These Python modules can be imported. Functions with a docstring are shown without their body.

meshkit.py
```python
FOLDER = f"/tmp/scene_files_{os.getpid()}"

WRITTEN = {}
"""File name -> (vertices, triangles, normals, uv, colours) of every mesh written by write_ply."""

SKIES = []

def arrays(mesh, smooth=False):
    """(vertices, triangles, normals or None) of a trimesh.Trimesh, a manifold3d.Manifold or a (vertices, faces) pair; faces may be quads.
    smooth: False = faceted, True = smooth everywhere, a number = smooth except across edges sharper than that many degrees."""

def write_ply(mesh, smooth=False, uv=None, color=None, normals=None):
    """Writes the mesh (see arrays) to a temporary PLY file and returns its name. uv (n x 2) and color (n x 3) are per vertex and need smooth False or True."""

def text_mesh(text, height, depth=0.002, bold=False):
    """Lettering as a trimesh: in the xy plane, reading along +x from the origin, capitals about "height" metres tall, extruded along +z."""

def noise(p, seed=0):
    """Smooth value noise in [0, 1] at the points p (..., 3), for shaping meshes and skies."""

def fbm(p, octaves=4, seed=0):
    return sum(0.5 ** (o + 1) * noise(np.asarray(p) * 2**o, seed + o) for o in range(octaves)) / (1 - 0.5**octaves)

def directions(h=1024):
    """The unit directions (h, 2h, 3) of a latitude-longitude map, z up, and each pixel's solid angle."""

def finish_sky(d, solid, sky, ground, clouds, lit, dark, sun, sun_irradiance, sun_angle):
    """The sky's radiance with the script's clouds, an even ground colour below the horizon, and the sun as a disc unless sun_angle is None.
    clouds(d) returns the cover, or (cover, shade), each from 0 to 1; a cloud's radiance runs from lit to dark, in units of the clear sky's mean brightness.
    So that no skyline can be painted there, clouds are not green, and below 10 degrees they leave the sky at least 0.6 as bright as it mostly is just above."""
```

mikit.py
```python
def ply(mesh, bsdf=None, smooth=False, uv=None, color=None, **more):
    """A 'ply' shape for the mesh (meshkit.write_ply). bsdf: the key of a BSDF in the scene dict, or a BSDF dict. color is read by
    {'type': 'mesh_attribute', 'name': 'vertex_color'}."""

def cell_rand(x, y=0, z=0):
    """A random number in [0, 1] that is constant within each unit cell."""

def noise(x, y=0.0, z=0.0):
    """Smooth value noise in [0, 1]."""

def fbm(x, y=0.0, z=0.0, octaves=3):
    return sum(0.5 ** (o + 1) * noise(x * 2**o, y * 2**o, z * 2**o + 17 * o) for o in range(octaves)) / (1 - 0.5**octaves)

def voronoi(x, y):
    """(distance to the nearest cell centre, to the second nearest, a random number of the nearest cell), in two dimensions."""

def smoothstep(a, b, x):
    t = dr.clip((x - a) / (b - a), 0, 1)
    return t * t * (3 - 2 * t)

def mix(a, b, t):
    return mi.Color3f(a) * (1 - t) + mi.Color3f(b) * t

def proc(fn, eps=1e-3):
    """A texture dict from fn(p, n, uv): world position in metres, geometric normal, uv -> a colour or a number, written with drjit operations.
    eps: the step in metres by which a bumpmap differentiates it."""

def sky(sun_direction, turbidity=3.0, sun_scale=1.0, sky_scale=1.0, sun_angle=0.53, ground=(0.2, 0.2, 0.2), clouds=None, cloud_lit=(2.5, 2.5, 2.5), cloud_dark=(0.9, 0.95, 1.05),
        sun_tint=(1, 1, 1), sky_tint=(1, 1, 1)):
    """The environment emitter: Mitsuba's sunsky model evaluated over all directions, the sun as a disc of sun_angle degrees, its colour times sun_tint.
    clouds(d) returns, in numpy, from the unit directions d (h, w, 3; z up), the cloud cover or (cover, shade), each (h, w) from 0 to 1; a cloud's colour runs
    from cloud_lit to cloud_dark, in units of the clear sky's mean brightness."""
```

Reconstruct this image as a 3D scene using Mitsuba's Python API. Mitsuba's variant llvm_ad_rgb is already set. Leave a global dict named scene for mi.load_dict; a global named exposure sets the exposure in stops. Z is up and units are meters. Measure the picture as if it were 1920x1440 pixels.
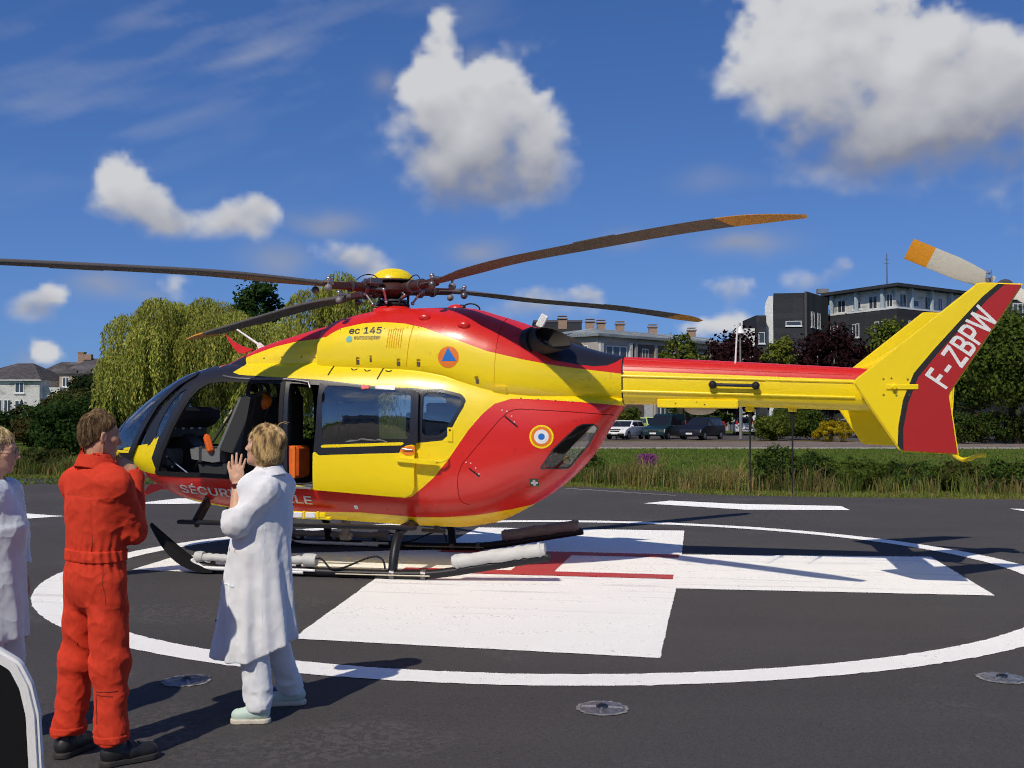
import math
import numpy as np
import trimesh
import manifold3d as m3
import shapely.geometry as sg
import shapely.ops as so
from scipy.interpolate import PchipInterpolator, CubicSpline
from scipy import ndimage
import drjit as dr
import mitsuba as mi
import mikit
import meshkit
from mikit import proc, noise, fbm, voronoi, cell_rand, smoothstep, mix

T = mi.ScalarTransform4f
PI = math.pi
scene, labels = {}, {}

# ------------------------------------------------------------------ camera, sky, exposure
PITCH = math.radians(1.75)
scene['camera'] = {'type': 'perspective', 'fov': 51.2, 'fov_axis': 'x', 'near_clip': 0.05, 'far_clip': 3000.0,
                   'to_world': T().look_at(origin=[0, 0, 1.65], target=[0, math.cos(PITCH), 1.65 + math.sin(PITCH)], up=[0, 0, 1])}
exposure = 1.3
SUN = (-0.42, -0.86, 1.0)


def cloud_cover(d):
    """Fair weather cumulus made of soft puffs with billowing edges and greyer bases, and thin cirrus high up to the left."""
    az = np.degrees(np.arctan2(d[..., 0], d[..., 1]))
    el = np.degrees(np.arcsin(np.clip(d[..., 2], -1, 1)))
    cover, dark_ = np.zeros(az.shape), np.zeros(az.shape)
    near = (el > -1) & (el < 60)
    A, E, D = az[near], el[near], d[near]
    wa = (meshkit.fbm(D * 22.0 + 11, 4, 21) - 0.5) * 1.1
    we = (meshkit.fbm(D * 22.0 + 31, 4, 22) - 0.5) * 1.1
    n1 = meshkit.fbm(D * 24.0, 6, 3)
    nb = meshkit.fbm(D * 24.0, 2, 3)
    billow = 1 - np.abs(2 * meshkit.fbm(D * 44.0 + 3, 4, 14) - 1) * 1.6
    A2, E2 = A + wa, E + we
    field, dk, wt, faint = np.zeros(A.shape), np.zeros(A.shape), np.zeros(A.shape) + 1e-6, np.zeros(A.shape)
    for a0, e0, ra, re, dens, dark in PUFFS:
        r2 = ((A2 - a0) / ra) ** 2 + ((E2 - e0) / re) ** 2
        g = np.exp(-0.9 * r2) * dens
        if dens < 0.5:
            faint = np.maximum(faint, 1.25 * g * np.clip(0.15 + 1.5 * n1, 0, 1.15))
            continue
        field += g
        dk += g * np.clip(dark + 0.34 * (e0 - E2) / re, 0, 1.2)
        wt += g
    soft = np.clip(dk / wt, 0, 1)
    sat = 1 - np.exp(-1.25 * field)
    n2 = meshkit.fbm(D * 90.0 + 9, 4, 33)
    x = sat + (n1 - 0.5) * 1.30 + (billow - 0.35) * 0.16 + (n2 - 0.5) * 0.30
    c = np.clip((x - 0.33) / (0.30 + 0.75 * soft), 0, 1)
    c = c * c * (3 - 2 * c) * np.clip(field * 3.0, 0, 1)
    # relief: the side of each billow towards the sun is brighter
    up = meshkit.fbm((D + np.array([-0.012, 0.0, 0.016])) * 24.0, 3, 3)
    s = np.clip(1.15 * soft * np.clip(0.35 + field * 0.6, 0, 1) - 0.02 + (up - nb) * 0.55 + (0.5 - nb) * 0.30 + (0.4 - billow) * 0.12 + (0.5 - n2) * 0.16, 0, 1)
    s = np.where(faint > c, 0.75, s)
    c = np.maximum(c, faint)
    streak = meshkit.fbm(np.stack([(A + 0.7 * E) * 0.16, (E - 0.35 * A) * 0.95, A * 0 + 2.0], -1), 6, 77)
    wide = meshkit.fbm(np.stack([A * 0.09, E * 0.16, A * 0 + 8.0], -1), 4, 78)
    zone = np.clip((E - 9.0) / 8.0, 0, 1) * np.clip((3.0 - A) / 14.0, 0, 1)
    ci = np.clip((streak - 0.44) * 2.2, 0, 1) * np.clip((wide - 0.34) * 3.0, 0, 1) * zone * 0.38
    s = np.where(ci > c, 0.3, s)
    cover[near], dark_[near] = np.maximum(c, ci) * 0.97, s
    return cover, dark_


PUFFS = [  # azimuth, elevation, half width, half height in degrees, density, darkness of the base
    (-3.86, 19.38, 0.85, 1.37, 0.7, 0.1), (-4.23, 17.7, 1.37, 1.77, 0.85, 0.15), (-2.57, 16.29, 2.57, 2.06, 1.1, 0.2), (-1.57, 15.11, 3.2, 2.29, 1.15, 0.3), (1.23, 15.11, 1.49, 1.57, 0.85, 0.3),
    (-3.14, 13.89, 2.05, 2, 0.95, 0.5), (-0.86, 13.23, 3.2, 1.95, 1.05, 0.7), (-2.8, 11.45, 1.48, 1.09, 0.62, 0.9), (0.57, 12.55, 2.4, 1.43, 0.75, 0.95), (-6.83, 17.37, 0.73, 0.57, 0.42, 0.2),
    (-6.04, 16.82, 0.62, 0.43, 0.38, 0.2), (-1.8, 18.46, 0.63, 0.69, 0.45, 0.1), (14.55, 19.21, 2.55, 2.35, 0.8, 0.1), (12.88, 17.96, 1.41, 2.06, 0.62, 0.15), (16.68, 17.42, 3.02, 2.35, 1.05, 0.2),
    (19.77, 18.11, 2.84, 2.35, 1.25, 0.1), (20.28, 15.47, 4.4, 2.57, 1.25, 0.45), (23.53, 16.11, 1.73, 2, 0.95, 0.4), (17.2, 14.85, 2.92, 1.95, 1, 0.6), (22.75, 13.36, 3.77, 1.66, 0.95, 0.95),
    (18.24, 13.23, 3.23, 1.32, 0.85, 1), (25.26, 14.09, 1.99, 2.43, 0.75, 0.85), (16.68, 20.12, 1.63, 1.2, 0.62, 0.1), (27.21, 14.94, 2.49, 2.57, 0.8, 0.6), (-20.07, 11.22, 1.41, 1.43, 1, 0.15),
    (-19.14, 10.4, 2.04, 1.26, 1, 0.45), (-17.77, 9.95, 0.93, 0.86, 0.7, 0.6), (-20.78, 11.94, 0.55, 0.63, 0.45, 0.1), (-14.95, 10.01, 1.5, 0.8, 0.7, 0.6), (-14.15, 10.66, 1.4, 1.14, 0.9, 0.2),
    (-13.15, 10.28, 0.92, 0.97, 0.7, 0.5), (-16.81, 9.58, 0.79, 0.34, 0.3, 0.8), (-9.63, 10.21, 1.84, 0.57, 0.46, 0.7), (-9.08, 8.16, 1.84, 1.09, 0.75, 0.5), (-7.54, 7.83, 1.29, 0.8, 0.6, 0.6),
    (-12.39, 8.13, 1.53, 0.8, 0.45, 0.7), (1.43, 6.72, 1.2, 0.92, 0.75, 0.2), (2.86, 6.23, 1.77, 0.86, 0.8, 0.3), (4.28, 6.42, 0.91, 0.86, 0.66, 0.25), (-0.14, 5.73, 1.89, 0.69, 0.62, 0.85),
    (-24, 5.5, 1.19, 0.86, 0.75, 0.4), (-23.36, 5.78, 0.58, 0.57, 0.8, 0.05), (-24.15, 4.92, 1.24, 0.46, 0.55, 1), (-20.78, 6.55, 1.65, 0.69, 0.48, 0.9), (-17.72, 6.75, 1.35, 0.8, 0.75, 0.25),
    (-19.01, 6.17, 1.53, 0.4, 0.34, 1), (-23.72, 3.04, 0.58, 0.51, 0.95, 0), (-24.2, 2.79, 0.71, 0.34, 0.42, 0.6), (11.71, 6.58, 1.37, 0.8, 0.85, 0.4), (15.88, 7.14, 1.64, 0.74, 0.6, 0.6),
    (17.25, 7.68, 0.73, 0.69, 0.6, 0.4), (12.39, 9.11, 2.18, 0.49, 0.49, 0.7), (6.27, 9.33, 1.19, 0.51, 0.34, 0.8), (-1.72, 8.82, 1.43, 0.57, 0.49, 0.6), (11.02, 12.19, 1.98, 0.51, 0.22, 0.9),
    (10.74, 4.74, 1.77, 0.69, 0.75, 0.2), (33, 9, 5, 2.5, 0.9, 0.6), (-36, 12, 5, 3, 0.9, 0.5), (48, 14, 7, 4, 0.95, 0.6), (-55, 20, 9, 5, 0.95, 0.5),
    (160, 22, 12, 6, 0.95, 0.5), (-150, 30, 10, 6, 0.9, 0.5), (110, 18, 10, 5, 0.9, 0.6), (-100, 16, 10, 5, 0.9, 0.6), (178, 13, 30, 7, 0.95, 0.3), (215, 18, 18, 7, 0.95, 0.4), (-170, 24, 14, 5, 0.9, 0.3), (140, 12, 16, 5, 0.9, 0.4),
    (75, 30, 9, 6, 0.9, 0.5),
]
scene['sky'] = mikit.sky(SUN, turbidity=2.2, sky_tint=(0.50, 0.70, 1.10), sun_tint=(0.90, 0.985, 1.10), clouds=cloud_cover, cloud_lit=(3.7, 3.75, 3.85), cloud_dark=(1.45, 1.5, 1.8), ground=(0.12, 0.12, 0.12))

# ------------------------------------------------------------------ helpers


def numbered(key):
    if key not in scene and key not in labels:
        return key
    k = 1
    while f'{key}_{k:03d}' in scene or f'{key}_{k:03d}' in labels:
        k += 1
    return f'{key}_{k:03d}'


def thing(name, label, category, group=None, kind=None):
    key = numbered(name)
    labels[key] = {'label': label}
    if category:
        labels[key]['category'] = category
    if group:
        labels[key]['group'] = group
    if kind:
        labels[key]['kind'] = kind
    return key


def obj(parent, name, mesh, mat, smooth=False, xf=None, label=None, kind=None, **more):
    """One entry of the scene: a part of parent (or, with parent None, the thing called name)."""
    key = numbered(parent + '__' + name) if parent else name
    if smooth is not False and smooth is not True:
        mesh = trimesh.Trimesh(mesh.vertices, mesh.faces, process=True)
        mesh.update_faces(mesh.nondegenerate_faces())
        mesh.remove_unreferenced_vertices()
    d = mikit.ply(mesh, mat, smooth, **more)
    if xf is not None:
        d['to_world'] = xf
    scene[key] = d
    if label or kind:
        labels.setdefault(key, {})
        if label:
            labels[key]['label'] = label
        if kind:
            labels[key]['kind'] = kind
    return key


def again(parent, name, source, xf):
    """Another entry that shares the mesh and material of source under another transform."""
    key = numbered(parent + '__' + name) if parent else name
    scene[key] = {**scene[source], 'to_world': xf}
    return key


def cat(*ms):
    return trimesh.util.concatenate([m for m in ms if m is not None])


def box(c, s, rz=0.0, bevel=0.0, R=None):
    """A box of centre c and size s, its edges bevelled."""
    s = np.asarray(s, float)
    if bevel > 0:
        b = min(bevel, 0.49 * s.min())
        h = s / 2
        pts = []
        for sx in (-1, 1):
            for sy in (-1, 1):
                for sz in (-1, 1):
                    q = np.array([sx, sy, sz]) * h
                    for k in range(3):
                        w = q.copy()
                        for j in range(3):
                            if j != k:
                                w[j] -= np.sign(q[j]) * b
                        pts.append(w)
        m = trimesh.convex.convex_hull(np.array(pts))
    else:
        m = trimesh.creation.box(s)
    if R is not None:
        m.apply_transform(R)
    if rz:
        m.apply_transform(trimesh.transformations.rotation_matrix(rz, [0, 0, 1]))
    m.apply_translation(c)
    return m


def tube(pts, r, n=10, caps=True):
    """A tube along the points; r a radius or one per point."""
    P = np.asarray(pts, float)
    r = np.broadcast_to(np.asarray(r, float), len(P))
    t = np.gradient(P, axis=0)
    t /= np.linalg.norm(t, axis=1, keepdims=True) + 1e-12
    ref = np.array([0, 0, 1.0]) if abs(t[0, 2]) < 0.9 else np.array([1.0, 0, 0])
    x = np.cross(t[0], ref)
    x /= np.linalg.norm(x)
    V = []
    a = np.arange(n) * 2 * PI / n
    for i in range(len(P)):
        x = x - t[i] * (x @ t[i])
        x /= np.linalg.norm(x)
        y = np.cross(t[i], x)
        V.append(P[i] + r[i] * (np.cos(a)[:, None] * x + np.sin(a)[:, None] * y))
    V = np.vstack(V)
    F = []
    for i in range(len(P) - 1):
        for k in range(n):
            p, q = i * n + k, i * n + (k + 1) % n
            F += [[p, q, q + n], [p, q + n, p + n]]
    if caps:
        V = np.vstack([V, P[0], P[-1]])
        c0, c1, o = len(V) - 2, len(V) - 1, (len(P) - 1) * n
        for k in range(n):
            F += [[c0, (k + 1) % n, k], [c1, o + k, o + (k + 1) % n]]
    return trimesh.Trimesh(V, F, process=False)


def bar(a, b, w, h, bevel=0.0, up=(0, 0, 1)):
    """A rectangular bar from a to b, w wide and h high."""
    a, b = np.asarray(a, float), np.asarray(b, float)
    d = b - a
    L = np.linalg.norm(d)
    x = d / L
    z = np.asarray(up, float)
    z = z - x * (z @ x)
    z /= np.linalg.norm(z)
    y = np.cross(z, x)
    m = box((0, 0, 0), (L, w, h), bevel=bevel)
    R = np.eye(4)
    R[:3, 0], R[:3, 1], R[:3, 2], R[:3, 3] = x, y, z, (a + b) / 2
    m.apply_transform(R)
    return m


def cyl(a, b, r, n=20, r2=None):
    return tube([a, b], [r, r if r2 is None else r2], n)


def ball(c, r, sub=2, s=(1, 1, 1)):
    m = trimesh.creation.icosphere(sub, r)
    m.vertices = m.vertices * s + np.asarray(c)
    return m


def lathe(prof, n=28, c=(0, 0, 0)):
    """Revolves (radius, height) points about a vertical axis."""
    prof = np.asarray(prof, float)
    a = np.arange(n) * 2 * PI / n
    V = np.stack([prof[:, None, 0] * np.cos(a), prof[:, None, 0] * np.sin(a), np.repeat(prof[:, 1:2], n, 1)], -1).reshape(-1, 3) + np.asarray(c)
    F = []
    for i in range(len(prof) - 1):
        for k in range(n):
            p, q = i * n + k, i * n + (k + 1) % n
            F += [[p, q, q + n], [p, q + n, p + n]]
    return trimesh.Trimesh(V, F, process=False)


def spline(pts, n, closed=False):
    P = np.asarray(pts, float)
    d = np.r_[0, np.cumsum(np.linalg.norm(np.diff(P, axis=0), axis=1))]
    return CubicSpline(d, P)(np.linspace(0, d[-1], n))


def prism(poly, z0, z1):
    """Vertical prism over a polygon of the ground plane."""
    g = poly if hasattr(poly, 'geom_type') else sg.Polygon(poly)
    ms = []
    for q in getattr(g, 'geoms', [g]):
        m = trimesh.creation.extrude_polygon(q, z1 - z0, engine='earcut')
        m.apply_translation([0, 0, z0])
        ms.append(m)
    return cat(*ms)


def sheet(poly, z):
    """A flat sheet over a polygon of the ground plane."""
    g = poly if hasattr(poly, 'geom_type') else sg.Polygon(poly)
    Vs, Fs, n = [], [], 0
    for q in getattr(g, 'geoms', [g]):
        v, f = trimesh.creation.triangulate_polygon(q, engine='earcut')
        v = np.c_[v, np.full(len(v), z)]
        f = np.asarray(f)
        a = np.cross(v[f[:, 1]] - v[f[:, 0]], v[f[:, 2]] - v[f[:, 0]])[:, 2]
        f[a < 0] = f[a < 0][:, ::-1]
        Vs.append(v)
        Fs.append(f + n)
        n += len(v)
    return trimesh.Trimesh(np.vstack(Vs), np.vstack(Fs), process=False)


def to_man(m):
    m = trimesh.Trimesh(m.vertices, m.faces, process=True)
    m.merge_vertices()
    if m.volume < 0:
        m.invert()
    return m3.Manifold(m3.Mesh(np.asarray(m.vertices, np.float32), np.asarray(m.faces, np.uint32)))


def to_tri(man):
    q = man.to_mesh()
    return trimesh.Trimesh(np.array(q.vert_properties[:, :3], float), np.array(q.tri_verts, int), process=False)


# ------------------------------------------------------------------ materials


def rgb(*c):
    return {'type': 'rgb', 'value': list(c)}


def mat(name, color, rough=0.5, spec=0.5, metal=0.0, coat=0.0, two=True, coat_gloss=0.95):
    """A principled material; color three numbers or a texture dict."""
    b = {'type': 'principled', 'base_color': color if isinstance(color, dict) else rgb(*color), 'roughness': rough, 'specular': spec}
    if metal:
        b['metallic'] = metal
    if coat:
        b['clearcoat'] = coat
        b['clearcoat_gloss'] = coat_gloss
    scene[name] = {'type': 'twosided', 'b': b} if two else b
    return name


def plain(name, color):
    scene[name] = {'type': 'twosided', 'b': {'type': 'diffuse', 'reflectance': color if isinstance(color, dict) else rgb(*color)}}
    return name


def leaf(name, color, trans=0.8, rough=0.6):
    scene[name] = {'type': 'principledthin', 'base_color': color if isinstance(color, dict) else rgb(*color), 'roughness': rough, 'diff_trans': trans, 'spec_trans': 0.0}
    return name


mat('black_rubber', (0.018, 0.018, 0.02), 0.6, spec=0.2)
mat('black_paint', (0.014, 0.014, 0.018), 0.4, spec=0.3)
mat('dark_plastic', (0.03, 0.03, 0.033), 0.5)
mat('grey_plastic', (0.2, 0.2, 0.21), 0.5)
mat('white_plastic', (0.78, 0.78, 0.78), 0.35)
mat('steel', (0.55, 0.55, 0.56), 0.35, metal=0.9)
mat('dark_steel', (0.16, 0.15, 0.16), 0.4, metal=0.7)
mat('chrome', (0.8, 0.8, 0.82), 0.12, metal=1.0)
H = {
    'windshield': [(-3.209,1.272),(-3.137,1.444),(-3.078,1.596),(-2.833,1.84),(-2.582,2.009),(-2.32,2.152),(-2.111,2.247),(-1.981,2.281),(-2.071,2.156),(-2.239,1.976),(-2.434,1.766),(-2.577,1.566),(-2.681,1.336),(-2.907,1.305),(-3.094,1.279)],
    'quarter': [(-2.488,1.448),(-2.456,1.566),(-2.396,1.683),(-2.304,1.837),(-2.224,1.923),(-2.151,1.96),(-2.223,1.824),(-2.296,1.714),(-2.355,1.578),(-2.414,1.473),(-2.447,1.43),(-2.508,1.393)],
    'chin': [(-3.1,1.244),(-3.037,1.238),(-2.953,1.239),(-2.862,1.239),(-2.824,1.227),(-2.838,1.17),(-2.854,1.106),(-2.872,1.055),(-2.937,1.08),(-3.007,1.118),(-3.071,1.168)],
    'cockpit_open': [(-2.484,1.027),(-2.403,1.245),(-2.29,1.493),(-2.164,1.727),(-2.083,1.862),(-1.988,1.967),(-1.881,2.031),(-1.711,2.053),(-1.335,2.039),(-0.983,2.019),(-0.975,0.969),(-1.607,1.002),(-1.922,1.016),(-2.208,1.018)],
    'cabin_open': [(-0.903,2.013),(-0.562,1.988),(-0.297,1.952),(0.473,1.87),(0.474,1.349),(-0.293,1.288),(-0.291,0.892),(-0.604,0.888),(-0.896,0.924)],
    'far_cockpit_win': [(-3.252,1.467),(-3.106,1.74),(-3.012,1.896),(-2.902,2.018),(-2.778,2.092),(-2.58,2.117),(-2.145,2.101),(-1.737,2.078),(-1.731,1.292),(-2.428,1.308),(-2.939,1.319)],
    'far_cabin_win': [(-1.551,1.997),(-1.523,2.024),(-1.305,2.009),(-1.276,1.982),(-1.273,1.407),(-1.301,1.38),(-1.519,1.379),(-1.547,1.406)],
    'rear_win': [(0.604,1.869),(0.65,1.902),(0.794,1.907),(0.984,1.856),(1.018,1.823),(1.007,1.768),(0.858,1.512),(0.795,1.462),(0.639,1.45),(0.605,1.478)],
    'black_frame': [(-2.564,1.244),(-2.508,1.421),(-2.407,1.598),(-2.267,1.792),(-2.078,1.997),(-1.933,2.142),(-1.826,2.241),(-1.588,2.355),(-1.543,2.221),(-1.623,2.14),(-1.523,2.11),(-1.026,2.077),(-0.538,2.045),(0.179,1.961),(0.484,1.954),(0.918,1.907),(1.022,1.873),(1.062,1.812),(0.89,1.462),(0.822,1.401),(0.515,1.371),(0.474,1.265),(-0.624,1.246),(-0.622,0.904),(-1.607,1.002),(-1.922,1.01),(-2.484,1.021)],
    'yellow_pillar': [(-2.598,1.255),(-2.572,1.33),(-2.525,1.392),(-2.451,1.467),(-2.438,1.46),(-2.464,1.392),(-2.517,1.256),(-2.57,1.132),(-2.548,1.015),(-2.718,1.031),(-2.698,1.094),(-2.673,1.243),(-2.728,1.261),(-2.769,1.279),(-2.995,1.272),(-2.982,1.303),(-2.776,1.323),(-2.599,1.348),(-2.625,1.268)],
    'red_lower': [(-2.872,1.033),(-2.67,1.041),(-2.611,1.018),(-2.482,1.008),(-2.224,0.999),(-1.937,0.996),(-1.622,0.977),(-0.616,0.868),(0.391,0.792),(0.478,0.81),(0.595,0.901),(0.728,1.015),(0.871,1.183),(1.1,1.518),(1.243,1.684),(1.356,1.784),(1.526,1.839),(1.778,1.832),(2.221,1.804),(2.657,1.765),(2.819,1.753),(2.656,1.548),(2.329,1.114),(1.777,0.699),(1.666,0.697),(1.425,0.654),(1.102,0.604),(0.798,0.582),(0.485,0.576),(-0.14,0.621),(-0.784,0.615),(-1.65,0.622),(-2.19,0.73),(-2.414,0.715),(-2.741,0.946)],
    'top_line_a': [(-1.979,2.111),(-1.816,2.2),(-1.739,2.242),(-1.526,2.33),(-1.206,2.434),(-0.952,2.484),(-0.562,2.521)],
    'top_line_b': [(-0.501,2.561),(-0.394,2.618),(-0.149,2.667),(0.094,2.674),(0.335,2.652),(0.573,2.597),(0.928,2.465),(1.278,2.335),(1.624,2.252),(1.965,2.187),(2.303,2.145),(2.663,2.103)],
    'exhaust_black': [(1.812,2.618),(1.789,2.449),(1.812,2.312),(1.949,2.243),(2.177,2.201),(2.346,2.183),(2.486,2.193),(2.57,2.231),(2.643,2.286),(2.655,2.436),(2.29,2.554)],
    'clam_win': [(1.834,1.115),(1.964,1.306),(2.206,1.54),(2.257,1.562),(2.363,1.563),(2.396,1.529),(2.301,1.363),(2.116,1.135),(2.077,1.106)],
    'door_black': [(-0.536,2.037),(-0.267,2.001),(0.205,1.948),(0.497,1.935),(0.572,1.901),(0.573,1.39),(0.504,1.334),(0.47,1.268),(-0.58,1.243),(-0.551,1.544)],
    'door_glass': [(-0.45,1.984),(-0.141,1.971),(0.422,1.918),(0.48,1.89),(0.497,1.823),(0.487,1.479),(0.458,1.412),(0.4,1.384),(-0.423,1.38),(-0.477,1.42),(-0.497,1.883)],
    'door_yellow': [(-0.58,1.306),(-0.55,1.272),(-0.514,1.241),(0.371,1.272),(0.441,1.345),(0.498,1.357),(0.539,1.357),(0.529,0.908),(0.5,0.841),(0.425,0.807),(0.21,0.815),(-0.589,0.87)],
    'door_stripe': [(-0.494,1.341),(-0.459,1.352),(0.4,1.384),(0.435,1.373),(0.4,1.351),(-0.482,1.321)],
    'handle': [(0.384,1.296),(0.407,1.329),(0.499,1.347),(0.545,1.336),(0.545,1.28),(0.511,1.253),(0.442,1.252)],
    'rail_arm': [(0.347,1.202),(0.387,1.222),(0.755,1.205),(0.783,1.194),(0.783,1.172),(0.686,1.158),(0.387,1.18)],
    'vent': [(0.169,2.589),(0.348,2.598),(0.337,2.381),(0.152,2.377)],
    'triangle_c': [(0.86,2.277),(0.749,2.284),(0.86,2.384)],
    'triangle': [(0.854,2.379),(0.787,2.235),(0.95,2.234)],
    'roundel_c': [(1.844,1.442),(1.729,1.441)],
    'cross_sq': [(1.699,0.991),(1.795,0.992),(1.795,0.921),(1.699,0.919)],
    'ec145': [(-0.295,2.551),(0.085,2.545),(-0.295,2.62)],
    'euro': [(-0.289,2.481),(0.08,2.476),(-0.289,2.522),(-0.295,2.452)],
    'sec': [(-2.238,0.813),(-2.239,0.907),(-0.663,0.708),(-0.664,0.79)],
    'latch0': [(-0.166,2.249)],
    'latch1': [(-0.016,2.27)],
    'latch2': [(0.301,2.227)],
    'latch3': [(0.527,2.219)],
    'latch4': [(1.169,2.033)],
    'clam_line': [(1.072,0.723),(1.005,0.75),(0.981,0.796),(0.975,0.945),(0.985,1.039),(1.004,1.095),(1.033,1.161),(1.416,1.619),(1.501,1.698),(1.558,1.722),(1.624,1.729),(2.093,1.703),(2.59,1.664)],
    'cowl_line1': [(0.448,2.621),(0.419,2.455),(0.39,2.187)],
    'cowl_line2': [(1.382,2.723),(1.365,2.33),(1.348,1.92)],
    'clamstrip': [(1.537,0.775),(1.872,0.869),(2.099,1.059),(2.25,1.228),(2.325,1.322),(2.25,1.191),(2.061,0.984),(1.776,0.812),(1.604,0.753)],
    'bumps': [(0.544,2.715),(0.997,2.621)],
    'topbump': [(0.677,2.869),(0.812,2.866),(0.837,2.895),(1.002,2.898)],
    'mastbase': [(-0.089,2.844),(0.248,2.867)],
    'boom_prof': [(2.63,2.294),(2.629,2.129),(2.628,1.788),(4.998,1.716),(5.05,1.722),(5.027,2.022),(5.107,2.147),(4.368,2.208)],
    'boombox': [(3.006,1.839),(3.848,1.825),(3.847,1.741),(3.005,1.742)],
    'dome': [(3.279,1.737),(3.626,1.73),(3.453,1.668)],
    'boomhandle': [(3.586,1.984),(4.025,1.971)],
    'whip1': [(3.97,1.741),(3.974,1.544),(3.966,0.845)],
    'whip2': [(4.407,1.724),(4.406,1.545),(4.401,0.835)],
    'topwhip': [(3.818,2.147),(3.843,2.643)],
    'plate_n': [(4.87,1.96),(4.898,1.999),(5.952,2.853),(5.989,2.857),(6.333,2.839),(6.314,2.801),(6.164,2.565),(5.714,1.873),(5.705,1.839),(5.775,1.305),(5.296,1.331),(5.26,1.355)],
    'plate_black': [(5.251,1.355),(5.257,1.559),(5.301,1.802),(5.396,2.044),(5.573,2.261),(5.804,2.523),(5.987,2.727),(6.123,2.844),(6.186,2.843),(6.032,2.702),(5.839,2.484),(5.6,2.217),(5.433,2.005),(5.347,1.777),(5.299,1.534),(5.301,1.331)],
    'fbolt': [(5.224,1.919)],
    'bumper': [(6.016,1.258),(6.093,1.209),(6.144,1.215),(6.313,1.254)],
    'rotor_tail': [(5.627,3.326),(6.3,3.054),(6.289,2.985)],
    'regtext': [(5.521,1.979),(6.108,2.684),(5.647,1.872),(6.138,2.611)],
    'skid': [(-2.288,0.491),(-2.194,0.391),(-2.006,0.215),(-1.759,0.058),(-1.455,0.033),(-0.387,0.031),(0.64,0.034),(0.919,0.069),(1.305,0.133),(1.98,0.246)],
    'farskid': [(-2.654,0.073),(-1.627,0.029),(0.473,0.026),(1.124,0.159),(2.089,0.341)],
    'legs': [(0.41,0.535),(0.383,0.093),(-1.943,0.744),(-1.829,0.49)],
    'step': [(-2.088,0.521),(0.579,0.501)],
    'floatn': [(1.019,0.168),(1.996,0.331)],
    'floatf': [(1.124,0.191),(2.089,0.341)],
    'ff': [(-1.772,0.159),(-0.447,0.161),(-1.735,0.059),(-0.798,0.041),(-0.446,0.029)],
    'belly': [(-0.907,0.576),(-0.69,0.562),(-0.567,0.564)],
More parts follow.
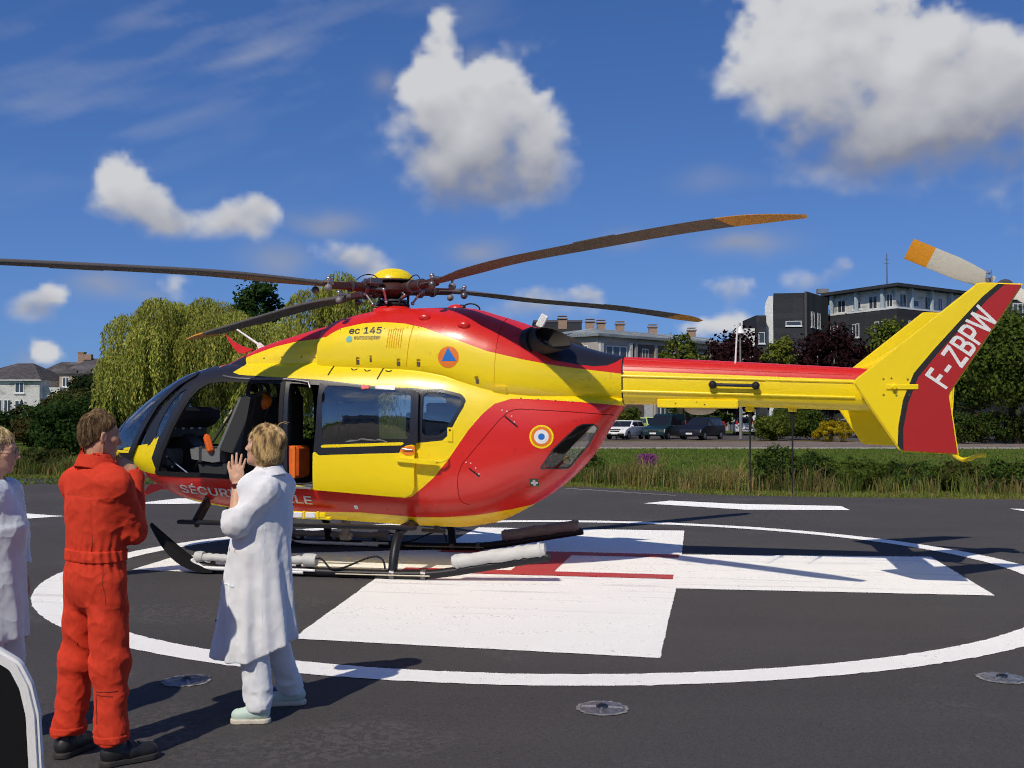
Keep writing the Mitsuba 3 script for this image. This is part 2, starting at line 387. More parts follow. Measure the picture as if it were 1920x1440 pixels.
    'cutter_top': [(-2.052,2.628),(-1.939,2.532),(-1.838,2.478),(-1.693,2.435),(-1.815,2.385),(-1.882,2.396),(-1.938,2.449),(-2.007,2.543)],
    'ant_top': [(-1.935,2.678),(-1.66,2.507),(-1.571,2.465),(-1.631,2.445)],
    'cutter_low': [(-3.123,0.689),(-3.001,0.848),(-2.871,0.784)],
    'seat': [(-1.541,1.879),(-1.458,1.879),(-1.71,1.207),(-1.815,1.266),(-2.155,1.306),(-1.873,1.308),(-1.872,1.127),(-2.153,1.173),(-1.523,2.005),(-1.433,2.005)],
    'seat2': [(-2.879,1.277),(-2.643,1.252),(-2.641,1.082),(-2.877,1.133)],
    'panel': [(-2.596,1.802),(-2.175,1.782),(-2.187,1.657),(-2.288,1.564),(-2.491,1.52),(-2.15,1.284)],
    'helmet': [(-1.495,1.833)],
    'obag': [(-1.919,1.354)],
    'bigbag': [(-1.103,1.314),(-0.949,1.315),(-0.947,0.979),(-1.101,0.977)],
    'cargo': [(-1.063,0.599),(-0.467,0.575),(-0.878,0.574),(-0.546,0.562)],
    'lslot': [(-0.691,0.9)],
    'wipe': [(-3.019,1.882),(-2.362,2.102)],
    'reg': [(5.656,1.885),(6.123,2.532),(5.502,1.987),(5.991,2.688)],
    'tr_hub': [(6.442,2.928),(5.704,3.329),(5.6,3.149),(5.627,3.31)],
    'redlatch': [(-0.034,1.965),(0.095,1.981),(0.311,1.952),(0.311,1.98),(0.095,1.942),(0.311,1.93)],
    'whitemark': [(-0.166,0.682),(-0.178,0.8)],
    'hingerows': [(-0.44,2.223),(-0.482,2.096),(0.129,2.183),(0.081,2.046),(-0.202,2.157),(-0.051,2.144),(0.189,2.137),(1.404,1.925)],
}
DASHES = [[(2.50, 20.37), (3.1, 21.01), (4.27, 20.25), (6.06, 19.75), (5.96, 18.9), (4.16, 18.98)], [(8.91, 19.19), (9.5, 19.0), (12.4, 17.9), (12.2, 17.0), (8.95, 18.2)],
          [(-10.2, 18.9), (-8.28, 18.25), (-7.42, 17.76), (-8.14, 17.03), (-9.6, 17.3)], [(-7.2, 20.3), (-6.72, 21.6), (-5.4, 21.5), (-5.5, 20.55), (-6.3, 20.2)]]
DASH_LABELS = ['long bent white border dash painted behind the tail boom', 'white border dash cut by the right edge of the picture', 'white border dash between the person at the left edge and the orange suit',
               'white border dash behind the nose of the helicopter']
# ------------------------------------------------------------------ the ground


def asphalt_color(p, n, uv):
    g = noise(p.x * 260, p.y * 260)
    g2 = noise(p.x * 90 + 7, p.y * 90)
    big = fbm(p.x * 0.55, p.y * 0.9, 0, 4)
    roll = fbm(p.x * 0.25 + p.y * 0.05, p.y * 3.2, 3, 3)
    pale = smoothstep(0.62, 0.74, fbm(p.x * 0.8 + 40, p.y * 1.3 + 9, 1, 4)) * smoothstep(0.45, 0.7, noise(p.x * 40, p.y * 40))
    k = 0.58 + 0.55 * g + 0.30 * g2 + (big - 0.5) * 0.26 + (roll - 0.5) * 0.16 + pale * 0.35
    return mi.Color3f(0.0565, 0.0535, 0.0545) * k


def asphalt_bump(p, n, uv):
    return 0.6 * noise(p.x * 170, p.y * 170) + 0.4 * noise(p.x * 70, p.y * 70)


scene['asphalt'] = {'type': 'twosided', 'b': {'type': 'bumpmap', 'arbitrary': proc(asphalt_bump, 2e-3), 'scale': 0.006,
                                              'bsdf': {'type': 'principled', 'base_color': proc(asphalt_color), 'roughness': 0.75, 'specular': 0.35}}}


def paint_wear(p, base):
    worn = fbm(p.x * 1.1, p.y * 9.0, 0, 4)
    grain = noise(p.x * 120, p.y * 120)
    tyre = smoothstep(0.6, 0.78, fbm(p.x * 0.9 - p.y * 0.2 + 11, p.y * 14.0 + p.x * 2.6, 2, 4)) * smoothstep(13.5, 11.4, p.y) * smoothstep(8.5, 9.8, p.y)
    k = 0.94 + 0.08 * grain + (worn - 0.5) * 0.06
    holes = smoothstep(0.80, 0.86, noise(p.x * 55, p.y * 55) * 0.6 + worn * 0.5)
    return mix(mi.Color3f(base) * k, mi.Color3f(0.2, 0.19, 0.18), dr.clip(holes * 0.35 + tyre * 0.5 * grain, 0, 1))


scene['white_road_paint'] = {'type': 'twosided', 'b': {'type': 'principled', 'base_color': proc(lambda p, n, uv: paint_wear(p, (0.82, 0.82, 0.80))), 'roughness': 0.6, 'specular': 0.3}}
scene['red_road_paint'] = {'type': 'twosided', 'b': {'type': 'principled', 'base_color': proc(lambda p, n, uv: paint_wear(p, (0.42, 0.05, 0.045))), 'roughness': 0.6, 'specular': 0.3}}


def lawn_color(p, n, uv):
    a = fbm(p.x * 0.5, p.y * 0.5, 0, 4)
    b = noise(p.x * 9, p.y * 9)
    c = fbm(p.x * 2.2 + 5, p.y * 2.2, 4, 3)
    return mix(mi.Color3f(0.075, 0.120, 0.024), mi.Color3f(0.15, 0.145, 0.05), smoothstep(0.4, 0.75, a * 0.6 + c * 0.4)) * (0.7 + 0.5 * b)


plain('lawn_green', proc(lawn_color))


def gravel_color(p, n, uv):
    return mi.Color3f(0.20, 0.165, 0.15) * (0.6 + 0.4 * noise(p.x * 20, p.y * 20) + 0.5 * fbm(p.x * 1.5, p.y * 1.5, 0, 3))


plain('path_grit', proc(gravel_color))
plain('park_asphalt', proc(lambda p, n, uv: mi.Color3f(0.105, 0.095, 0.098) * (0.75 + 0.5 * fbm(p.x * 2, p.y * 2, 0, 4))))
plain('kerb_stone', proc(lambda p, n, uv: mi.Color3f(0.36, 0.34, 0.32) * (0.8 + 0.35 * fbm(p.x * 4, p.y * 4, 0, 3))))

g = np.linspace(-1, 1, 2)
obj(None, 'lawn', trimesh.Trimesh([[-2500, -2500, -0.03], [2500, -2500, -0.03], [2500, 2500, -0.03], [-2500, 2500, -0.03]], [[0, 1, 2], [0, 2, 3]], process=False), 'lawn_green')
labels['lawn'] = {'label': 'mown green lawn reaching from the helipad edge to the trees', 'kind': 'structure'}
EDGE = [(-80, 48.5), (-30, 34.5), (-14.4, 29.0), (-8.5, 27.3), (-2, 25.9), (1.8, 25.1), (3.3, 23.7), (4.1, 22.7), (6.0, 22.1), (10.4, 21.3), (30, 17.5), (80, 9)]
obj(None, 'helipad', sheet([(-80, -30), *EDGE, (80, -30)], 0.0), 'asphalt')
labels['helipad'] = {'label': 'dark grey asphalt surface of the helipad', 'kind': 'structure'}

# painted markings, in their own plane 4 mm up
RC, RO, RI = (0.4376, 11.83), 5.233, 4.94


def ring(c, r1, r2, n=160):
    return sg.Point(c).buffer(r1, n).difference(sg.Point(c).buffer(r2, n))


def wobble(poly, amp=0.012, step=0.12, seed=0):
    """Brushed edges: the outline is resampled and moved a little."""
    rng = np.random.default_rng(seed)
    g_ = poly.segmentize(step)

    def move(cs):
        a = np.array(cs)[:-1, :2]
        return a + rng.normal(0, amp * 0.4, a.shape)
    return sg.Polygon(move(g_.exterior.coords), [move(h.coords) for h in g_.interiors]).buffer(0)


obj(None, 'landing_circle', sheet(wobble(ring(RC, RO, RI), 0.01), 0.004), 'white_road_paint')
labels['landing_circle'] = {'label': 'white painted ring round the landing spot', 'kind': 'structure'}
CROSS = [(4.45, 9.90), (1.575, 10.31), (1.01, 7.35), (-1.63, 7.99), (-1.39, 10.94), (-4.09, 11.57), (-3.97, 12.69), (-0.95, 13.3), (-0.5, 15.95), (2.49, 15.5), (2.03, 12.83), (4.92, 12.62)]
obj(None, 'landing_cross', sheet(wobble(sg.Polygon(CROSS), 0.008, 0.1, 5), 0.004), 'white_road_paint')
labels['landing_cross'] = {'label': 'broad white painted cross under the helicopter', 'kind': 'structure'}
hc, hs = math.cos(-0.19), math.sin(-0.19)


def on_cross(a, b):
    return (0.36 + a * hc - b * hs, 11.85 + a * hs + b * hc)


HP = so.unary_union([sg.Polygon([on_cross(*q) for q in r]) for r in ([(-1.46, -0.72), (1.43, -0.72), (1.43, -0.42), (-1.46, -0.42)], [(-1.46, 0.95), (1.43, 0.95), (1.43, 1.24), (-1.46, 1.24)], [(-0.30, -0.5), (0.17, -0.5), (0.17, 1.0), (-0.30, 1.0)])])
obj(None, 'landing_letter', sheet(wobble(HP, 0.006, 0.1, 8), 0.008), 'red_road_paint')
labels['landing_letter'] = {'label': 'red painted letter H in the middle of the white cross', 'kind': 'structure'}
for i, q in enumerate(DASHES):
    k = numbered('border_dash')
    obj(None, k, sheet(wobble(sg.Polygon(q), 0.008, 0.15, 20 + i), 0.004), 'white_road_paint')
    labels[k] = {'label': DASH_LABELS[i], 'kind': 'structure'}
obj(None, 'edge_line', sheet([(1.2, 24.6), (3.4, 22.35), (3.45, 22.42), (1.25, 24.7)], 0.004), 'kerb_stone')
labels['edge_line'] = {'label': 'faint pale line along the far edge of the asphalt', 'kind': 'structure'}
# ------------------------------------------------------------------ the helicopter: hull
# Own axes: u towards the tail, v to starboard (the camera sees the port side, v < 0), w up; origin on the ground below the mast.
HELI = thing('helicopter', 'red and yellow rescue helicopter parked on the white cross of the helipad', 'helicopter')
HX, HY, HPSI = -1.36, 12.16, -0.2
HXF = T().translate([HX, HY, 0]).rotate([0, 0, 1], math.degrees(HPSI))
CH, SH = math.cos(HPSI), math.sin(HPSI)


def hpart(name, mesh, mt, smooth=30, parent=None, **k):
    return obj(parent or HELI, name, mesh, mt, smooth, HXF, **k)


def pc(u, y):
    return PchipInterpolator(u, y)


class Loft:
    """A body of superellipse sections along u: bottom, top, half width, height of the widest line, exponents below and above."""

    def __init__(self, u, zb, zt, hw, zm, nb, nt):
        self.u = np.array(u, float)
        self.f = [pc(self.u, np.array(q, float)) for q in (zb, zt, hw, zm, nb, nt)]

    def at(self, u):
        return [f(np.clip(u, self.u[0], self.u[-1])) for f in self.f]

    def side(self, u, w):
        """Half width at the height w."""
        zb, zt, hw, zm, nb, nt = self.at(np.asarray(u, float))
        up = w >= zm
        t = np.clip(np.where(up, (w - zm) / (zt - zm), (zm - w) / (zm - zb)), 0, 0.9995)
        n = np.where(up, nt, nb)
        return hw * (1 - t ** n) ** (1 / n)

    def level(self, p):
        zb, zt, hw, zm, nb, nt = self.at(p[:, 0])
        up = p[:, 2] >= zm
        t = np.where(up, (p[:, 2] - zm) / (zt - zm), (zm - p[:, 2]) / (zm - zb))
        n = np.where(up, nt, nb)
        return np.maximum(t, 0) ** n + np.abs(p[:, 1] / hw) ** n

    def mesh(self, off=0.0, nu=110, ns=112, u0=None, u1=None):
        a, b = self.u[0] if u0 is None else u0, self.u[-1] if u1 is None else u1
        us = np.unique(np.r_[np.linspace(a, b, nu), self.u[(self.u > a) & (self.u < b)]])
        th = np.arange(ns) * 2 * PI / ns
        rows = []
        for u in us:
            zb, zt, hw, zm, nb, nt = [float(q) for q in self.at(u)]
            zb, zt, hw = zb + off, zt - off, max(hw - off, 0.004)
            if zt - zm < 0.004:
                zt = zm + 0.004
            if zm - zb < 0.004:
                zb = zm - 0.004
            c, s = np.cos(th), np.sin(th)
            n = np.where(s >= 0, nt, nb)
            k = (np.abs(c) ** n + np.abs(s) ** n) ** (-1 / n)
            rows.append(np.stack([np.full(ns, u), hw * c * k, zm + np.where(s >= 0, zt - zm, zm - zb) * s * k], -1))
        V = np.vstack(rows)
        F = []
        i = np.arange(len(us) - 1)[:, None] * ns
        k = np.arange(ns)[None]
        p, q = i + k, i + (k + 1) % ns
        F = np.vstack([np.stack([p, q, q + ns], -1).reshape(-1, 3), np.stack([p, q + ns, p + ns], -1).reshape(-1, 3)])
        c0, c1 = rows[0].mean(0), rows[-1].mean(0)
        V = np.vstack([V, c0, c1])
        o = (len(us) - 1) * ns
        kk = np.arange(ns)
        F = np.vstack([F, np.stack([np.full(ns, len(V) - 2), (kk + 1) % ns, kk], -1), np.stack([np.full(ns, len(V) - 1), o + kk, o + (kk + 1) % ns], -1)])
        m = trimesh.Trimesh(V, F, process=False)
        if m.volume < 0:
            m.invert()
        return m


POD = Loft(
    u=[-3.40, -3.37, -3.28, -3.12, -2.9, -2.6, -2.3, -2.0, -1.6, -1.0, -0.3, 0.4, 0.8, 1.2, 1.6, 2.0, 2.3, 2.5, 2.64],
    zb=[1.255, 1.235, 1.18, 1.10, 0.985, 0.80, 0.675, 0.62, 0.575, 0.52, 0.475, 0.44, 0.428, 0.48, 0.66, 0.93, 1.235, 1.56, 1.77],
    zt=[1.30, 1.40, 1.56, 1.70, 1.855, 2.04, 2.175, 2.24, 2.275, 2.30, 2.31, 2.31, 2.28, 2.21, 2.12, 2.02, 1.95, 1.90, 1.86],
    hw=[0.05, 0.22, 0.38, 0.53, 0.655, 0.765, 0.82, 0.85, 0.865, 0.87, 0.872, 0.872, 0.865, 0.83, 0.765, 0.67, 0.555, 0.43, 0.30],
    zm=[1.275, 1.275, 1.27, 1.26, 1.25, 1.24, 1.24, 1.24, 1.24, 1.24, 1.24, 1.24, 1.25, 1.30, 1.38, 1.50, 1.62, 1.74, 1.82],
    nb=[2.0, 2.0, 2.1, 2.3, 2.4, 2.5, 2.6, 2.7, 2.8, 2.9, 2.9, 2.8, 2.6, 2.5, 2.4, 2.4, 2.4, 2.3, 2.2],
    nt=[2.0, 2.0, 2.1, 2.2, 2.4, 2.7, 3.1, 3.5, 3.8, 3.9, 3.9, 3.8, 3.6, 3.2, 2.8, 2.5, 2.3, 2.2, 2.2])
FAIR = Loft(u=[-2.02, -1.95, -1.85, -1.64, -1.45, -1.06, -0.67, -0.45],
            zb=[2.12, 2.1, 2.05, 2.0, 2.0, 2.0, 2.0, 2.0], zt=[2.195, 2.24, 2.287, 2.385, 2.468, 2.587, 2.688, 2.71],
            hw=[0.20, 0.30, 0.385, 0.475, 0.53, 0.575, 0.595, 0.60], zm=[2.16, 2.18, 2.19, 2.21, 2.22, 2.22, 2.22, 2.22],
            nb=[2.4] * 8, nt=[2.2, 2.3, 2.4, 2.5, 2.6, 2.7, 2.7, 2.7])
COWL = Loft(u=[-0.66, -0.62, -0.5, -0.36, -0.23, 0.09, 0.46, 0.77, 0.98, 1.25, 1.55, 1.75, 1.95, 2.1, 2.3, 2.45, 2.632],
            zb=[2.0, 2.0, 2.0, 2.0, 2.0, 2.0, 1.98, 1.93, 1.85, 1.78, 1.745, 1.735, 1.73, 1.73, 1.74, 1.755, 1.772],
            zt=[2.675, 2.715, 2.77, 2.805, 2.83, 2.862, 2.868, 2.868, 2.85, 2.775, 2.68, 2.60, 2.50, 2.45, 2.385, 2.345, 2.312],
            hw=[0.640, 0.655, 0.675, 0.69, 0.70, 0.72, 0.745, 0.765, 0.775, 0.77, 0.73, 0.68, 0.605, 0.54, 0.45, 0.38, 0.30],
            zm=[2.3, 2.3, 2.3, 2.3, 2.3, 2.3, 2.29, 2.25, 2.2, 2.13, 2.08, 2.06, 2.05, 2.04, 2.04, 2.04, 2.04],
            nb=[3, 3, 3, 3, 3, 3, 3, 3, 3, 3, 3, 3, 3, 2.9, 2.8, 2.7, 2.6], nt=[2.5, 2.5, 2.5, 2.5, 2.5, 2.5, 2.5, 2.5, 2.5, 2.4, 2.3, 2.3, 2.3, 2.3, 2.3, 2.3, 2.3])

YELLOW, RED, BLACK = (0.88, 0.66, 0.002), (0.64, 0.016, 0.010), (0.016, 0.016, 0.022)


def edges_of(poly):
    q = [(float(a), float(b)) for a, b in poly]
    return list(zip(q, q[1:] + q[:1]))


def inside(poly, x, y):
    """Even-odd test of a polygon, in drjit."""
    on = mi.Bool(False)
    for (x0, y0), (x1, y1) in edges_of(poly):
        if y0 == y1:
            continue
        on = on ^ (((y < y0) != (y < y1)) & (x < (x1 - x0) / (y1 - y0) * (y - y0) + x0))
    return on


TOPR = [*H['top_line_a'][2:], *H['top_line_b'], (2.64, 2.14), (2.70, 2.136), (5.2, 2.02), (6.0, 4), (-1.93, 4), (-1.93, 2.2)]
NOSE_BLACK = [(-3.7, 1.27), (-3.3, 1.27), (-2.8, 1.27), (-2.0, 1.5), (-1.80, 2.14), (-1.93, 2.262), (-2.0, 2.7), (-3.7, 2.7)]


def to_local(p):
    x, y = p.x - HX, p.y - HY
    return x * CH + y * SH, -x * SH + y * CH, p.z


def livery(p, n, uv):
    u, v, w = to_local(p)
    c = mi.Color3f(*YELLOW)
    red = inside(H['red_lower'], u, w) | inside(TOPR, u, w)
    c = dr.select(red, mi.Color3f(*RED), c)
    blk = inside(H['black_frame'], u, w) | inside(H['exhaust_black'], u, w) | inside(NOSE_BLACK, u, w)
    c = dr.select(blk, mi.Color3f(*BLACK), c)
    c = dr.select(inside(H['yellow_pillar'], u, w), mi.Color3f(*YELLOW), c)
    grime = fbm(u * 3.1, w * 5.0 + 3, v * 2, 4)
    speck = smoothstep(0.72, 0.8, noise(u * 38, w * 38, v * 38)) * smoothstep(0.5, 0.7, grime)
    return c * (0.97 + 0.07 * (grime - 0.5)) * (1 - 0.15 * speck)


def orange_peel(p, n, uv):
    return fbm(p.x * 1.7, p.y * 1.7, p.z * 1.7, 2)


scene['livery_paint'] = {'type': 'bumpmap', 'arbitrary': proc(orange_peel, 5e-3), 'scale': 0.006,
                         'bsdf': {'type': 'principled', 'base_color': proc(livery), 'roughness': 0.32, 'specular': 0.5, 'clearcoat': 0.9, 'clearcoat_gloss': 0.985}}
scene['livery_paint'] = {'type': 'twosided', 'b': scene['livery_paint']}
mat('yellow_paint', YELLOW, 0.3, coat=0.8)
mat('red_paint', RED, 0.3, coat=0.8)
mat('black_gloss', BLACK, 0.25, coat=0.8)
plain('cabin_lining', (0.035, 0.035, 0.038))
plain('cabin_floor_grey', (0.16, 0.16, 0.165))
scene['clear_pane'] = {'type': 'thindielectric', 'int_ior': 1.5, 'specular_transmittance': rgb(0.82, 0.85, 0.84)}
scene['smoked_pane'] = {'type': 'thindielectric', 'int_ior': 2.0, 'specular_transmittance': rgb(0.45, 0.48, 0.52)}
scene['door_pane'] = {'type': 'thindielectric', 'int_ior': 2.1, 'specular_transmittance': rgb(0.55, 0.57, 0.57)}


def uprism(poly, v0, v1):
    """The prism of a (u, w) polygon from v0 to v1, as a Manifold."""
    g_ = poly if hasattr(poly, 'geom_type') else sg.Polygon(poly)
    g_ = g_.buffer(0)
    out = []
    for q in getattr(g_, 'geoms', [g_]):
        m = trimesh.creation.extrude_polygon(q, v1 - v0, engine='earcut')
        V = m.vertices
        m.vertices = np.stack([V[:, 0], v0 + V[:, 2], V[:, 1]], -1)
        m.fix_normals()
        if m.volume < 0:
            m.invert()
        out.append(to_man(m))
    r = out[0]
    for q in out[1:]:
        r = r + q
    return r


def grow(poly, d):
    return sg.Polygon(poly).buffer(d, join_style='round')


def rounded(poly, r):
    return sg.Polygon(poly).buffer(-r).buffer(r)


def conform(poly, o_in, o_out, body=None, sgn=-1, edge=0.05):
    """A plate over a (u, w) polygon that follows the body's side, from o_in to o_out outside of it."""
    body = body or POD
    g_ = poly if hasattr(poly, 'geom_type') else sg.Polygon(poly)
    ms = []
    for q in getattr(g_, 'geoms', [g_]):
        man = to_man(trimesh.creation.extrude_polygon(q.buffer(0), 1.0, engine='earcut'))
        man = man.refine_to_length(edge)
        m = to_tri(man)
        V = m.vertices
        o = o_in + (o_out - o_in) * V[:, 2]
        m = trimesh.Trimesh(np.stack([V[:, 0], sgn * (body.side(V[:, 0], V[:, 1]) + o), V[:, 1]], -1), m.faces, process=False)
        if m.volume < 0:
            m.invert()
        ms.append(m)
    return cat(*ms)


def skin(body, poly, v0, v1, off):
    """The sheet of the body's surface within a prism."""
    m = to_tri((to_man(body.mesh(off, 130, 140)) ^ uprism(poly, v0, v1)))
    c = m.triangles_center
    b = Loft.level(body, c)
    zb, zt, hw, zm, nb, nt = body.at(c[:, 0])
    # keep the faces that lie on the loft itself: their centres have a level near one, the prism's walls run inward
    n = m.face_normals
    g_ = np.abs(1 - b) < 0.12
    wall = np.zeros(len(c), bool)
    P = poly if hasattr(poly, 'geom_type') else sg.Polygon(poly)
    import shapely
    d = shapely.distance(P.boundary, shapely.points(c[:, 0], c[:, 2]))
    wall = (d < 1e-4)
    keep = g_ & ~wall
    m = trimesh.Trimesh(m.vertices, m.faces[keep], process=False)
    m.remove_unreferenced_vertices()
    return m


# the shell and its openings
near = (-1.6, 0.0)
far = (0.0, 1.6)
both = (-1.6, 1.6)
cuts = (uprism(H['windshield'], *both) + uprism(H['quarter'], *both) + uprism(H['chin'], *both) + uprism(H['cockpit_open'], *near) + uprism(rounded(H['cabin_open'], 0.02), *near)
        + uprism(H['far_cockpit_win'], *far) + uprism(rounded(H['far_cabin_win'], 0.02), *far) + uprism(rounded(H['rear_win'], 0.03), *both) + uprism(rounded(H['clam_win'], 0.03), *both))
far_mid = [(-0.45, 1.38), (0.42, 1.38), (0.42, 1.88), (-0.45, 1.93)]
cuts = cuts + uprism(rounded(far_mid, 0.06), *far)
seam = sg.LineString(H['clam_line']).buffer(0.0032)
cuts = cuts + uprism(seam, -1.6, -0.2)
hull = to_man(POD.mesh(0.0, 130, 140)) - to_man(POD.mesh(0.028, 110, 112))
hull = hull - cuts
BODY = hpart('fuselage', to_tri(hull), 'livery_paint', 25)
liner = to_man(POD.mesh(0.030, 100, 112)) - to_man(POD.mesh(0.045, 100, 112))
liner = liner - cuts
aft = uprism([(1.25, 0.2), (1.25, 3), (3, 3), (3, 0.2)], *both)
hpart('cabin_lining', to_tri(liner), 'cabin_lining', 25)
ws = skin(POD, H['windshield'], -1.6, 1.6, 0.004)
hpart('windscreen', ws, 'smoked_pane', True)
for nm, poly, rng in (('quarter_window', H['quarter'], near), ('quarter_window', H['quarter'], far), ('chin_window', H['chin'], near), ('chin_window', H['chin'], far),
                      ('cockpit_window', H['far_cockpit_win'], far), ('cabin_window', rounded(H['far_cabin_win'], 0.02), far), ('cabin_window', rounded(far_mid, 0.06), far),
                      ('rear_window', rounded(H['rear_win'], 0.03), near), ('rear_window', rounded(H['rear_win'], 0.03), far),
                      ('clamshell_window', rounded(H['clam_win'], 0.03), near), ('clamshell_window', rounded(H['clam_win'], 0.03), far)):
    hpart(nm, skin(POD, poly, rng[0], rng[1], 0.006), 'clear_pane' if nm in ('cockpit_window', 'cabin_window', 'clamshell_window') else ('door_pane' if nm == 'rear_window' else 'smoked_pane'), True)
# windscreen posts: one in the middle, black strips along both edges
cu = np.linspace(-3.33, -2.25, 24)
hpart('windscreen_post', tube([(u, 0, float(POD.at(u)[1]) - 0.002) for u in cu], 0.010, 8), 'black_gloss')
# fairing on the roof and engine cowling
fair = to_man(FAIR.mesh(0, 50, 96)) - to_man(POD.mesh(0.02, 60, 80))
hpart('roof_fairing', to_tri(fair), 'livery_paint', 30)
cowl = to_man(COWL.mesh(0, 100, 120))
for nm in ('cowl_line1', 'cowl_line2'):
    gr = uprism(sg.LineString(H[nm]).buffer(0.0045), -1.6, 0.0) - to_man(COWL.mesh(0.012, 60, 80))
    cowl = cowl - gr
recess = []
for i in range(5):
    u, w = H[f'latch{i}'][0]
    hh, ww = (0.042, 0.020) if i != 1 else (0.036, 0.013)
    recess.append((u, w, hh, ww))
    tilt = -0.28 if i == 4 else 0
    r_ = trimesh.creation.box((2 * ww, 0.6, 2 * hh))
    r_.apply_transform(trimesh.transformations.rotation_matrix(tilt, [0, 1, 0]))
    r_.apply_translation((u, -COWL.side(u, w), w))
    cowl = cowl - (to_man(r_) - to_man(COWL.mesh(0.02, 60, 80)))
for k in range(7):
    a = np.array(H['vent'])
    t_ = (k + 0.5) / 7
    lo, hi = a[3] + (a[2] - a[3]) * t_, a[0] + (a[1] - a[0]) * t_
    gr = uprism(sg.LineString([lo, hi]).buffer(0.0055, cap_style='flat'), -1.6, 0.0) - to_man(COWL.mesh(0.014, 60, 80))
    cowl = cowl - gr
COWLING = hpart('engine_cowling', to_tri(cowl), 'livery_paint', 25)
mat('latch_brown', (0.10, 0.055, 0.012), 0.5)
for u, w, hh, ww in recess:
    hpart('latch', box((u, -COWL.side(u, w) + 0.013, w - 0.012), (ww * 1.3, 0.012, hh * 1.2), bevel=0.003), 'dark_steel', False, COWLING)
# ------------------------------------------------------------------ the helicopter: doors, markings


def outer_sheet(poly, off, bulge=0.0, body=None, sgn=-1, edge=0.05):
    """A single conforming sheet, bulged in its middle."""
    body = body or POD
    g_ = poly if hasattr(poly, 'geom_type') else sg.Polygon(poly)
    man = to_man(trimesh.creation.extrude_polygon(g_.buffer(0), 1.0, engine='earcut')).refine_to_length(edge)
    m = to_tri(man)
    top = (m.vertices[m.faces][:, :, 2] > 0.999).all(1)
    V = m.vertices
    x0, y0, x1, y1 = g_.bounds
    b = np.clip(np.sin(PI * (V[:, 0] - x0) / (x1 - x0)), 0, 1) ** 0.6 * np.clip(np.sin(PI * (V[:, 1] - y0) / (y1 - y0)), 0, 1) ** 0.6 * bulge
    o = trimesh.Trimesh(np.stack([V[:, 0], sgn * (body.side(V[:, 0], V[:, 1]) + off + b), V[:, 1]], -1), m.faces[top], process=False)
    o.remove_unreferenced_vertices()
    return o


def decal(shape, off=0.002, th=0.0015, body=None, edge=0.04):
    return conform(shape, off, off + th, body, edge=edge)


def lettering(text, u, w, slope, height, width, body, off=0.003, bold=True, shear=0.0):
    m = meshkit.text_mesh(text, height, 0.0015, bold=bold)
    V = m.vertices
    if width:
        V[:, 0] *= width / (V[:, 0].max() - V[:, 0].min())
    a = u + V[:, 0] + shear * V[:, 1]
    b = w + slope * V[:, 0] + V[:, 1]
    m.vertices = np.stack([a, -(body.side(a, b) + off + V[:, 2]), b], -1)
    m.faces = m.faces[:, ::-1] if m.volume < 0 else m.faces
    return m


mat('marking_white', (0.75, 0.75, 0.74), 0.4)
mat('lettering_grey', (0.62, 0.60, 0.58), 0.4)
mat('marking_black', (0.02, 0.02, 0.02), 0.4)
mat('marking_orange', (0.75, 0.19, 0.02), 0.4)
mat('marking_blue', (0.02, 0.16, 0.55), 0.4)
mat('marking_green', (0.01, 0.10, 0.05), 0.4)
mat('marking_teal', (0.15, 0.42, 0.36), 0.4)
mat('marking_olive', (0.22, 0.15, 0.03), 0.4)
mat('handle_orange', (0.8, 0.2, 0.02), 0.4)

DOOR = hpart('sliding_door', conform(rounded(H['door_yellow'], 0.02), 0.03, 0.062), 'yellow_paint', 40)
dg = rounded(H['door_glass'], 0.035)
hpart('window_frame', conform(rounded(H['door_black'], 0.02).difference(dg), 0.03, 0.060), 'black_gloss', 40, DOOR)
hpart('pane', outer_sheet(dg, 0.054, 0.03), 'door_pane', True, DOOR)
hpart('stripe', decal(rounded(H['door_stripe'], 0.008), 0.0605, 0.003), 'yellow_paint', 40, DOOR)
hpart('handle_cup', decal(rounded(H['handle'], 0.01), 0.0615, 0.012), 'handle_orange', 40, DOOR)
hu, hw_ = np.mean(np.array(H['handle']), 0)
hpart('handle', cyl((hu - 0.055, -(POD.side(hu, hw_) + 0.085), hw_ + 0.012), (hu + 0.05, -(POD.side(hu, hw_) + 0.085), hw_ + 0.006), 0.011, 10), 'steel', 40, DOOR)
hpart('rail_arm', conform(rounded(H['rail_arm'], 0.004), 0.055, 0.11), 'yellow_paint', 40, DOOR)
ra = np.array(H['rail_arm'])
hpart('hook', tube([(ra[2, 0] - 0.02, -(POD.side(ra[2, 0], ra[2, 1]) + 0.09), ra[2, 1] - 0.01), (ra[2, 0] + 0.08, -(POD.side(ra[2, 0], ra[2, 1]) + 0.075), ra[2, 1] - 0.02), (ra[2, 0] + 0.13, -(POD.side(ra[2, 0], ra[2, 1]) + 0.05), ra[2, 1] + 0.0), (ra[2, 0] + 0.13, -(POD.side(ra[2, 0], ra[2, 1]) + 0.02), ra[2, 1] + 0.03)], 0.011, 8), 'yellow_paint', 40, DOOR)
rl = H['redlatch']
hpart('red_latch', decal(sg.Point(rl[0]).buffer(0.026).union(sg.box(rl[0][0], rl[0][1] - 0.018, rl[0][0] + 0.06, rl[0][1] + 0.018)), 0.060, 0.018), 'red_paint', 40, DOOR)
hpart('label', decal(sg.Polygon([rl[1], rl[3], rl[5], rl[4]]), 0.0605, 0.002), 'marking_white', 40, DOOR)
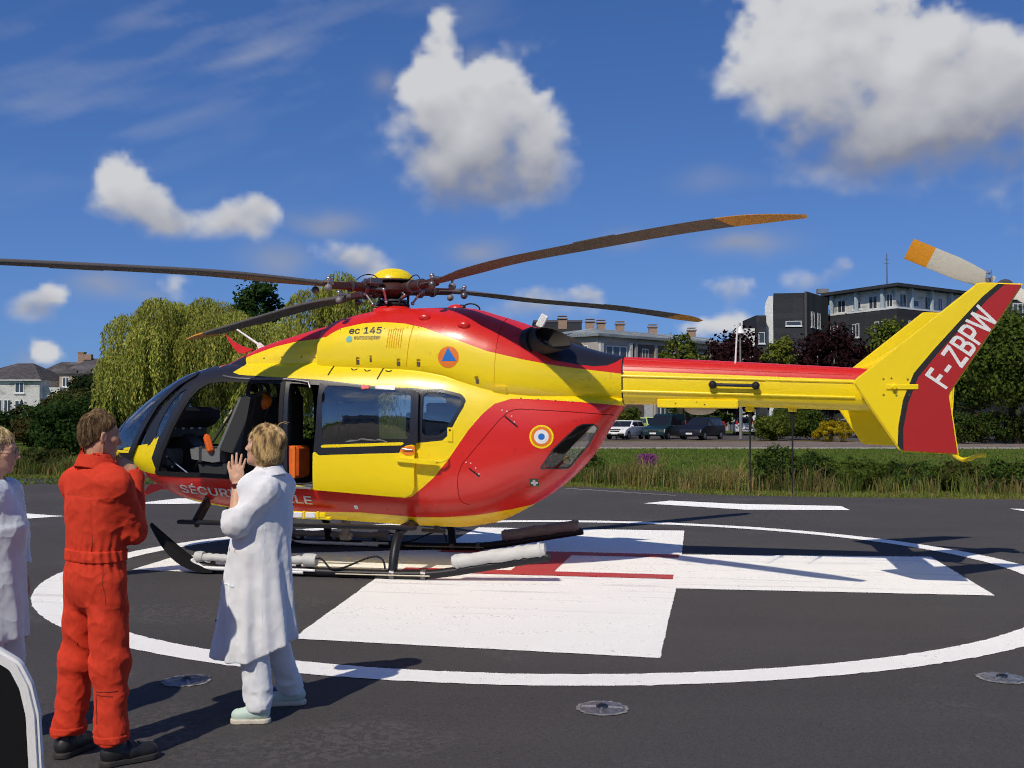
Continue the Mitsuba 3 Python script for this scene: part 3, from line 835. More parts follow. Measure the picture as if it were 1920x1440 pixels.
# door track on the yellow rear quarter, small fittings
hpart('door_track', conform([(0.50, 1.20), (0.78, 1.19), (0.78, 1.175), (0.50, 1.185)], 0.001, 0.014), 'dark_steel', 30)
lk = H['lslot'][0]
hpart('quarter_latch', decal(sg.box(0.885, 1.40, 0.925, 1.53).buffer(0.008), 0.002, 0.012), 'yellow_paint', 40)
hpart('quarter_latch', decal(sg.Point(0.905, 1.51).buffer(0.011), 0.015, 0.002), 'marking_black', 40)
hpart('rear_window_frame', decal(grow(H['rear_win'], 0.035).difference(rounded(H['rear_win'], 0.03)), 0.001, 0.006), 'black_gloss', 40)
hpart('clamshell_window_frame', decal(grow(H['clam_win'], 0.012).difference(rounded(H['clam_win'], 0.02)), 0.001, 0.004), 'black_gloss', 40)
# front door frame standing at the cockpit opening
op = sg.Polygon(H['cockpit_open'])
co = np.array(H['cockpit_open'])
# door seal round the opening
hpart('door_frame', conform(op.buffer(0.03).difference(op.buffer(-0.018)), -0.03, 0.010), 'black_rubber', 40)
hpart('top_rail', tube([(u, -(POD.side(u, w) + 0.014), w) for u, w in spline([(-1.72, 2.10), (-1.2, 2.06), (-0.72, 2.028), (-0.66, 2.005), (-0.655, 1.96)], 16)], 0.014, 8), 'dark_steel', 40)
hpart('front_pillar', conform(sg.LineString([(-2.87, 1.19), (-2.70, 1.50), (-2.52, 1.80), (-2.30, 2.02), (-2.12, 2.13)]).buffer(0.035), -0.02, 0.030), 'black_gloss', 40)
# markings
c0 = H['triangle_c'][0]
hpart('badge', decal(sg.Point(c0).buffer(0.114, 48), body=COWL), 'marking_orange', 40, COWLING, label='orange disc with a blue triangle')
hpart('badge_triangle', decal(sg.Polygon(H['triangle']), 0.004, body=COWL), 'marking_blue', 40, COWLING)
c0 = H['roundel_c'][0]
RN = hpart('roundel', decal(sg.Point(c0).buffer(0.122, 64).difference(sg.Point(c0).buffer(0.104, 64))), 'yellow_paint', 40, label='yellow ring of the roundel')
hpart('disc', decal(sg.Point(c0).buffer(0.104, 64).difference(sg.Point(c0).buffer(0.074, 64))), 'marking_orange', 40, RN)
hpart('disc', decal(sg.Point(c0).buffer(0.074, 64).difference(sg.Point(c0).buffer(0.034, 48))), 'marking_white', 40, RN)
hpart('disc', decal(sg.Point(c0).buffer(0.034, 48)), 'marking_blue', 40, RN)
cs = np.array(H['cross_sq'])
q0, q1 = cs.mean(0), 0.042
CR = hpart('first_aid_sign', decal(sg.box(q0[0] - q1, q0[1] - q1, q0[0] + q1, q0[1] + q1)), 'marking_green', 40)
hpart('cross', decal(sg.box(q0[0] - 0.033, q0[1] - 0.012, q0[0] + 0.033, q0[1] + 0.012).union(sg.box(q0[0] - 0.012, q0[1] - 0.033, q0[0] + 0.012, q0[1] + 0.033)), 0.004), 'marking_white', 40, CR)
sc_ = H['sec']
hpart('lettering', lettering('SÉCURITÉ CIVILE', sc_[0][0], sc_[0][1] - 0.004, (sc_[2][1] - sc_[0][1]) / (sc_[2][0] - sc_[0][0]), 0.088, sc_[2][0] - sc_[0][0], POD), 'lettering_grey', False, BODY)
e1 = H['ec145']
hpart('lettering', lettering('ec 145', e1[0][0], e1[0][1], -0.01, 0.070, e1[1][0] - e1[0][0], COWL), 'marking_black', False, COWLING)
e2 = H['euro']
hpart('lettering', lettering('eurocopter', e2[0][0] + 0.065, e2[0][1] + 0.005, -0.01, 0.046, e2[1][0] - e2[0][0] - 0.06, COWL, off=0.0035, bold=True), 'marking_olive', False, COWLING)
hpart('logo_disc', decal(sg.Point(e2[0][0] + 0.015, e2[0][1] + 0.008).buffer(0.036, 32), body=COWL), 'marking_teal', 40, COWLING)
wm = H['whitemark']
hpart('label', decal(sg.box(wm[0][0] - 0.02, wm[0][1] - 0.022, wm[0][0] + 0.02, wm[0][1] + 0.022)), 'marking_white', 40, BODY)
# screws along the lower cowling joint, dark dots
for u in np.linspace(1.62, 2.50, 6):
    w = 1.833 - 0.075 * (u - 1.6) + 0.012
    hpart('screw', ball((u, -max(COWL.side(u, w), POD.side(u, w)) - 0.001, w), 0.009, 1), 'dark_steel', True, BODY)
for u, w in ((-1.10, 2.31), (-0.86, 2.31), (-0.70, 2.30), (-1.32, 2.30)):
    hpart('screw', ball((u, -FAIR.side(u, w) - 0.0005, w), 0.009, 1), 'dark_steel', True, BODY)
hr = H['hingerows']
for a, b in ((hr[0], hr[1]), (hr[2], hr[3])):
    q = [np.array(a) + (np.array(b) - np.array(a)) * t_ for t_ in np.linspace(0, 1, 8)]
    sd = [max(POD.side(u, w), 0.3) for u, w in q]
    hpart('roof_seam', tube([(p_[0], -(s_ + 0.001), p_[1]) for p_, s_ in zip(q, sd)], 0.007, 6), 'black_paint', True, BODY)
    hpart('roof_bolt', ball((q[0][0], -sd[0] - 0.003, q[0][1]), 0.016, 1), 'dark_steel', True, BODY)
for u, w in hr[4:7]:
    hpart('roof_clip', tube([(u - 0.035, -POD.side(u, w + 0.01) - 0.004, w + 0.012), (u - 0.012, -POD.side(u, w) - 0.006, w - 0.006), (u + 0.012, -POD.side(u, w) - 0.006, w - 0.004), (u + 0.035, -POD.side(u, w + 0.01) - 0.004, w + 0.008)], 0.006, 6), 'black_paint', True, BODY)
hu_, hw2 = hr[7]
hpart('filler_cap', conform(sg.box(hu_ - 0.06, hw2 - 0.03, hu_ + 0.06, hw2 + 0.03).buffer(0.012), 0.0, 0.02, COWL), 'yellow_paint', 40, BODY)
for k, u in enumerate(np.linspace(0.36, 0.80, 12)):
    w = 1.945 - 0.10 * (u - 0.36)
    hpart('rivet', ball((u, -POD.side(u, w) - 0.004, w), 0.0065, 1), 'steel', True, BODY)

for px0, px1 in (((1.468, 1.655), (1.60, 1.545)), ((1.10, 1.115), (1.205, 1.03))):
    qq = np.array(px0) + (np.array(px1) - np.array(px0)) * np.linspace(0, 1, 6)[:, None]
    hpart('hinge', tube([(u, -(POD.side(u, w) + 0.002), w) for u, w in qq], 0.008, 6), 'black_paint', True, BODY)
    for du, dw in ((0.02, 0.05), (0.07, 0.0), (-0.03, 0.06), (0.10, -0.06)):
        hpart('rivet', ball((qq[0, 0] + du, -(POD.side(qq[0, 0] + du, qq[0, 1] + dw) + 0.001), qq[0, 1] + dw), 0.008, 1), 'marking_white', True, BODY)
for u, w in ((0.78, 0.60), (0.72, 0.72), (-0.30, 0.66), (0.18, 0.66), (0.30, 0.60), (1.02, 1.36), (1.10, 1.30), (1.13, 1.40), (1.03, 1.28), (1.09, 1.45)):
    hpart('rivet', ball((u, -(POD.side(u, w) + 0.001), w), 0.010, 1), 'red_paint', True, BODY)
for u in np.linspace(-0.40, 1.55, 16):
    hpart('rivet', ball((u, -(COWL.side(u, 2.60) + 0.0005), 2.60), 0.006, 1), 'dark_steel', True, COWLING) if COWL.at(u)[1] > 2.66 else None
# cowling bumps, handles, exhausts
for u, w in H['bumps']:
    hpart('air_scoop', ball((u, -COWL.side(u, w) - 0.005, w), 0.055, 3, (1.25, 0.8, 0.85)), 'red_paint', True, COWLING)
tb = H['topbump']
hpart('beacon_base', ball(((tb[0][0] + tb[1][0]) / 2, 0, 2.865), 0.09, 3, (1.1, 0.9, 0.55)), 'red_paint', True, COWLING)
hpart('beacon', cyl((tb[1][0] - 0.02, 0, 2.875), (tb[1][0] + 0.035, 0, 2.87), 0.038, 16), 'black_gloss', 40, COWLING)
a, b = tb[2][0] + 0.01, tb[3][0] + 0.02
hpart('hand_rail', tube(spline([(a, -0.05, 2.84), (a, -0.05, 2.885), (a + 0.03, -0.05, 2.905), (b - 0.03, -0.05, 2.895), (b, -0.05, 2.87), (b, -0.05, 2.82)], 24), 0.009, 8), 'black_paint', True, COWLING)
plain('bore_black', (0.012, 0.011, 0.010))
mat('exhaust_metal', (0.045, 0.038, 0.032), 0.6, spec=0.3)


def exhaust(s):
    ax = np.array([0.80, -0.45 * 1, 0.16])
    ax /= np.linalg.norm(ax)
    nn = np.array([0.30, -0.66, 0.69])
    c = np.array([1.945, -0.60, 2.475])
    x = np.cross(ax, [0, 0, 1])
    x /= np.linalg.norm(x)
    y = np.cross(x, ax)
    th = np.arange(40) * 2 * PI / 40

    def rim(r, shift=0.0):
        e = r * (np.cos(th)[:, None] * x + np.sin(th)[:, None] * y)
        t_ = -(e @ nn) / (ax @ nn)
        return c + e + t_[:, None] * ax + shift * ax
    base = c - 0.55 * ax
    ro, ri = 0.150, 0.136
    e = (np.cos(th)[:, None] * x + np.sin(th)[:, None] * y)
    rings = [base + ro * e, rim(ro, -0.02), rim(ro * 0.985, 0.0), rim(ri, 0.0), c - 0.40 * ax + ri * e * 0.95]
    V = np.vstack(rings)
    F = []
    n = 40
    for i in range(len(rings) - 1):
        for k in range(n):
            p, q = i * n + k, i * n + (k + 1) % n
            F += [[p, q, q + n], [p, q + n, p + n]]
    V[:, 1] *= s
    m = trimesh.Trimesh(V, F, process=False)
    core = trimesh.Trimesh(np.vstack([rings[-1] * [1, s, 1], (c - 0.40 * ax) * [1, s, 1]]), [[k, (k + 1) % n, n] for k in range(n)], process=False)
    return m, core


for s in (1, -1):
    m, core = exhaust(s)
    EX = hpart('exhaust_pipe', m, 'exhaust_metal', 40)
    hpart('bore_disc', core, 'bore_black', False, EX)  # plain black disc that closes the bore of the pipe
    sl = COWL
    hpart('collar', tube([(1.68, s * -0.50, 2.43), (1.745, s * -0.535, 2.447)], [0.158, 0.158], 28), 'black_paint', 40, EX)
fl = H['exhaust'] if 'exhaust' in H else None
fm = box((0, 0, 0), (0.085, 0.035, 0.15), bevel=0.01)
fm.apply_transform(trimesh.transformations.rotation_matrix(0.5, [0, 1, 0]))
fm.apply_translation((1.79, -0.36, 2.675))
hpart('drain_flap', fm, 'white_plastic', 30, COWLING)

# tail boom
BOOM = Loft(u=[2.62, 3.5, 4.4, 5.1, 5.5], zb=[1.785, 1.765, 1.738, 1.714, 1.715], zt=[2.300, 2.255, 2.20, 2.156, 2.13], hw=[0.27, 0.245, 0.22, 0.20, 0.18],
            zm=[1.99, 1.97, 1.945, 1.93, 1.92], nb=[2.7] * 5, nt=[2.7] * 5)
TB = hpart('tail_boom', BOOM.mesh(0, 60, 80), 'livery_paint', 30)
hpart('joint_ring', BOOM.mesh(-0.006, 4, 64, 2.625, 2.645), 'black_paint', 30, TB)
for w0, w1 in ((2.084, 2.006), (1.924, 1.847)):
    q = [(u, -(BOOM.side(u, w0 + (w1 - w0) * (u - 2.61) / 2.39) + 0.006), w0 + (w1 - w0) * (u - 2.61) / 2.39) for u in np.linspace(2.60, 5.02, 14)]
    hpart('rail', tube(q, 0.013, 8), 'yellow_paint', 40, TB)
    hpart('rail', tube([(a, -b, c) for a, b, c in q], 0.013, 8), 'yellow_paint', 40, TB)
for w0, w1 in ((2.262, 2.125), (2.19, 2.075)):
    hpart('seam', tube([(u, -(BOOM.side(u, w0 + (w1 - w0) * (u - 2.66) / 2.4) + 0.0005), w0 + (w1 - w0) * (u - 2.66) / 2.4) for u in np.linspace(2.66, 5.0, 14)], 0.0045, 6), 'red_paint', 40, TB)
(bu0, bw0), (bu1, bw1) = H['boomhandle']
HB = hpart('tow_bar', cyl((bu0, -0.30, bw0), (bu1, -0.285, bw1), 0.018, 12), 'black_gloss', 40, TB)
for u, w in ((bu0, bw0), (bu1, bw1)):
    hpart('knob', cat(ball((u, -0.295, w), 0.042, 2), cyl((u, -0.295, w), (u, -0.20, w - 0.01), 0.02, 10)), 'black_rubber', 40, HB)
hpart('inspection_cover', conform(sg.box(4.12, 1.93, 4.27, 2.03), 0.0, 0.004, BOOM), 'yellow_paint', 40, TB)
bb = np.array(H['boombox'])
BX = hpart('antenna_box', box(((bb[0, 0] + bb[1, 0]) / 2, -0.07, 1.786), (bb[1, 0] - bb[0, 0], 0.32, 0.090), bevel=0.008, R=trimesh.transformations.rotation_matrix(0.012, [0, 1, 0])), 'yellow_paint', 30, TB)
mat('radome_beige', (0.42, 0.36, 0.24), 0.35, coat=0.5)
dm = H['dome']
hpart('radome', ball(((dm[0][0] + dm[1][0]) / 2, -0.04, 1.742), 1.0, 3, ((dm[1][0] - dm[0][0]) / 2, 0.13, 0.075)), 'radome_beige', True, TB)
for u, dk in ((3.20, 0), (3.42, 0.012), (3.50, -0.012)):
    hpart('screw', ball((u, -0.231, 1.79 + dk), 0.007, 1), 'dark_steel', True, TB)
for u0 in (3.97, 4.405):
    WH = hpart('whip_antenna', tube([(u0, -0.05, 1.74), (u0, -0.05, 1.70), (u0 + 0.002, -0.05, 1.54), (u0, -0.05, 1.50), (u0 - 0.005, -0.05, 0.84)], [0.024, 0.022, 0.016, 0.010, 0.006], 10), 'black_rubber', 40, TB)
    hpart('mount', cyl((u0, -0.05, 1.765), (u0, -0.05, 1.70), 0.045, 14), 'yellow_paint', 40, WH)
hpart('top_antenna', tube([(3.818, -0.12, 2.16), (3.82, -0.12, 2.2), (3.845, -0.12, 2.645)], [0.018, 0.010, 0.008], 8), 'white_plastic', 40, TB)

# tail: fin, stabilizer, end plates


def slab(poly, v, th, edge=0.02):
    """A plate of the thickness th in the (u, w) plane at v, its edges rounded."""
    g_ = sg.Polygon(poly).buffer(0)
    cr = [(0.0, -0.5), (edge * 0.6, -0.30), (edge, 0.0)]
    layers = []
    for o, h_ in ((-edge, -0.5), (-edge * 0.35, -0.40), (0.0, 0.0), (-edge * 0.35, 0.40), (-edge, 0.5)):
        layers.append((g_.buffer(o, join_style='mitre'), h_ * th))
    parts = []
    for (p0, h0), (p1, h1) in zip(layers[:-1], layers[1:]):
        a0, a1 = np.array(p0.exterior.coords)[:-1], np.array(p1.exterior.coords)[:-1]
        pts = np.vstack([np.c_[a0[:, 0], np.full(len(a0), v + h0), a0[:, 1]], np.c_[a1[:, 0], np.full(len(a1), v + h1), a1[:, 1]]])
        parts.append((p0, p1, h0, h1))
    # central extrusion with a thinner, smaller skin on both sides
    m = trimesh.creation.extrude_polygon(g_, th * 0.6, engine='earcut')
    o = trimesh.creation.extrude_polygon(g_.buffer(-edge * 0.5, join_style='mitre'), th, engine='earcut')
    out = []
    for q, t_ in ((m, th * 0.6), (o, th)):
        V = q.vertices
        q.vertices = np.stack([V[:, 0], v - t_ / 2 + V[:, 2], V[:, 1]], -1)
        q.fix_normals()
        out.append(to_man(q))
    return to_tri(out[0] + out[1])


mat('plate_red', (0.40, 0.014, 0.014), 0.4, coat=0.4)
PN, PB = H['plate_n'], H['plate_black']
BP = sg.Polygon(PB).buffer(0)
blk_left = sg.Polygon([(5.0, 0.5), *[PB[k] for k in range(0, 8)], (6.25, 3.2), (4.0, 3.2), (4.0, 0.5)])


def end_plate(v, side):
    full = sg.Polygon(PN).buffer(0)
    P = hpart('end_plate', slab(list(full.exterior.coords)[:-1], v, 0.06), 'yellow_paint', 30)
    band = sg.Polygon([*PB]).buffer(0).intersection(full.buffer(-0.012))
    redp = sg.Polygon([*[PB[k] for k in range(8, len(PB))][::-1], (6.9, 3.3), (6.9, 0.9), (5.32, 0.9)]).buffer(0).intersection(full.buffer(-0.012)).difference(band)
    f = 1 if side < 0 else -1
    for s in (side,):
        o = v + s * 0.0305
        for g_, mm, nm, t_ in ((redp, 'plate_red', 'red_panel', 0.003), (band, 'marking_black', 'black_band', 0.003)):
            m = cat(*[trimesh.creation.extrude_polygon(q, t_, engine='earcut') for q in getattr(g_, 'geoms', [g_])])
            V = m.vertices
            m.vertices = np.stack([V[:, 0], o + (V[:, 2] if s > 0 else -V[:, 2]), V[:, 1]], -1)
            m.fix_normals()
            hpart(nm, m, mm, False, P)
    return P


PNK = end_plate(-1.4, -1)
rg = H['reg']
d = np.array(rg[1]) - np.array(rg[0])
Lr = np.linalg.norm(d)
d /= Lr
m = meshkit.text_mesh('F-ZBPW', 0.212, 0.002, bold=True)
V = m.vertices
V[:, 0] *= Lr / V[:, 0].max()
m.vertices = np.stack([rg[0][0] + V[:, 0] * d[0] - V[:, 1] * d[1], -1.4355 - V[:, 2], rg[0][1] + V[:, 0] * d[1] + V[:, 1] * d[0]], -1)
m.fix_normals()
hpart('lettering', m, 'marking_white', False, PNK)
fb = H['fbolt'][0]
hpart('fitting', cat(cyl((fb[0], -1.43, fb[1]), (fb[0], -1.475, fb[1]), 0.03, 16, 0.018), box((fb[0] + 0.07, -1.436, fb[1]), (0.28, 0.014, 0.05), bevel=0.006)), 'yellow_paint', 30, PNK)
for du, dw in ((-0.09, 0.075), (-0.02, 0.08), (0.12, 0.07), (-0.09, -0.07), (0.13, -0.075), (0.02, -0.075)):
    hpart('screw', ball((fb[0] + du, -1.433, fb[1] + dw), 0.008, 1), 'dark_steel', True, PNK)
end_plate(1.4, 1)
hpart('stabilizer', cat(*[box((5.28, s * 0.79, 1.92), (0.42, 1.20, 0.055), bevel=0.02) for s in (-1, 1)]), 'yellow_paint', 30)
FIN = hpart('tail_fin', slab([(4.95, 2.10), (5.25, 2.24), (5.75, 2.58), (6.22, 2.96), (6.42, 2.98), (6.55, 2.92), (6.30, 2.5), (6.02, 2.05), (5.98, 1.45), (5.80, 1.40), (5.55, 1.72), (5.2, 1.74)], 0.0, 0.11, 0.04), 'yellow_paint', 30)
bp = H['bumper']
hpart('tail_skid', tube(spline([(5.85, 0, 1.42), (bp[0][0], 0, bp[0][1]), (bp[1][0], 0, bp[1][1]), (bp[2][0], 0, bp[2][1]), (bp[3][0], 0, bp[3][1])], 18), 0.023, 10), 'yellow_paint', 40)
# tail rotor on the port side of the fin
th_ = H['tr_hub']
hb = np.array([th_[0][0], -0.30, th_[0][1]])
TR = hpart('tail_rotor', cat(cyl((hb[0], 0.0, hb[2]), (hb[0], -0.38, hb[2]), 0.05, 16), cyl((hb[0], -0.22, hb[2]), (hb[0], -0.34, hb[2]), 0.085, 16)), 'dark_steel', 40)
mat('blade_white', (0.62, 0.60, 0.52), 0.45)
mat('blade_orange', (0.72, 0.30, 0.02), 0.45)
tip = np.array([th_[3][0], -0.30, th_[3][1]])
dd = (tip - hb) / np.linalg.norm(tip - hb)
pp = np.array([-dd[2], 0, dd[0]])
for s in (1, -1):
    def pt(r, c, v):
        return hb + s * dd * r + pp * c + np.array([0, v, 0])

    def blade_piece(r0, r1, c=0.105, n=2):
        rows = []
        for r in np.linspace(r0, r1, n):
            k = min(1, 0.45 + r * 1.2) if r < 0.46 else 1
            sec = [(-1, 0), (-0.5, 0.012), (0.3, 0.016), (0.9, 0.008), (1, 0), (0.9, -0.006), (0.3, -0.010), (-0.5, -0.008)]
            rows.append([pt(r, a_ * c * k, b_ + 0.03 * a_ * s) for a_, b_ in sec])
        V = np.array(rows).reshape(-1, 3)
        F = []
        k8 = 8
        for i in range(n - 1):
            for k in range(k8):
                p_, q_ = i * k8 + k, i * k8 + (k + 1) % k8
                F += [[p_, q_, q_ + k8], [p_, q_ + k8, p_ + k8]]
        for o_ in (0, (n - 1) * k8):
            F += [[o_, o_ + k, o_ + k + 1] for k in range(1, k8 - 1)]
        m_ = trimesh.Trimesh(V, F, process=False)
        m_.fix_normals()
        return m_
    TBL = hpart('blade', blade_piece(0.12, 0.76, n=6), 'blade_white', 30, TR)
    hpart('tip', blade_piece(0.7605, 0.99), 'blade_orange', 30, TR)
hpart('pitch_link', cat(cyl(tuple(hb + [-0.13, -0.02, 0.02]), tuple(hb + [-0.15, -0.03, 0.17]), 0.022, 10), cyl(tuple(hb + [-0.15, -0.03, 0.10]), tuple(hb + [-0.15, -0.03, 0.13]), 0.035, 12), cyl(tuple(hb + [-0.15, -0.03, 0.15]), tuple(hb + [-0.15, -0.03, 0.18]), 0.03, 12), cyl(tuple(hb), tuple(hb + [-0.13, -0.02, 0.02]), 0.03, 10)), 'chrome', 40, TR)
# ------------------------------------------------------------------ the helicopter: main rotor
mat('blade_grey', proc(lambda p, n, uv: mi.Color3f(0.105, 0.092, 0.082) * (0.8 + 0.4 * fbm(p.x * 3, p.y * 3, p.z * 3, 3))), 0.5)
mat('hub_brown', (0.055, 0.018, 0.015), 0.5)
HUBZ = 3.10
RT = hpart('main_rotor', cat(cyl((0, 0, 2.84), (0, 0, 3.0), 0.075, 20), lathe([(0, 3.0), (0.13, 3.0), (0.20, 3.04), (0.24, 3.075), (0.24, 3.12), (0.21, 3.155), (0.12, 3.175), (0, 3.178)], 28)), 'hub_brown', 40)
hpart('hub_cap', lathe([(0.235, 3.196), (0.242, 3.204), (0.236, 3.226), (0.212, 3.266), (0.168, 3.302), (0.108, 3.326), (0.045, 3.337), (0, 3.338)], 40), 'yellow_paint', 50, RT)
hpart('cap_flange', lathe([(0, 3.178), (0.20, 3.180), (0.236, 3.190), (0.236, 3.1965), (0, 3.1965)], 32), 'dark_steel', 40, RT)
hpart('mast_base', lathe([(0.25, 2.83), (0.245, 2.865), (0.205, 2.885), (0.20, 2.893), (0, 2.893)], 32), 'red_paint', 40, RT)
hpart('swashplate', lathe([(0.06, 2.894), (0.185, 2.894), (0.195, 2.915), (0.185, 2.935), (0.12, 2.95), (0.10, 2.985), (0.06, 2.985)], 28), 'black_rubber', 40, RT)
hpart('swashplate_ring', lathe([(0.10, 2.952), (0.165, 2.955), (0.165, 2.975), (0.10, 2.98)], 28), 'dark_steel', 40, RT)
BZ = {221: [(0.30, 3.095), (0.9, 3.085), (2, 3.096), (3, 3.064), (4, 3.02), (5.45, 2.925)], 311: [(0.30, 3.10), (0.9, 3.115), (2, 3.19), (3, 3.21), (4, 3.22), (5.45, 3.165)],
      41: [(0.30, 3.10), (0.9, 3.14), (2, 3.125), (3, 3.13), (4, 3.12), (5.45, 3.056)], 131: [(0.30, 3.10), (0.9, 3.09), (2, 3.065), (3, 3.00), (4, 2.93), (5.45, 2.825)]}
BLADE_LABELS = {221: None, 311: None, 41: None, 131: None}


def world_to_heli(a):
    return math.radians(a) - HPSI


for ang, zz in BZ.items():
    zz = np.array(zz)
    zf = CubicSpline(zz[:, 0], zz[:, 1])
    aa = world_to_heli(ang)
    er = np.array([math.cos(aa), math.sin(aa), 0])
    el = np.array([-er[1], er[0], 0])        # leading edge side, the rotor turns anticlockwise seen from above
    sec = np.array([(0.30, 0.0), (0.27, 0.35), (0.15, 0.6), (-0.10, 0.5), (-0.45, 0.18), (-0.70, 0.03), (-0.70, -0.03), (-0.40, -0.12), (-0.05, -0.30), (0.15, -0.36), (0.27, -0.22)])

    def section(r, c0, c1, thick, twist):
        pz = float(zf(r))
        c, s_ = math.cos(twist), math.sin(twist)
        x = sec[:, 0] * (c1 - c0) + 0.0
        y = sec[:, 1] * thick
        return er * r + np.array([0, 0, pz]) + (x * c - y * s_)[:, None] * el + (x * s_ + y * c)[:, None] * np.array([0, 0, 1.0])

    def blade_mesh(rs, chord, thick):
        rows = [section(r, 0, chord(r), thick(r), math.radians(4.0 - 1.35 * r)) for r in rs]
        V = np.vstack(rows)
        n = len(sec)
        F = []
        for i in range(len(rs) - 1):
            for k in range(n):
                p, q = i * n + k, i * n + (k + 1) % n
                F += [[p, q, q + n], [p, q + n, p + n]]
        for o in (0, (len(rs) - 1) * n):
            F += [[o, o + k, o + k + 1] for k in range(1, n - 1)]
        m_ = trimesh.Trimesh(V, F, process=False)
        m_.fix_normals()
        return m_
    chord = lambda r: 0.325 * (0.34 + 0.66 * min(1, max(0, (r - 0.75) / 0.75))) * (1 if r < 4.95 else 1 - 0.62 * ((r - 4.95) / 0.5) ** 1.6)
    thick = lambda r: 0.055 * (1.25 - 0.25 * min(1, r / 1.6)) * (1 if r < 5.0 else 1 - 0.45 * (r - 5.0) / 0.45)
    BL = hpart('blade', blade_mesh(np.linspace(0.62, 4.76, 34), chord, thick), 'blade_grey', 35, RT)
    hpart('tip', blade_mesh(np.linspace(4.765, 5.45, 9), chord, thick), 'blade_orange', 35, BL)
    te = [er * r + el * (-0.70 * chord(r) - 0.012) * math.cos(tw) + [0, 0, float(zf(r)) + (-0.70 * chord(r) - 0.012) * math.sin(tw)] for r, tw in ((rr_, math.radians(4.0 - 1.35 * rr_)) for rr_ in (3.2, 3.45, 3.7))]
    hpart('trim_tab', cat(bar(te[0], te[1], 0.04, 0.007), bar(te[1], te[2], 0.04, 0.007)), 'blade_grey', False, BL)
    z9, z3 = float(zf(0.80)), 3.10
    GR = hpart('blade_grip', cat(cyl(er * 0.14 + [0, 0, z3], er * 0.60 + [0, 0, (z3 + z9) / 2], 0.056, 14, 0.05), bar(er * 0.5 + [0, 0, (z3 + z9) / 2], er * 0.82 + [0, 0, z9], 0.10, 0.075, 0.012)), 'hub_brown', 40, RT)
    hpart('collar', cat(cyl(er * 0.36 + [0, 0, z3], er * 0.40 + [0, 0, z3], 0.072, 16), cyl(er * 0.55 + [0, 0, z9 * 0.5 + z3 * 0.5], er * 0.575 + [0, 0, z9 * 0.5 + z3 * 0.5], 0.066, 16)), 'dark_steel', 40, GR)
    # pitch horn and pitch link
    ph = er * 0.26 + el * 0.20
    hpart('pitch_link', cat(tube([ph * 0.72 + [0, 0, 2.935], ph + [0, 0, 3.06]], 0.013, 8), ball(ph + [0, 0, 3.06], 0.024, 1), ball(ph * 0.72 + [0, 0, 2.935], 0.022, 1)), 'steel', 40, RT)
    hpart('pitch_horn', bar(ph + [0, 0, 3.065], er * 0.34 + [0, 0, 3.085], 0.045, 0.03, 0.008), 'dark_steel', 30, RT)
    # pendulum absorbers below the blade root
    for s in (-1, 1):
        c = er * 0.93 + el * s * 0.135 + [0, 0, z9 + 0.012]
        PD = hpart('pendulum', cat(ball(c + [0, 0, -0.062], 0.042, 2), cyl(c + [0, 0, 0.02], c + [0, 0, -0.05], 0.013, 8)), 'grey_plastic' if s > 0 else 'dark_steel', 40, RT)
    hpart('pendulum_bracket', cat(bar(er * 0.93 - el * 0.155 + [0, 0, z9 + 0.028], er * 0.93 + el * 0.155 + [0, 0, z9 + 0.028], 0.05, 0.03, 0.008), ball(er * 0.93 + el * 0.14 + [0, 0, z9 + 0.05], 0.03, 1, (1, 1, 0.8)), ball(er * 0.93 - el * 0.14 + [0, 0, z9 + 0.05], 0.03, 1, (1, 1, 0.8))), 'steel', 40, RT)
    # electric leads looping at the root
    hpart('lead', tube(spline([er * 0.22 + el * 0.05 + [0, 0, 3.18], er * 0.33 + el * 0.06 + [0, 0, 3.235], er * 0.43 + el * 0.04 + [0, 0, 3.22], er * 0.5 + el * 0.02 + [0, 0, 3.165]], 14), 0.006, 6), 'black_rubber', True, RT)
    hpart('damper', cat(bar(er * 0.24 + el * 0.13 + [0, 0, 3.155], er * 0.40 + el * 0.11 + [0, 0, 3.155], 0.075, 0.075, 0.012), cyl(er * 0.40 + el * 0.11 + [0, 0, 3.155], er * 0.45 + el * 0.10 + [0, 0, 3.15], 0.028, 12)), 'dark_steel', 30, RT)
hpart('scissor_link', cat(bar((0.10, -0.10, 2.96), (0.20, -0.16, 3.02), 0.04, 0.02, 0.005), bar((0.20, -0.16, 3.02), (0.12, -0.12, 3.07), 0.04, 0.02, 0.005)), 'steel', 30, RT)
for a in (0.5, 2.2, 3.9, 5.3):
    hpart('control_rod', tube([(0.17 * math.cos(a), 0.17 * math.sin(a), 2.87), (0.20 * math.cos(a + 0.3), 0.20 * math.sin(a + 0.3), 3.04)], 0.015, 8), 'black_gloss', 40, RT)

# antenna and wire cutters
ct = H['cutter_top']
hpart('wire_cutter', slab(ct, -0.02, 0.022, 0.004), 'red_paint', 30)
at_ = np.array(H['ant_top'])
hpart('blade_antenna', cat(tube([(at_[0, 0], 0.05, at_[0, 1]), (at_[1, 0], 0.05, at_[1, 1] - 0.01)], [0.010, 0.016], 10), slab([(at_[1, 0] - 0.03, at_[1, 1] + 0.005), (at_[1, 0] + 0.02, at_[1, 1] + 0.015), (at_[2, 0] + 0.02, at_[2, 1] - 0.02), (at_[3, 0] - 0.02, at_[3, 1] - 0.03)], 0.05, 0.024, 0.004)), 'white_plastic', 30)
cl = H['cutter_low']
hpart('wire_cutter', slab([cl[0], cl[1], (-2.70, 0.86), (-2.62, 0.80), cl[2]], -0.02, 0.03, 0.006), 'red_paint', 30)
hpart('pitot_tube', tube([(-3.36, -0.10, 1.21), (-3.46, -0.16, 1.20), (-3.60, -0.17, 1.205)], 0.012, 8), 'steel', 40)

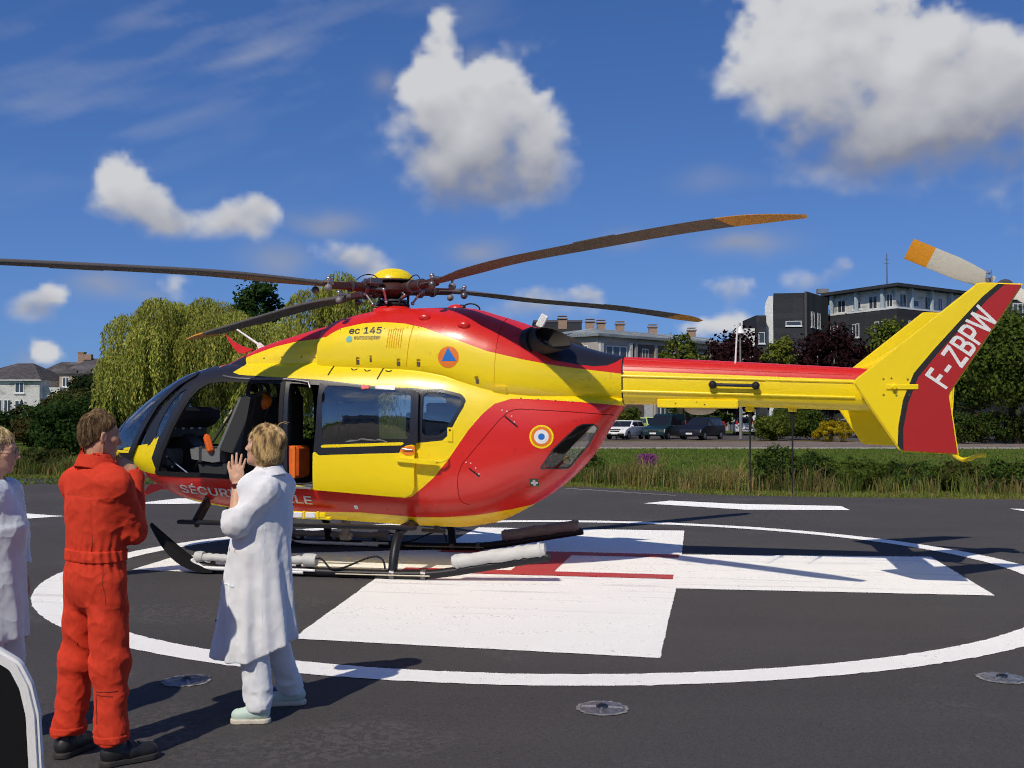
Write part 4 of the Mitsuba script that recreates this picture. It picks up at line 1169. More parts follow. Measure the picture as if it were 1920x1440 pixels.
# ------------------------------------------------------------------ the helicopter: landing gear
LG = hpart('landing_gear', cat(*[tube(spline([(u, -1.20, 0.09), (u, -1.12, 0.30), (u, -0.98, 0.44), (u, -0.75, 0.485), (u, 0.75, 0.485), (u, 0.98, 0.44), (u, 1.12, 0.30), (u, 1.20, 0.09)], 60), 0.048, 14) for u in (-1.22, 0.395)]), 'black_paint', 40)
mat('float_grey', proc(lambda p, n, uv: mi.Color3f(0.56, 0.56, 0.54) * (0.75 + 0.4 * fbm(p.x * 9, p.y * 9, p.z * 9, 4))), 0.6)
mat('float_brown', proc(lambda p, n, uv: mi.Color3f(0.24, 0.195, 0.18) * (0.7 + 0.6 * fbm(p.x * 9, p.y * 9, p.z * 9, 4))), 0.6)
mat('ski_black', (0.012, 0.012, 0.013), 0.85, spec=0.2)
sk = H['skid']
for v, cover in ((-1.2, 'float_grey'), (1.2, 'float_brown')):
    path = spline([(-1.80, v, 0.115), (-1.62, v, 0.062), (-1.3, v, 0.053), (-0.4, v, 0.052), (0.55, v, 0.052), (0.82, v, 0.066), (1.12, v, 0.112), (1.55, v, 0.190), (2.00, v, 0.27)], 60)
    S = hpart('skid', tube(path, 0.046, 14), 'black_paint', 40)
    # upturned ski at the front, wide and flat
    rows = []
    for t_ in np.linspace(0, 1, 14):
        q = spline([(-2.30, 0.505), (-2.20, 0.395), (-2.02, 0.222), (-1.80, 0.085), (-1.55, 0.03)], 14)[int(round(t_ * 13))]
        wd = 0.012 + 0.060 * math.sin(min(1, t_ * 1.25) * PI * 0.62)
        th = 0.014 + 0.03 * math.sin(t_ * PI)
        rows.append([(q[0] - th * 0.6, v - wd, q[1] - th), (q[0] - th * 0.6, v + wd, q[1] - th), (q[0] + th * 0.6, v + wd, q[1] + th), (q[0] + th * 0.6, v - wd, q[1] + th)])
    V = np.array(rows).reshape(-1, 3)
    F = []
    for i in range(13):
        for k in range(4):
            p, q = i * 4 + k, i * 4 + (k + 1) % 4
            F += [[p, q, q + 4], [p, q + 4, p + 4]]
    F += [[0, 1, 2], [0, 2, 3], [52, 54, 53], [52, 55, 54]]
    sm = trimesh.Trimesh(V, F, process=False)
    sm.fix_normals()
    hpart('ski_tip', sm, 'ski_black', 40, S)
    hpart('wear_strip', cat(tube([(-1.74, v - 0.03, 0.10), (-1.66, v - 0.03, 0.062)], 0.022, 8), tube([(-1.66, v - 0.045, 0.062), (-0.55, v - 0.045, 0.050)], 0.022, 10), tube([(-0.75, v - 0.055, 0.075), (-0.42, v - 0.055, 0.072)], 0.014, 8)), 'white_plastic', 40, S)
    hpart('step_plate', box((-1.84 + 0.07, v - 0.05, 0.12), (0.05, 0.03, 0.09), bevel=0.01, R=trimesh.transformations.rotation_matrix(-0.5, [0, 1, 0])), 'white_plastic', 30, S)
    # packed floats
    rng = np.random.default_rng(4 if v < 0 else 5)

    def roll(a, b, r, n=22, lump=0.003):
        ts = np.linspace(0, 1, n)
        P = np.array(a) + (np.array(b) - np.array(a)) * ts[:, None]
        rr = r + rng.normal(0, lump, n)
        rr[0] = rr[-1] = r * 0.9
        m_ = tube(P, rr, 18)
        m_.vertices[:, 2] += 0.003 * np.sin(m_.vertices[:, 0] * 19)
        return m_
    hpart('float_cover', roll((1.03, v - 0.02, 0.195), (1.97, v - 0.02, 0.345), 0.066), cover, 40, S)
    for u in (1.06, 1.90):
        hpart('float_strap', cyl((u, v - 0.02, 0.195 + (u - 1.03) * 0.16), (u + 0.028, v - 0.02, 0.1995 + (u - 1.03) * 0.16), 0.0735, 18), cover, 40, S)
    hpart('float_cover', cat(roll((-1.70, v - 0.01, 0.168), (-0.50, v - 0.01, 0.165), 0.043, 30, 0.004), roll((-1.77, v - 0.01, 0.175), (-1.68, v - 0.01, 0.178), 0.060, 6, 0.002), roll((-0.56, v - 0.01, 0.172), (-0.42, v - 0.01, 0.172), 0.066, 6, 0.002)), cover, 40, S)
    hpart('float_bracket', cat(*[bar((u, v, 0.06), (u, v, 0.15), 0.03, 0.05, 0.004, up=(1, 0, 0)) for u in (-1.58, -1.1, -0.62)], tube([(1.0, v, 0.095), (2.02, v, 0.262)], 0.035, 10), *[bar((u, v, 0.10 + (u - 1.0) * 0.16), (u, v, 0.17 + (u - 1.0) * 0.16), 0.05, 0.05, 0.004, up=(1, 0, 0)) for u in (1.2, 1.5, 1.85)]), 'black_rubber', 30, S)
    hpart('hose', tube(spline([(-0.42, v - 0.02, 0.19), (-0.33, v - 0.04, 0.17), (-0.27, v - 0.05, 0.11), (-0.15, v - 0.05, 0.10), (0.33, v - 0.05, 0.11)], 24), 0.010, 8), 'black_rubber', True, S)
    hpart('pipe', tube([(-0.2, v - 0.055, 0.045), (0.8, v - 0.055, 0.05)], 0.007, 6), 'radome_beige', 40, S)
    hpart('clamp', cat(*[cyl((u, v, 0.052), (u + 0.05, v, 0.052), 0.058, 16) for u in (-1.245, 0.37, 0.70)]), 'dark_steel', 40, S)
st = H['step']
for v in (-1.0, 1.0):
    ST = hpart('entry_step', bar((st[0][0], v, 0.515), (st[1][0], v, 0.50), 0.10, 0.045, 0.012), 'black_paint', 30)
    hpart('strut', bar((-1.90, v * 0.98, 0.50), (-1.94, v * 0.62, 0.72), 0.05, 0.13, 0.01), 'black_paint', 30, ST)
    hpart('strut', bar((0.45, v, 0.49), (0.40, v * 1.02, 0.40), 0.05, 0.05, 0.008), 'black_paint', 30, ST)
# lamps and probes under the belly
cg = H['cargo']
LB = hpart('belly_lamp', cat(bar((-1.08, -0.72, 0.575), (-0.45, -0.72, 0.555), 0.07, 0.035, 0.01), bar((-0.98, -0.745, 0.60), (-0.50, -0.745, 0.588), 0.04, 0.06, 0.01)), 'yellow_paint', 30)
for u in (-0.82, -0.67):
    hpart('lamp_glass', box((u, -0.770, 0.590), (0.115, 0.02, 0.062), bevel=0.008), 'white_plastic', 30, LB)
for u in (-1.0, -0.90, -0.745, -0.585):
    hpart('lamp_post', box((u, -0.765, 0.592), (0.025, 0.03, 0.085), bevel=0.006), 'yellow_paint', 30, LB)
hpart('belly_camera', cat(cyl((-1.80, -0.25, 0.62), (-1.80, -0.25, 0.46), 0.10, 18, 0.09), ball((-1.80, -0.25, 0.46), 0.09, 2)), 'dark_plastic', 40)
hpart('belly_probe', cat(cyl((0.62, -0.35, 0.47), (0.62, -0.35, 0.40), 0.03, 10), bar((0.45, -0.35, 0.41), (0.72, -0.35, 0.40), 0.05, 0.04, 0.01)), 'dark_plastic', 40)
hpart('cargo_hook', cat(cyl((-0.55, 0, 0.48), (-0.55, 0, 0.30), 0.05, 12), box((-0.55, 0, 0.28), (0.14, 0.10, 0.08), bevel=0.02)), 'dark_steel', 30)

# ------------------------------------------------------------------ the helicopter: inside
mat('seat_grey', (0.15, 0.155, 0.16), 0.8)
mat('seat_dark', (0.03, 0.031, 0.034), 0.8)
mat('bag_orange', proc(lambda p, n, uv: mi.Color3f(0.80, 0.13, 0.012) * (0.8 + 0.35 * fbm(p.x * 9, p.y * 9, p.z * 9, 3))), 0.65)
cabin = to_man(POD.mesh(0.05, 60, 80))
fl_ = cabin ^ uprism([(-2.9, 0.955), (-2.9, 0.93), (-1.5, 0.885), (1.25, 0.86), (1.25, 0.885), (-1.5, 0.91)], *both)
hpart('cabin_floor', to_tri(fl_), 'cabin_floor_grey', False)
hpart('door_sill', bar((-1.30, -0.845, 0.913), (-0.62, -0.848, 0.888), 0.10, 0.02, 0.004), 'steel', False)
hpart('bulkhead', to_tri(cabin ^ uprism([(1.22, 0.5), (1.26, 0.5), (1.26, 2.4), (1.22, 2.4)], *both)), 'cabin_lining', False)
hpart('instrument_hood', to_tri((cabin ^ uprism([(-2.80, 1.66), (-2.68, 1.77), (-2.40, 1.765), (-2.345, 1.72), (-2.345, 1.64), (-2.41, 1.56), (-2.55, 1.50), (-2.75, 1.30)], -0.50, 0.45))), 'seat_dark', 30)
hpart('instrument_panel', box((-2.56, 0, 1.52), (0.10, 0.9, 0.24), bevel=0.02), 'dark_plastic', 30)
hpart('center_console', to_tri(cabin ^ uprism([(-2.72, 0.90), (-2.72, 1.45), (-2.56, 1.5), (-2.25, 1.18), (-1.80, 1.12), (-1.78, 0.9)], -0.13, 0.13)), 'dark_plastic', 30)
for k in range(4):
    hpart('instrument', cyl((-2.505, -0.36 + 0.2 * k, 1.55), (-2.50, -0.36 + 0.2 * k, 1.55), 0.05, 20), 'steel', 40)


def seat(v, seam):
    S_ = hpart('seat', slab([(-1.83, 1.27), (-1.74, 1.24), (-1.53, 1.20), (-1.40, 1.88), (-1.47, 1.905), (-1.555, 1.885)], v, 0.46, 0.05), 'seat_dark', 30)
    hpart('back_cushion', slab([(-1.855, 1.27), (-1.79, 1.235), (-1.69, 1.42), (-1.535, 1.88), (-1.575, 1.885)], v - 0.06, 0.30, 0.02), 'seat_grey', 30, S_)
    hpart('base_cushion', slab([(-2.17, 1.305), (-1.78, 1.31), (-1.78, 1.14), (-1.88, 1.125), (-2.15, 1.165)], v, 0.44, 0.03), 'seat_grey', 30, S_)
    hpart('cushion_band', box((-2.03, v, 1.225), (0.06, 0.455, 0.19), bevel=0.02), 'seat_dark', 30, S_)
    hpart('pan', slab([(-2.1, 1.14), (-1.5, 1.14), (-1.55, 0.90), (-2.05, 0.90)], v, 0.34, 0.03), 'seat_dark', 30, S_)
    fr = spline([(-1.50, v - 0.10, 1.86), (-1.505, v - 0.10, 2.0), (-1.47, v - 0.10, 2.04), (-1.42, v - 0.10, 2.03), (-1.405, v - 0.10, 1.88)], 20)
    hpart('headrest', cat(tube(fr, 0.025, 8), tube(fr + [0, 0.2, 0], 0.025, 8), bar((-1.50, v - 0.1, 1.98), (-1.50, v + 0.1, 1.98), 0.03, 0.10, 0.01)), 'seat_dark', 30, S_)
    hpart('harness', bar((-1.90, v - 0.19, 1.36), (-1.62, v - 0.10, 1.83), 0.05, 0.012, up=(1, 0.1, -0.5)), 'seat_dark', 30, S_)
    for t0, t1 in ((0.45, 0.6), (0.66, 0.76)):
        a, b = np.array((-1.905, v - 0.195, 1.365)), np.array((-1.628, v - 0.105, 1.835))
        hpart('harness_pad', bar(a + (b - a) * t0, a + (b - a) * t1, 0.045, 0.018, 0.004, up=(1, 0.1, -0.5)), 'radome_beige', 30, S_)
    return S_


seat(-0.42, 1)
seat(0.42, 1)
hpart('foot_cushion', box((-2.62, -0.30, 1.18), (0.24, 0.34, 0.20), bevel=0.03), 'seat_grey', 30)
hb_ = hpart('rescue_bag', box((-1.92, -0.66, 1.35), (0.08, 0.08, 0.22), bevel=0.03, R=trimesh.transformations.rotation_matrix(-0.3, [0, 1, 0])), 'bag_orange', 40)
he = H['helmet'][0]
hm = hpart('helmet', ball((he[0] + 0.03, -0.30, he[1]), 0.115, 3, (1.1, 1, 0.95)), 'handle_orange', True)
hpart('visor', ball((he[0] - 0.05, -0.34, he[1]), 0.075, 2, (0.8, 1, 0.9)), 'radome_beige', True, hm)
for k, (a, b) in enumerate((((-2.45, -0.62, 1.20), (-2.08, -0.66, 0.96)), ((-2.42, -0.55, 1.08), (-2.15, -0.6, 0.95)), ((-2.05, -0.66, 1.0), (-1.88, -0.62, 0.93)))):
    hpart('control_lever', cat(cyl(a, b, 0.011, 8), ball(a, 0.02, 1)), 'chrome', 40)
bg = H['bigbag']
BG = hpart('medical_bag', box((-1.02, -0.30, 1.145), (0.165, 0.36, 0.36), bevel=0.03), 'bag_orange', 30)
hpart('strap', cat(box((-1.06, -0.485, 1.15), (0.03, 0.012, 0.36)), box((-0.985, -0.485, 1.15), (0.03, 0.012, 0.36))), 'handle_orange', False, BG)
BG2 = hpart('medical_bag', box((-1.17, -0.22, 1.08), (0.14, 0.30, 0.26), bevel=0.03), 'bag_orange', 30)
hpart('cabin_seat', cat(box((-0.85, 0.35, 1.15), (0.45, 0.5, 0.12), bevel=0.04), box((-0.66, 0.35, 1.50), (0.10, 0.5, 0.66), bevel=0.04)), 'seat_dark', 30)
hpart('cabin_seat', cat(box((-1.2, 0.0, 1.62), (0.10, 0.42, 0.60), bevel=0.04), box((-1.33, 0.0, 1.2), (0.36, 0.42, 0.12), bevel=0.04)), 'seat_dark', 30)
hpart('stretcher', cat(box((0.35, 0.25, 1.10), (1.5, 0.5, 0.10), bevel=0.03), box((0.35, 0.25, 1.0), (1.4, 0.06, 0.2))), 'seat_dark', 30)
hpart('equipment_rack', cat(box((0.75, -0.2, 1.6), (0.5, 0.35, 0.4), bevel=0.02), box((0.2, 0.55, 1.55), (0.35, 0.25, 0.3), bevel=0.02)), 'cabin_lining', 30)
hpart('roof_switch_panel', box((-1.75, 0, 2.16), (0.5, 0.4, 0.08), bevel=0.02), 'seat_dark', 30)
hpart('grab_rail', cat(tube(spline([(-1.38, -0.35, 2.15), (-1.2, -0.4, 2.10), (-1.0, -0.45, 2.04), (-0.8, -0.5, 2.03)], 12), 0.012, 8), tube([(-1.36, -0.15, 2.05), (-1.14, -0.15, 1.92)], 0.05, 10)), 'dark_plastic', 30)
# ------------------------------------------------------------------ beyond the pad: paths, car park


def strip(name, pts0, pts1, z, mt, label):
    obj(None, name, sheet([*pts0, *pts1[::-1]], z), mt)
    labels[name] = {'label': label, 'kind': 'structure'}


strip('footpath', [(3, 57.5), (80, 55.5)], [(3, 72), (80, 71)], -0.012, 'path_grit', 'grey gravel path in front of the car park')
k0 = prism([(2, 56.3), (80, 54.3), (80, 55.3), (2, 57.3)], -0.03, 0.03)
obj(None, 'path_kerb', k0, 'kerb_stone')
labels['path_kerb'] = {'label': 'pale stone kerb along the near edge of the gravel path', 'kind': 'structure'}
plain('dry_soil', proc(lambda p, n, uv: mix(mi.Color3f(0.17, 0.125, 0.07), mi.Color3f(0.11, 0.11, 0.04), smoothstep(0.4, 0.6, fbm(p.x * 1.3, p.y * 1.3, 0, 3))) * (0.7 + 0.5 * noise(p.x * 8, p.y * 8))))
strip('soil_bed', [(4, 72.2), (80, 71.2)], [(4, 75.5), (80, 75)], -0.014, 'dry_soil', 'strip of bare soil and dry grass before the parked cars')
strip('car_park', [(4, 75.7), (90, 75.2)], [(4, 106), (90, 106)], -0.016, 'park_asphalt', 'grey asphalt car park behind the lawn')

# ------------------------------------------------------------------ buildings
plain('render_white', proc(lambda p, n, uv: mix(mi.Color3f(0.60, 0.61, 0.60), mi.Color3f(0.34, 0.35, 0.33), smoothstep(0.52, 0.72, fbm(p.x * 0.6, p.y * 0.6, p.z * 0.9, 4))) * (0.9 + 0.2 * noise(p.x * 6, p.y * 6, p.z * 6))))
plain('render_tan', proc(lambda p, n, uv: mi.Color3f(0.44, 0.36, 0.28) * (0.85 + 0.3 * fbm(p.x * 1.5, p.y * 1.5, p.z * 1.5, 3))))
plain('render_grey', proc(lambda p, n, uv: mi.Color3f(0.40, 0.36, 0.345) * (0.85 + 0.3 * fbm(p.x * 0.8, p.y * 0.8, p.z * 0.8, 3))))
plain('slate', proc(lambda p, n, uv: mi.Color3f(0.105, 0.100, 0.108) * (0.7 + 0.35 * cell_rand(dr.floor(p.x * 2.2), dr.floor(p.y * 2.2), dr.floor(p.z * 3.5)) + 0.4 * smoothstep(0.5, 0.75, fbm(p.x * 0.5, p.y * 0.5, p.z * 0.9, 4)))))
plain('roof_sheet', proc(lambda p, n, uv: mi.Color3f(0.27, 0.31, 0.34) * (0.8 + 0.5 * smoothstep(0.45, 0.7, fbm(p.x * 0.4, p.y * 0.6, p.z, 4)))))
plain('charcoal_cladding', proc(lambda p, n, uv: mi.Color3f(0.048, 0.052, 0.062) * (0.85 + 0.3 * cell_rand(dr.floor(p.z * 1.4), dr.floor((p.x - p.y) * 0.25)))))
plain('charcoal_cladding_warm', proc(lambda p, n, uv: mi.Color3f(0.080, 0.085, 0.088) * (0.85 + 0.3 * cell_rand(dr.floor((p.x + p.y) * 1.1), 3))))
plain('window_white', (0.70, 0.72, 0.74))
plain('brick_tan', (0.34, 0.24, 0.18))
mat('window_glass', (0.045, 0.055, 0.07), 0.08, spec=0.7)
plain('loggia_brown', (0.15, 0.115, 0.105))
plain('column_blue', (0.42, 0.52, 0.60))


def frame_of(a, b):
    """Along, outward (to the camera) of a wall from a to b on plan."""
    a, b = np.array(a, float), np.array(b, float)
    d = (b - a) / np.linalg.norm(b - a)
    o = np.array([d[1], -d[0]])
    if o @ (-(a + b) / 2) < 0:
        o = -o
    return a, d, o, np.linalg.norm(b - a)


def wall_box(a, b, s0, s1, z0, z1, out0, out1, bevel=0):
    """A box on the wall a-b from s0 to s1 along it, z0 to z1, out0 to out1 off its face."""
    a, d, o, L = frame_of(a, b)
    q = [a + d * s0 + o * out0, a + d * s1 + o * out0, a + d * s1 + o * out1, a + d * s0 + o * out1]
    return prism([tuple(p) for p in q], z0, z1)


def window(parent, a, b, s, z, w, h, mull=1, frame='window_white', sill=True):
    """A window: frame, glass, sill, set into a dark reveal."""
    F_ = obj(parent, 'window', cat(wall_box(a, b, s - w / 2, s - w / 2 + 0.09, z, z + h, -0.02, 0.06), wall_box(a, b, s + w / 2 - 0.09, s + w / 2, z, z + h, -0.02, 0.06),
                                   wall_box(a, b, s - w / 2 + 0.09, s + w / 2 - 0.09, z, z + 0.09, -0.02, 0.06), wall_box(a, b, s - w / 2 + 0.09, s + w / 2 - 0.09, z + h - 0.09, z + h, -0.02, 0.06),
                                   *[wall_box(a, b, s - w / 2 + w * (k + 1) / (mull + 1) - 0.05, s - w / 2 + w * (k + 1) / (mull + 1) + 0.05, z + 0.09, z + h - 0.09, -0.02, 0.055) for k in range(mull)]), frame)
    obj(F_, 'pane', wall_box(a, b, s - w / 2 + 0.09, s + w / 2 - 0.09, z + 0.09, z + h - 0.09, -0.02, 0.02), 'window_glass')
    if sill:
        obj(F_, 'sill', wall_box(a, b, s - w / 2 - 0.1, s + w / 2 + 0.1, z - 0.16, z - 0.003, 0, 0.16), frame)
    return F_


def hip_roof(pts, ridge0, ridge1, z0, z1, over=0.4):
    """A hip roof over a four-cornered plan (a, b, c, d; ridge runs along a-b)."""
    P = np.array(pts, float)
    c = P.mean(0)
    Q = P + (P - c) / np.linalg.norm(P - c, axis=1, keepdims=True) * over
    V = np.array([[*Q[0], z0], [*Q[1], z0], [*Q[2], z0], [*Q[3], z0], [*ridge0, z1], [*ridge1, z1]])
    F = [[0, 1, 5], [0, 5, 4], [1, 2, 5], [2, 3, 4], [2, 4, 5], [3, 0, 4], [0, 2, 1], [0, 3, 2]]
    m = trimesh.Trimesh(V, F, process=False)
    m.fix_normals()
    return m


# the low block with the long roof
A0, A1, A2, A3 = (6.2, 114.5), (9.02, 112.0), (27.0, 129.0), (20.0, 140.0)
LBK = thing('apartment_block', 'low grey apartment block with a pale sheet roof, chimneys and a long loggia', 'building')
corner = [(-2.0, 128.0), A0, A1, A2, A3]
obj(LBK, 'wall', prism(sg.Polygon(corner).buffer(-0.01), -0.03, 10.1), 'render_grey')
for (p0, p1) in ((A1, A2),):
    L_ = frame_of(p0, p1)[3]
    obj(LBK, 'loggia', wall_box(p0, p1, 5.4, L_ - 0.3, 7.0, 9.55, 0.0, 0.03), 'loggia_brown')
    obj(LBK, 'rail', wall_box(p0, p1, 5.4, L_ - 0.3, 7.55, 7.66, 0.10, 0.16), 'loggia_brown')
    obj(LBK, 'rail', wall_box(p0, p1, 5.4, L_ - 0.3, 7.95, 8.06, 0.10, 0.16), 'loggia_brown')
    for k, s in enumerate(np.arange(6.0, L_ - 1, 3.4)):
        obj(LBK, 'pier', wall_box(p0, p1, s - 0.2, s + 0.2, -0.02, 9.6, 0.0, 0.25), 'render_grey')
        window(LBK, p0, p1, s + 1.7, 7.5, 1.1, 1.6, 0 if k % 2 else 1, sill=False)
        window(LBK, p0, p1, s + 1.7, 4.3, 1.5, 1.7, 1)
        window(LBK, p0, p1, s + 1.7, 1.2, 1.5, 1.7, 1)
    window(LBK, p0, p1, 2.9, 7.0, 3.4, 2.2, 2)
    obj(LBK, 'balcony', wall_box(p0, p1, 0.9, 5.0, 5.85, 6.9, 0.02, 1.3), 'render_white')
    obj(LBK, 'pilaster', wall_box(p0, p1, 4.9, 5.3, 0, 9.6, 0, 0.3), 'render_white')
    obj(LBK, 'pilaster', wall_box(p0, p1, 0.1, 0.6, 0, 9.6, 0, 0.3), 'render_white')
    window(LBK, p0, p1, 2.9, 3.6, 2.8, 1.8, 2)
window(LBK, A0, A1, 1.4, 7.0, 2.2, 2.2, 1)
a, d, o, L_ = frame_of(A1, A2)
cor = np.array(corner)
RB = sg.Polygon(corner).buffer(0.55, join_style='mitre')
RF = obj(LBK, 'roof', prism(RB, 10.1, 10.38), 'roof_sheet')
ins = np.array(sg.Polygon(corner).buffer(-3.2, join_style='mitre').exterior.coords)[:-1]
oute = np.array(RB.exterior.coords)[:-1]
vv, ff = [], []
rb0 = RB
for q0, q1, z0, z1 in ((RB, RB.buffer(-3.6, join_style='mitre'), 10.383, 11.25),):
    e0, e1 = np.array(q0.exterior.coords)[:-1], np.array(q1.exterior.coords)[:-1]
    n = min(len(e0), len(e1))
    V = np.vstack([np.c_[e0[:n], np.full(n, z0)], np.c_[e1[:n], np.full(n, z1)]])
    F = []
    for k in range(n):
        p, q = k, (k + 1) % n
        F += [[p, q, q + n], [p, q + n, p + n]]
    F += [[n, n + k, n + k + 1] for k in range(1, n - 1)]
    m = trimesh.Trimesh(V, F, process=False)
    m.fix_normals()
    obj(RF, 'slope', m, 'roof_sheet')
for s, dep in ((-1.2, 4.0), (3.6, 4.4), (5.4, 4.4), (8.4, 4.2), (14.2, 4.2), (21.4, 4.0)):
    q = a + d * s - o * dep
    obj(RF, 'chimney', cat(box((q[0], q[1], 11.5), (0.9, 0.9, 1.0)), box((q[0], q[1], 12.12), (1.15, 1.15, 0.12)), *[box((q[0] + dx, q[1], 12.03), (0.12, 0.8, 0.08)) for dx in (-0.35, 0.35)], box((q[0], q[1], 12.4), (1.0, 1.0, 0.06))), 'brick_tan')
obj(LBK, 'garage_door', wall_box((10.4, 108.0), (14.5, 110.5), 0.9, 3.6, 0, 3.0, 0, 0.05), 'loggia_brown')
obj(LBK, 'garage', prism([(10.1, 108.2), (14.6, 110.6), (13.0, 114), (9.0, 112.2)], -0.02, 3.6), 'render_white')
# dark block behind
DBK = thing('service_block', 'plain dark charcoal block standing behind the low apartment roof', 'building')
obj(DBK, 'wall', prism([(2.9, 142), (9.3, 142), (9.3, 150), (2.9, 150)], -0.03, 14.2), 'charcoal_cladding')
obj(DBK, 'coping', prism([(2.8, 141.9), (9.4, 141.9), (9.4, 150.1), (2.8, 150.1)], 14.2, 14.5), 'dark_steel')

# the dark hospital building
HB_ = thing('hospital_wing', 'dark clad building with a white recessed top floor behind the tail', 'building')
B0, B1, B2 = (47.6, 162.5), (54.2, 150.0), (72.0, 163.0)
TOPZ = 20.4
fx = frame_of(B0, B1)
obj(HB_, 'wall', prism([B0, B1, B2, (66, 175), (52, 175)], -0.03, 16.9), 'charcoal_cladding')
inset = sg.Polygon([B0, B1, B2, (66, 175), (52, 175)]).buffer(-0.9, join_style='mitre')
obj(HB_, 'top_floor', prism(inset, 16.9, 20.0), 'render_white')
obj(HB_, 'roof', prism(sg.Polygon([B0, B1, B2, (66, 175), (52, 175)]).buffer(0.5, join_style='mitre'), 20.0, 20.45), 'charcoal_cladding')
obj(HB_, 'terrace_edge', prism(sg.Polygon([B0, B1, B2, (66, 175), (52, 175)]).buffer(0.06, join_style='mitre').difference(sg.Polygon([B0, B1, B2, (66, 175), (52, 175)]).buffer(-0.2, join_style='mitre')), 16.9, 17.15), 'window_white')
I0 = np.array(inset.exterior.coords)
for (p0, p1, fr) in ((B0, B1, 1), (B1, B2, 0)):
    a, d, o, L_ = frame_of(p0, p1)
    for s in np.arange(1.2, L_, 5.0) if fr else np.arange(4.0, L_, 5.0):
        obj(HB_, 'column', wall_box(p0, p1, s - 0.2, s + 0.2, 16.9, 20.0, -0.5, -0.1), 'column_blue')
    q0, q1 = a - o * 0.9 + d * 0.9, a - o * 0.9 + d * (L_ - 0.9)
    for k, s in enumerate(np.arange(1.8, L_ - 2, 3.1)):
        if k % 3 == 1:
            window(HB_, q0, q1, s, 17.5, 1.6, 1.0, 0)
        else:
            window(HB_, q0, q1, s, 17.3, 1.1 if k % 2 else 1.6, 1.9, 1)
    for z in (13.3, 9.6, 5.9):
        for k, s in enumerate(np.arange(2.0 if fr else 3.5, L_ - 1, 4.4)):
            window(HB_, p0, p1, s, z, 1.3 if k % 2 else 1.6, 2.0, 1)
C0, C1, C2 = (42.9, 160.0), (47.4, 161.5), (36.2, 151.6)
obj(HB_, 'stair_wall', prism([(37.4, 152.5), (41.6, 152.0), (46.8, 160.6), (47.5, 168), (43, 168)], -0.03, 19.3), 'charcoal_cladding')
obj(HB_, 'link_wall', prism([(41.72, 152.1), (42.0, 151.9), (47.55, 160.2), (46.95, 160.5)], -0.03, 19.5), 'charcoal_cladding_warm')
for z in (14.6, 9.8):
    window(HB_, (37.4, 152.5), (41.6, 152.0), 2.8, z, 2.2, 0.7, 0)
for z in (14.6, 9.4, 5.0):
    for s in (2.6, 5.4):
        window(HB_, (42.0, 151.9), (47.55, 160.2), s, z, 1.5, 2.2, 1)
rw = sg.Polygon([(36.2, 152.6), (37.3, 152.3), (41.2, 168), (40.1, 168)])
m = prism(rw, -0.03, 18.9)
obj(HB_, 'end_wall', cat(prism(rw, -0.03, 17.4), *[prism(sg.Polygon([(36.2 + 0.02 * k * k, 152.6 - 0.001 * k), (37.3, 152.3), (41.2, 168), (40.1 + 0.02 * k * k, 168)]), 17.4 + 0.3 * (k - 1), 17.4 + 0.3 * k) for k in range(1, 6)]), 'window_white')
ANX = thing('hospital_annex', 'small dark annex with a white end wall left of the hospital wing', 'building')
obj(ANX, 'wall', prism([(34.6, 151), (36.0, 151), (36.0, 160), (34.6, 160)], -0.03, 16.0), 'charcoal_cladding')
window(ANX, (34.6, 151), (36.0, 151), 0.75, 12.0, 0.9, 1.6, 0)
obj(ANX, 'end_wall', prism([(33.0, 152), (34.55, 151.7), (34.55, 160), (33.0, 160)], -0.03, 14.2), 'window_white')
obj(HB_, 'roof_vent', box((47.5, 163, 20.8), (1.6, 1.2, 0.7)), 'grey_plastic')
MS = obj(HB_, 'mast', cat(cyl((53.7, 152.5, 20.4), (53.7, 152.5, 25.0), 0.10, 8, 0.05), bar((53.4, 152.5, 24.2), (54.0, 152.5, 24.2), 0.05, 0.05), bar((53.3, 152.5, 23.6), (54.1, 152.5, 23.6), 0.05, 0.05)), 'dark_steel')
FRB = thing('distant_block', 'dark far building with white windows at the right edge of the picture', 'building')
obj(FRB, 'wall', prism([(65.5, 140), (82, 138), (82, 150), (65.5, 150)], -0.03, 17.0), 'charcoal_cladding')
for s in (0.9, 3.4, 5.9):
    for z in (12.0, 8.6, 14.6):
        window(FRB, (65.5, 140), (82, 138), s, z, 1.3, 1.9, 1)
obj(FRB, 'roof', prism([(65.3, 139.8), (82.2, 137.8), (82.2, 150.2), (65.3, 150.2)], 17.0, 17.4), 'window_white')

# houses on the left
W0, W1 = (-66.0, 128.0), (-56.6, 128.0)
WH_ = thing('white_house', 'white rendered house with a brown slate hip roof at the left edge', 'building')
obj(WH_, 'wall', prism([W0, W1, (-56.6, 138), (-66, 138)], -0.03, 6.1), 'render_white')
obj(WH_, 'roof', hip_roof([W0, W1, (-56.6, 138), (-66, 138)], (-61.6, 133), (-59.6, 133), 6.1, 8.3), 'slate')
obj(WH_, 'gutter', cat(wall_box(W0, W1, -0.3, 9.7, 5.95, 6.08, 0.05, 0.45)), 'window_white')
for px_, z, w, h in ((-59.0, 4.5, 1.1, 1.3), (-59.0, 2.3, 1.1, 1.3), (-60.4, 2.0, 0.95, 1.7), (-60.98 + 0.0, 2.0, 0.0, 0)):
    if w:
        window(WH_, W0, W1, px_ + 66.0, z, w, h, 1)
window(WH_, W0, W1, -61.5 + 66.0, 2.0, 0.95, 1.7, 1)
obj(WH_, 'lean_to', prism([(-56.58, 129), (-54.6, 129), (-54.6, 136), (-56.58, 136)], -0.03, 5.2), 'render_white')
SB_ = thing('slate_tower', 'narrow slate hung dormer block with a tall chimney between the two houses', 'building')
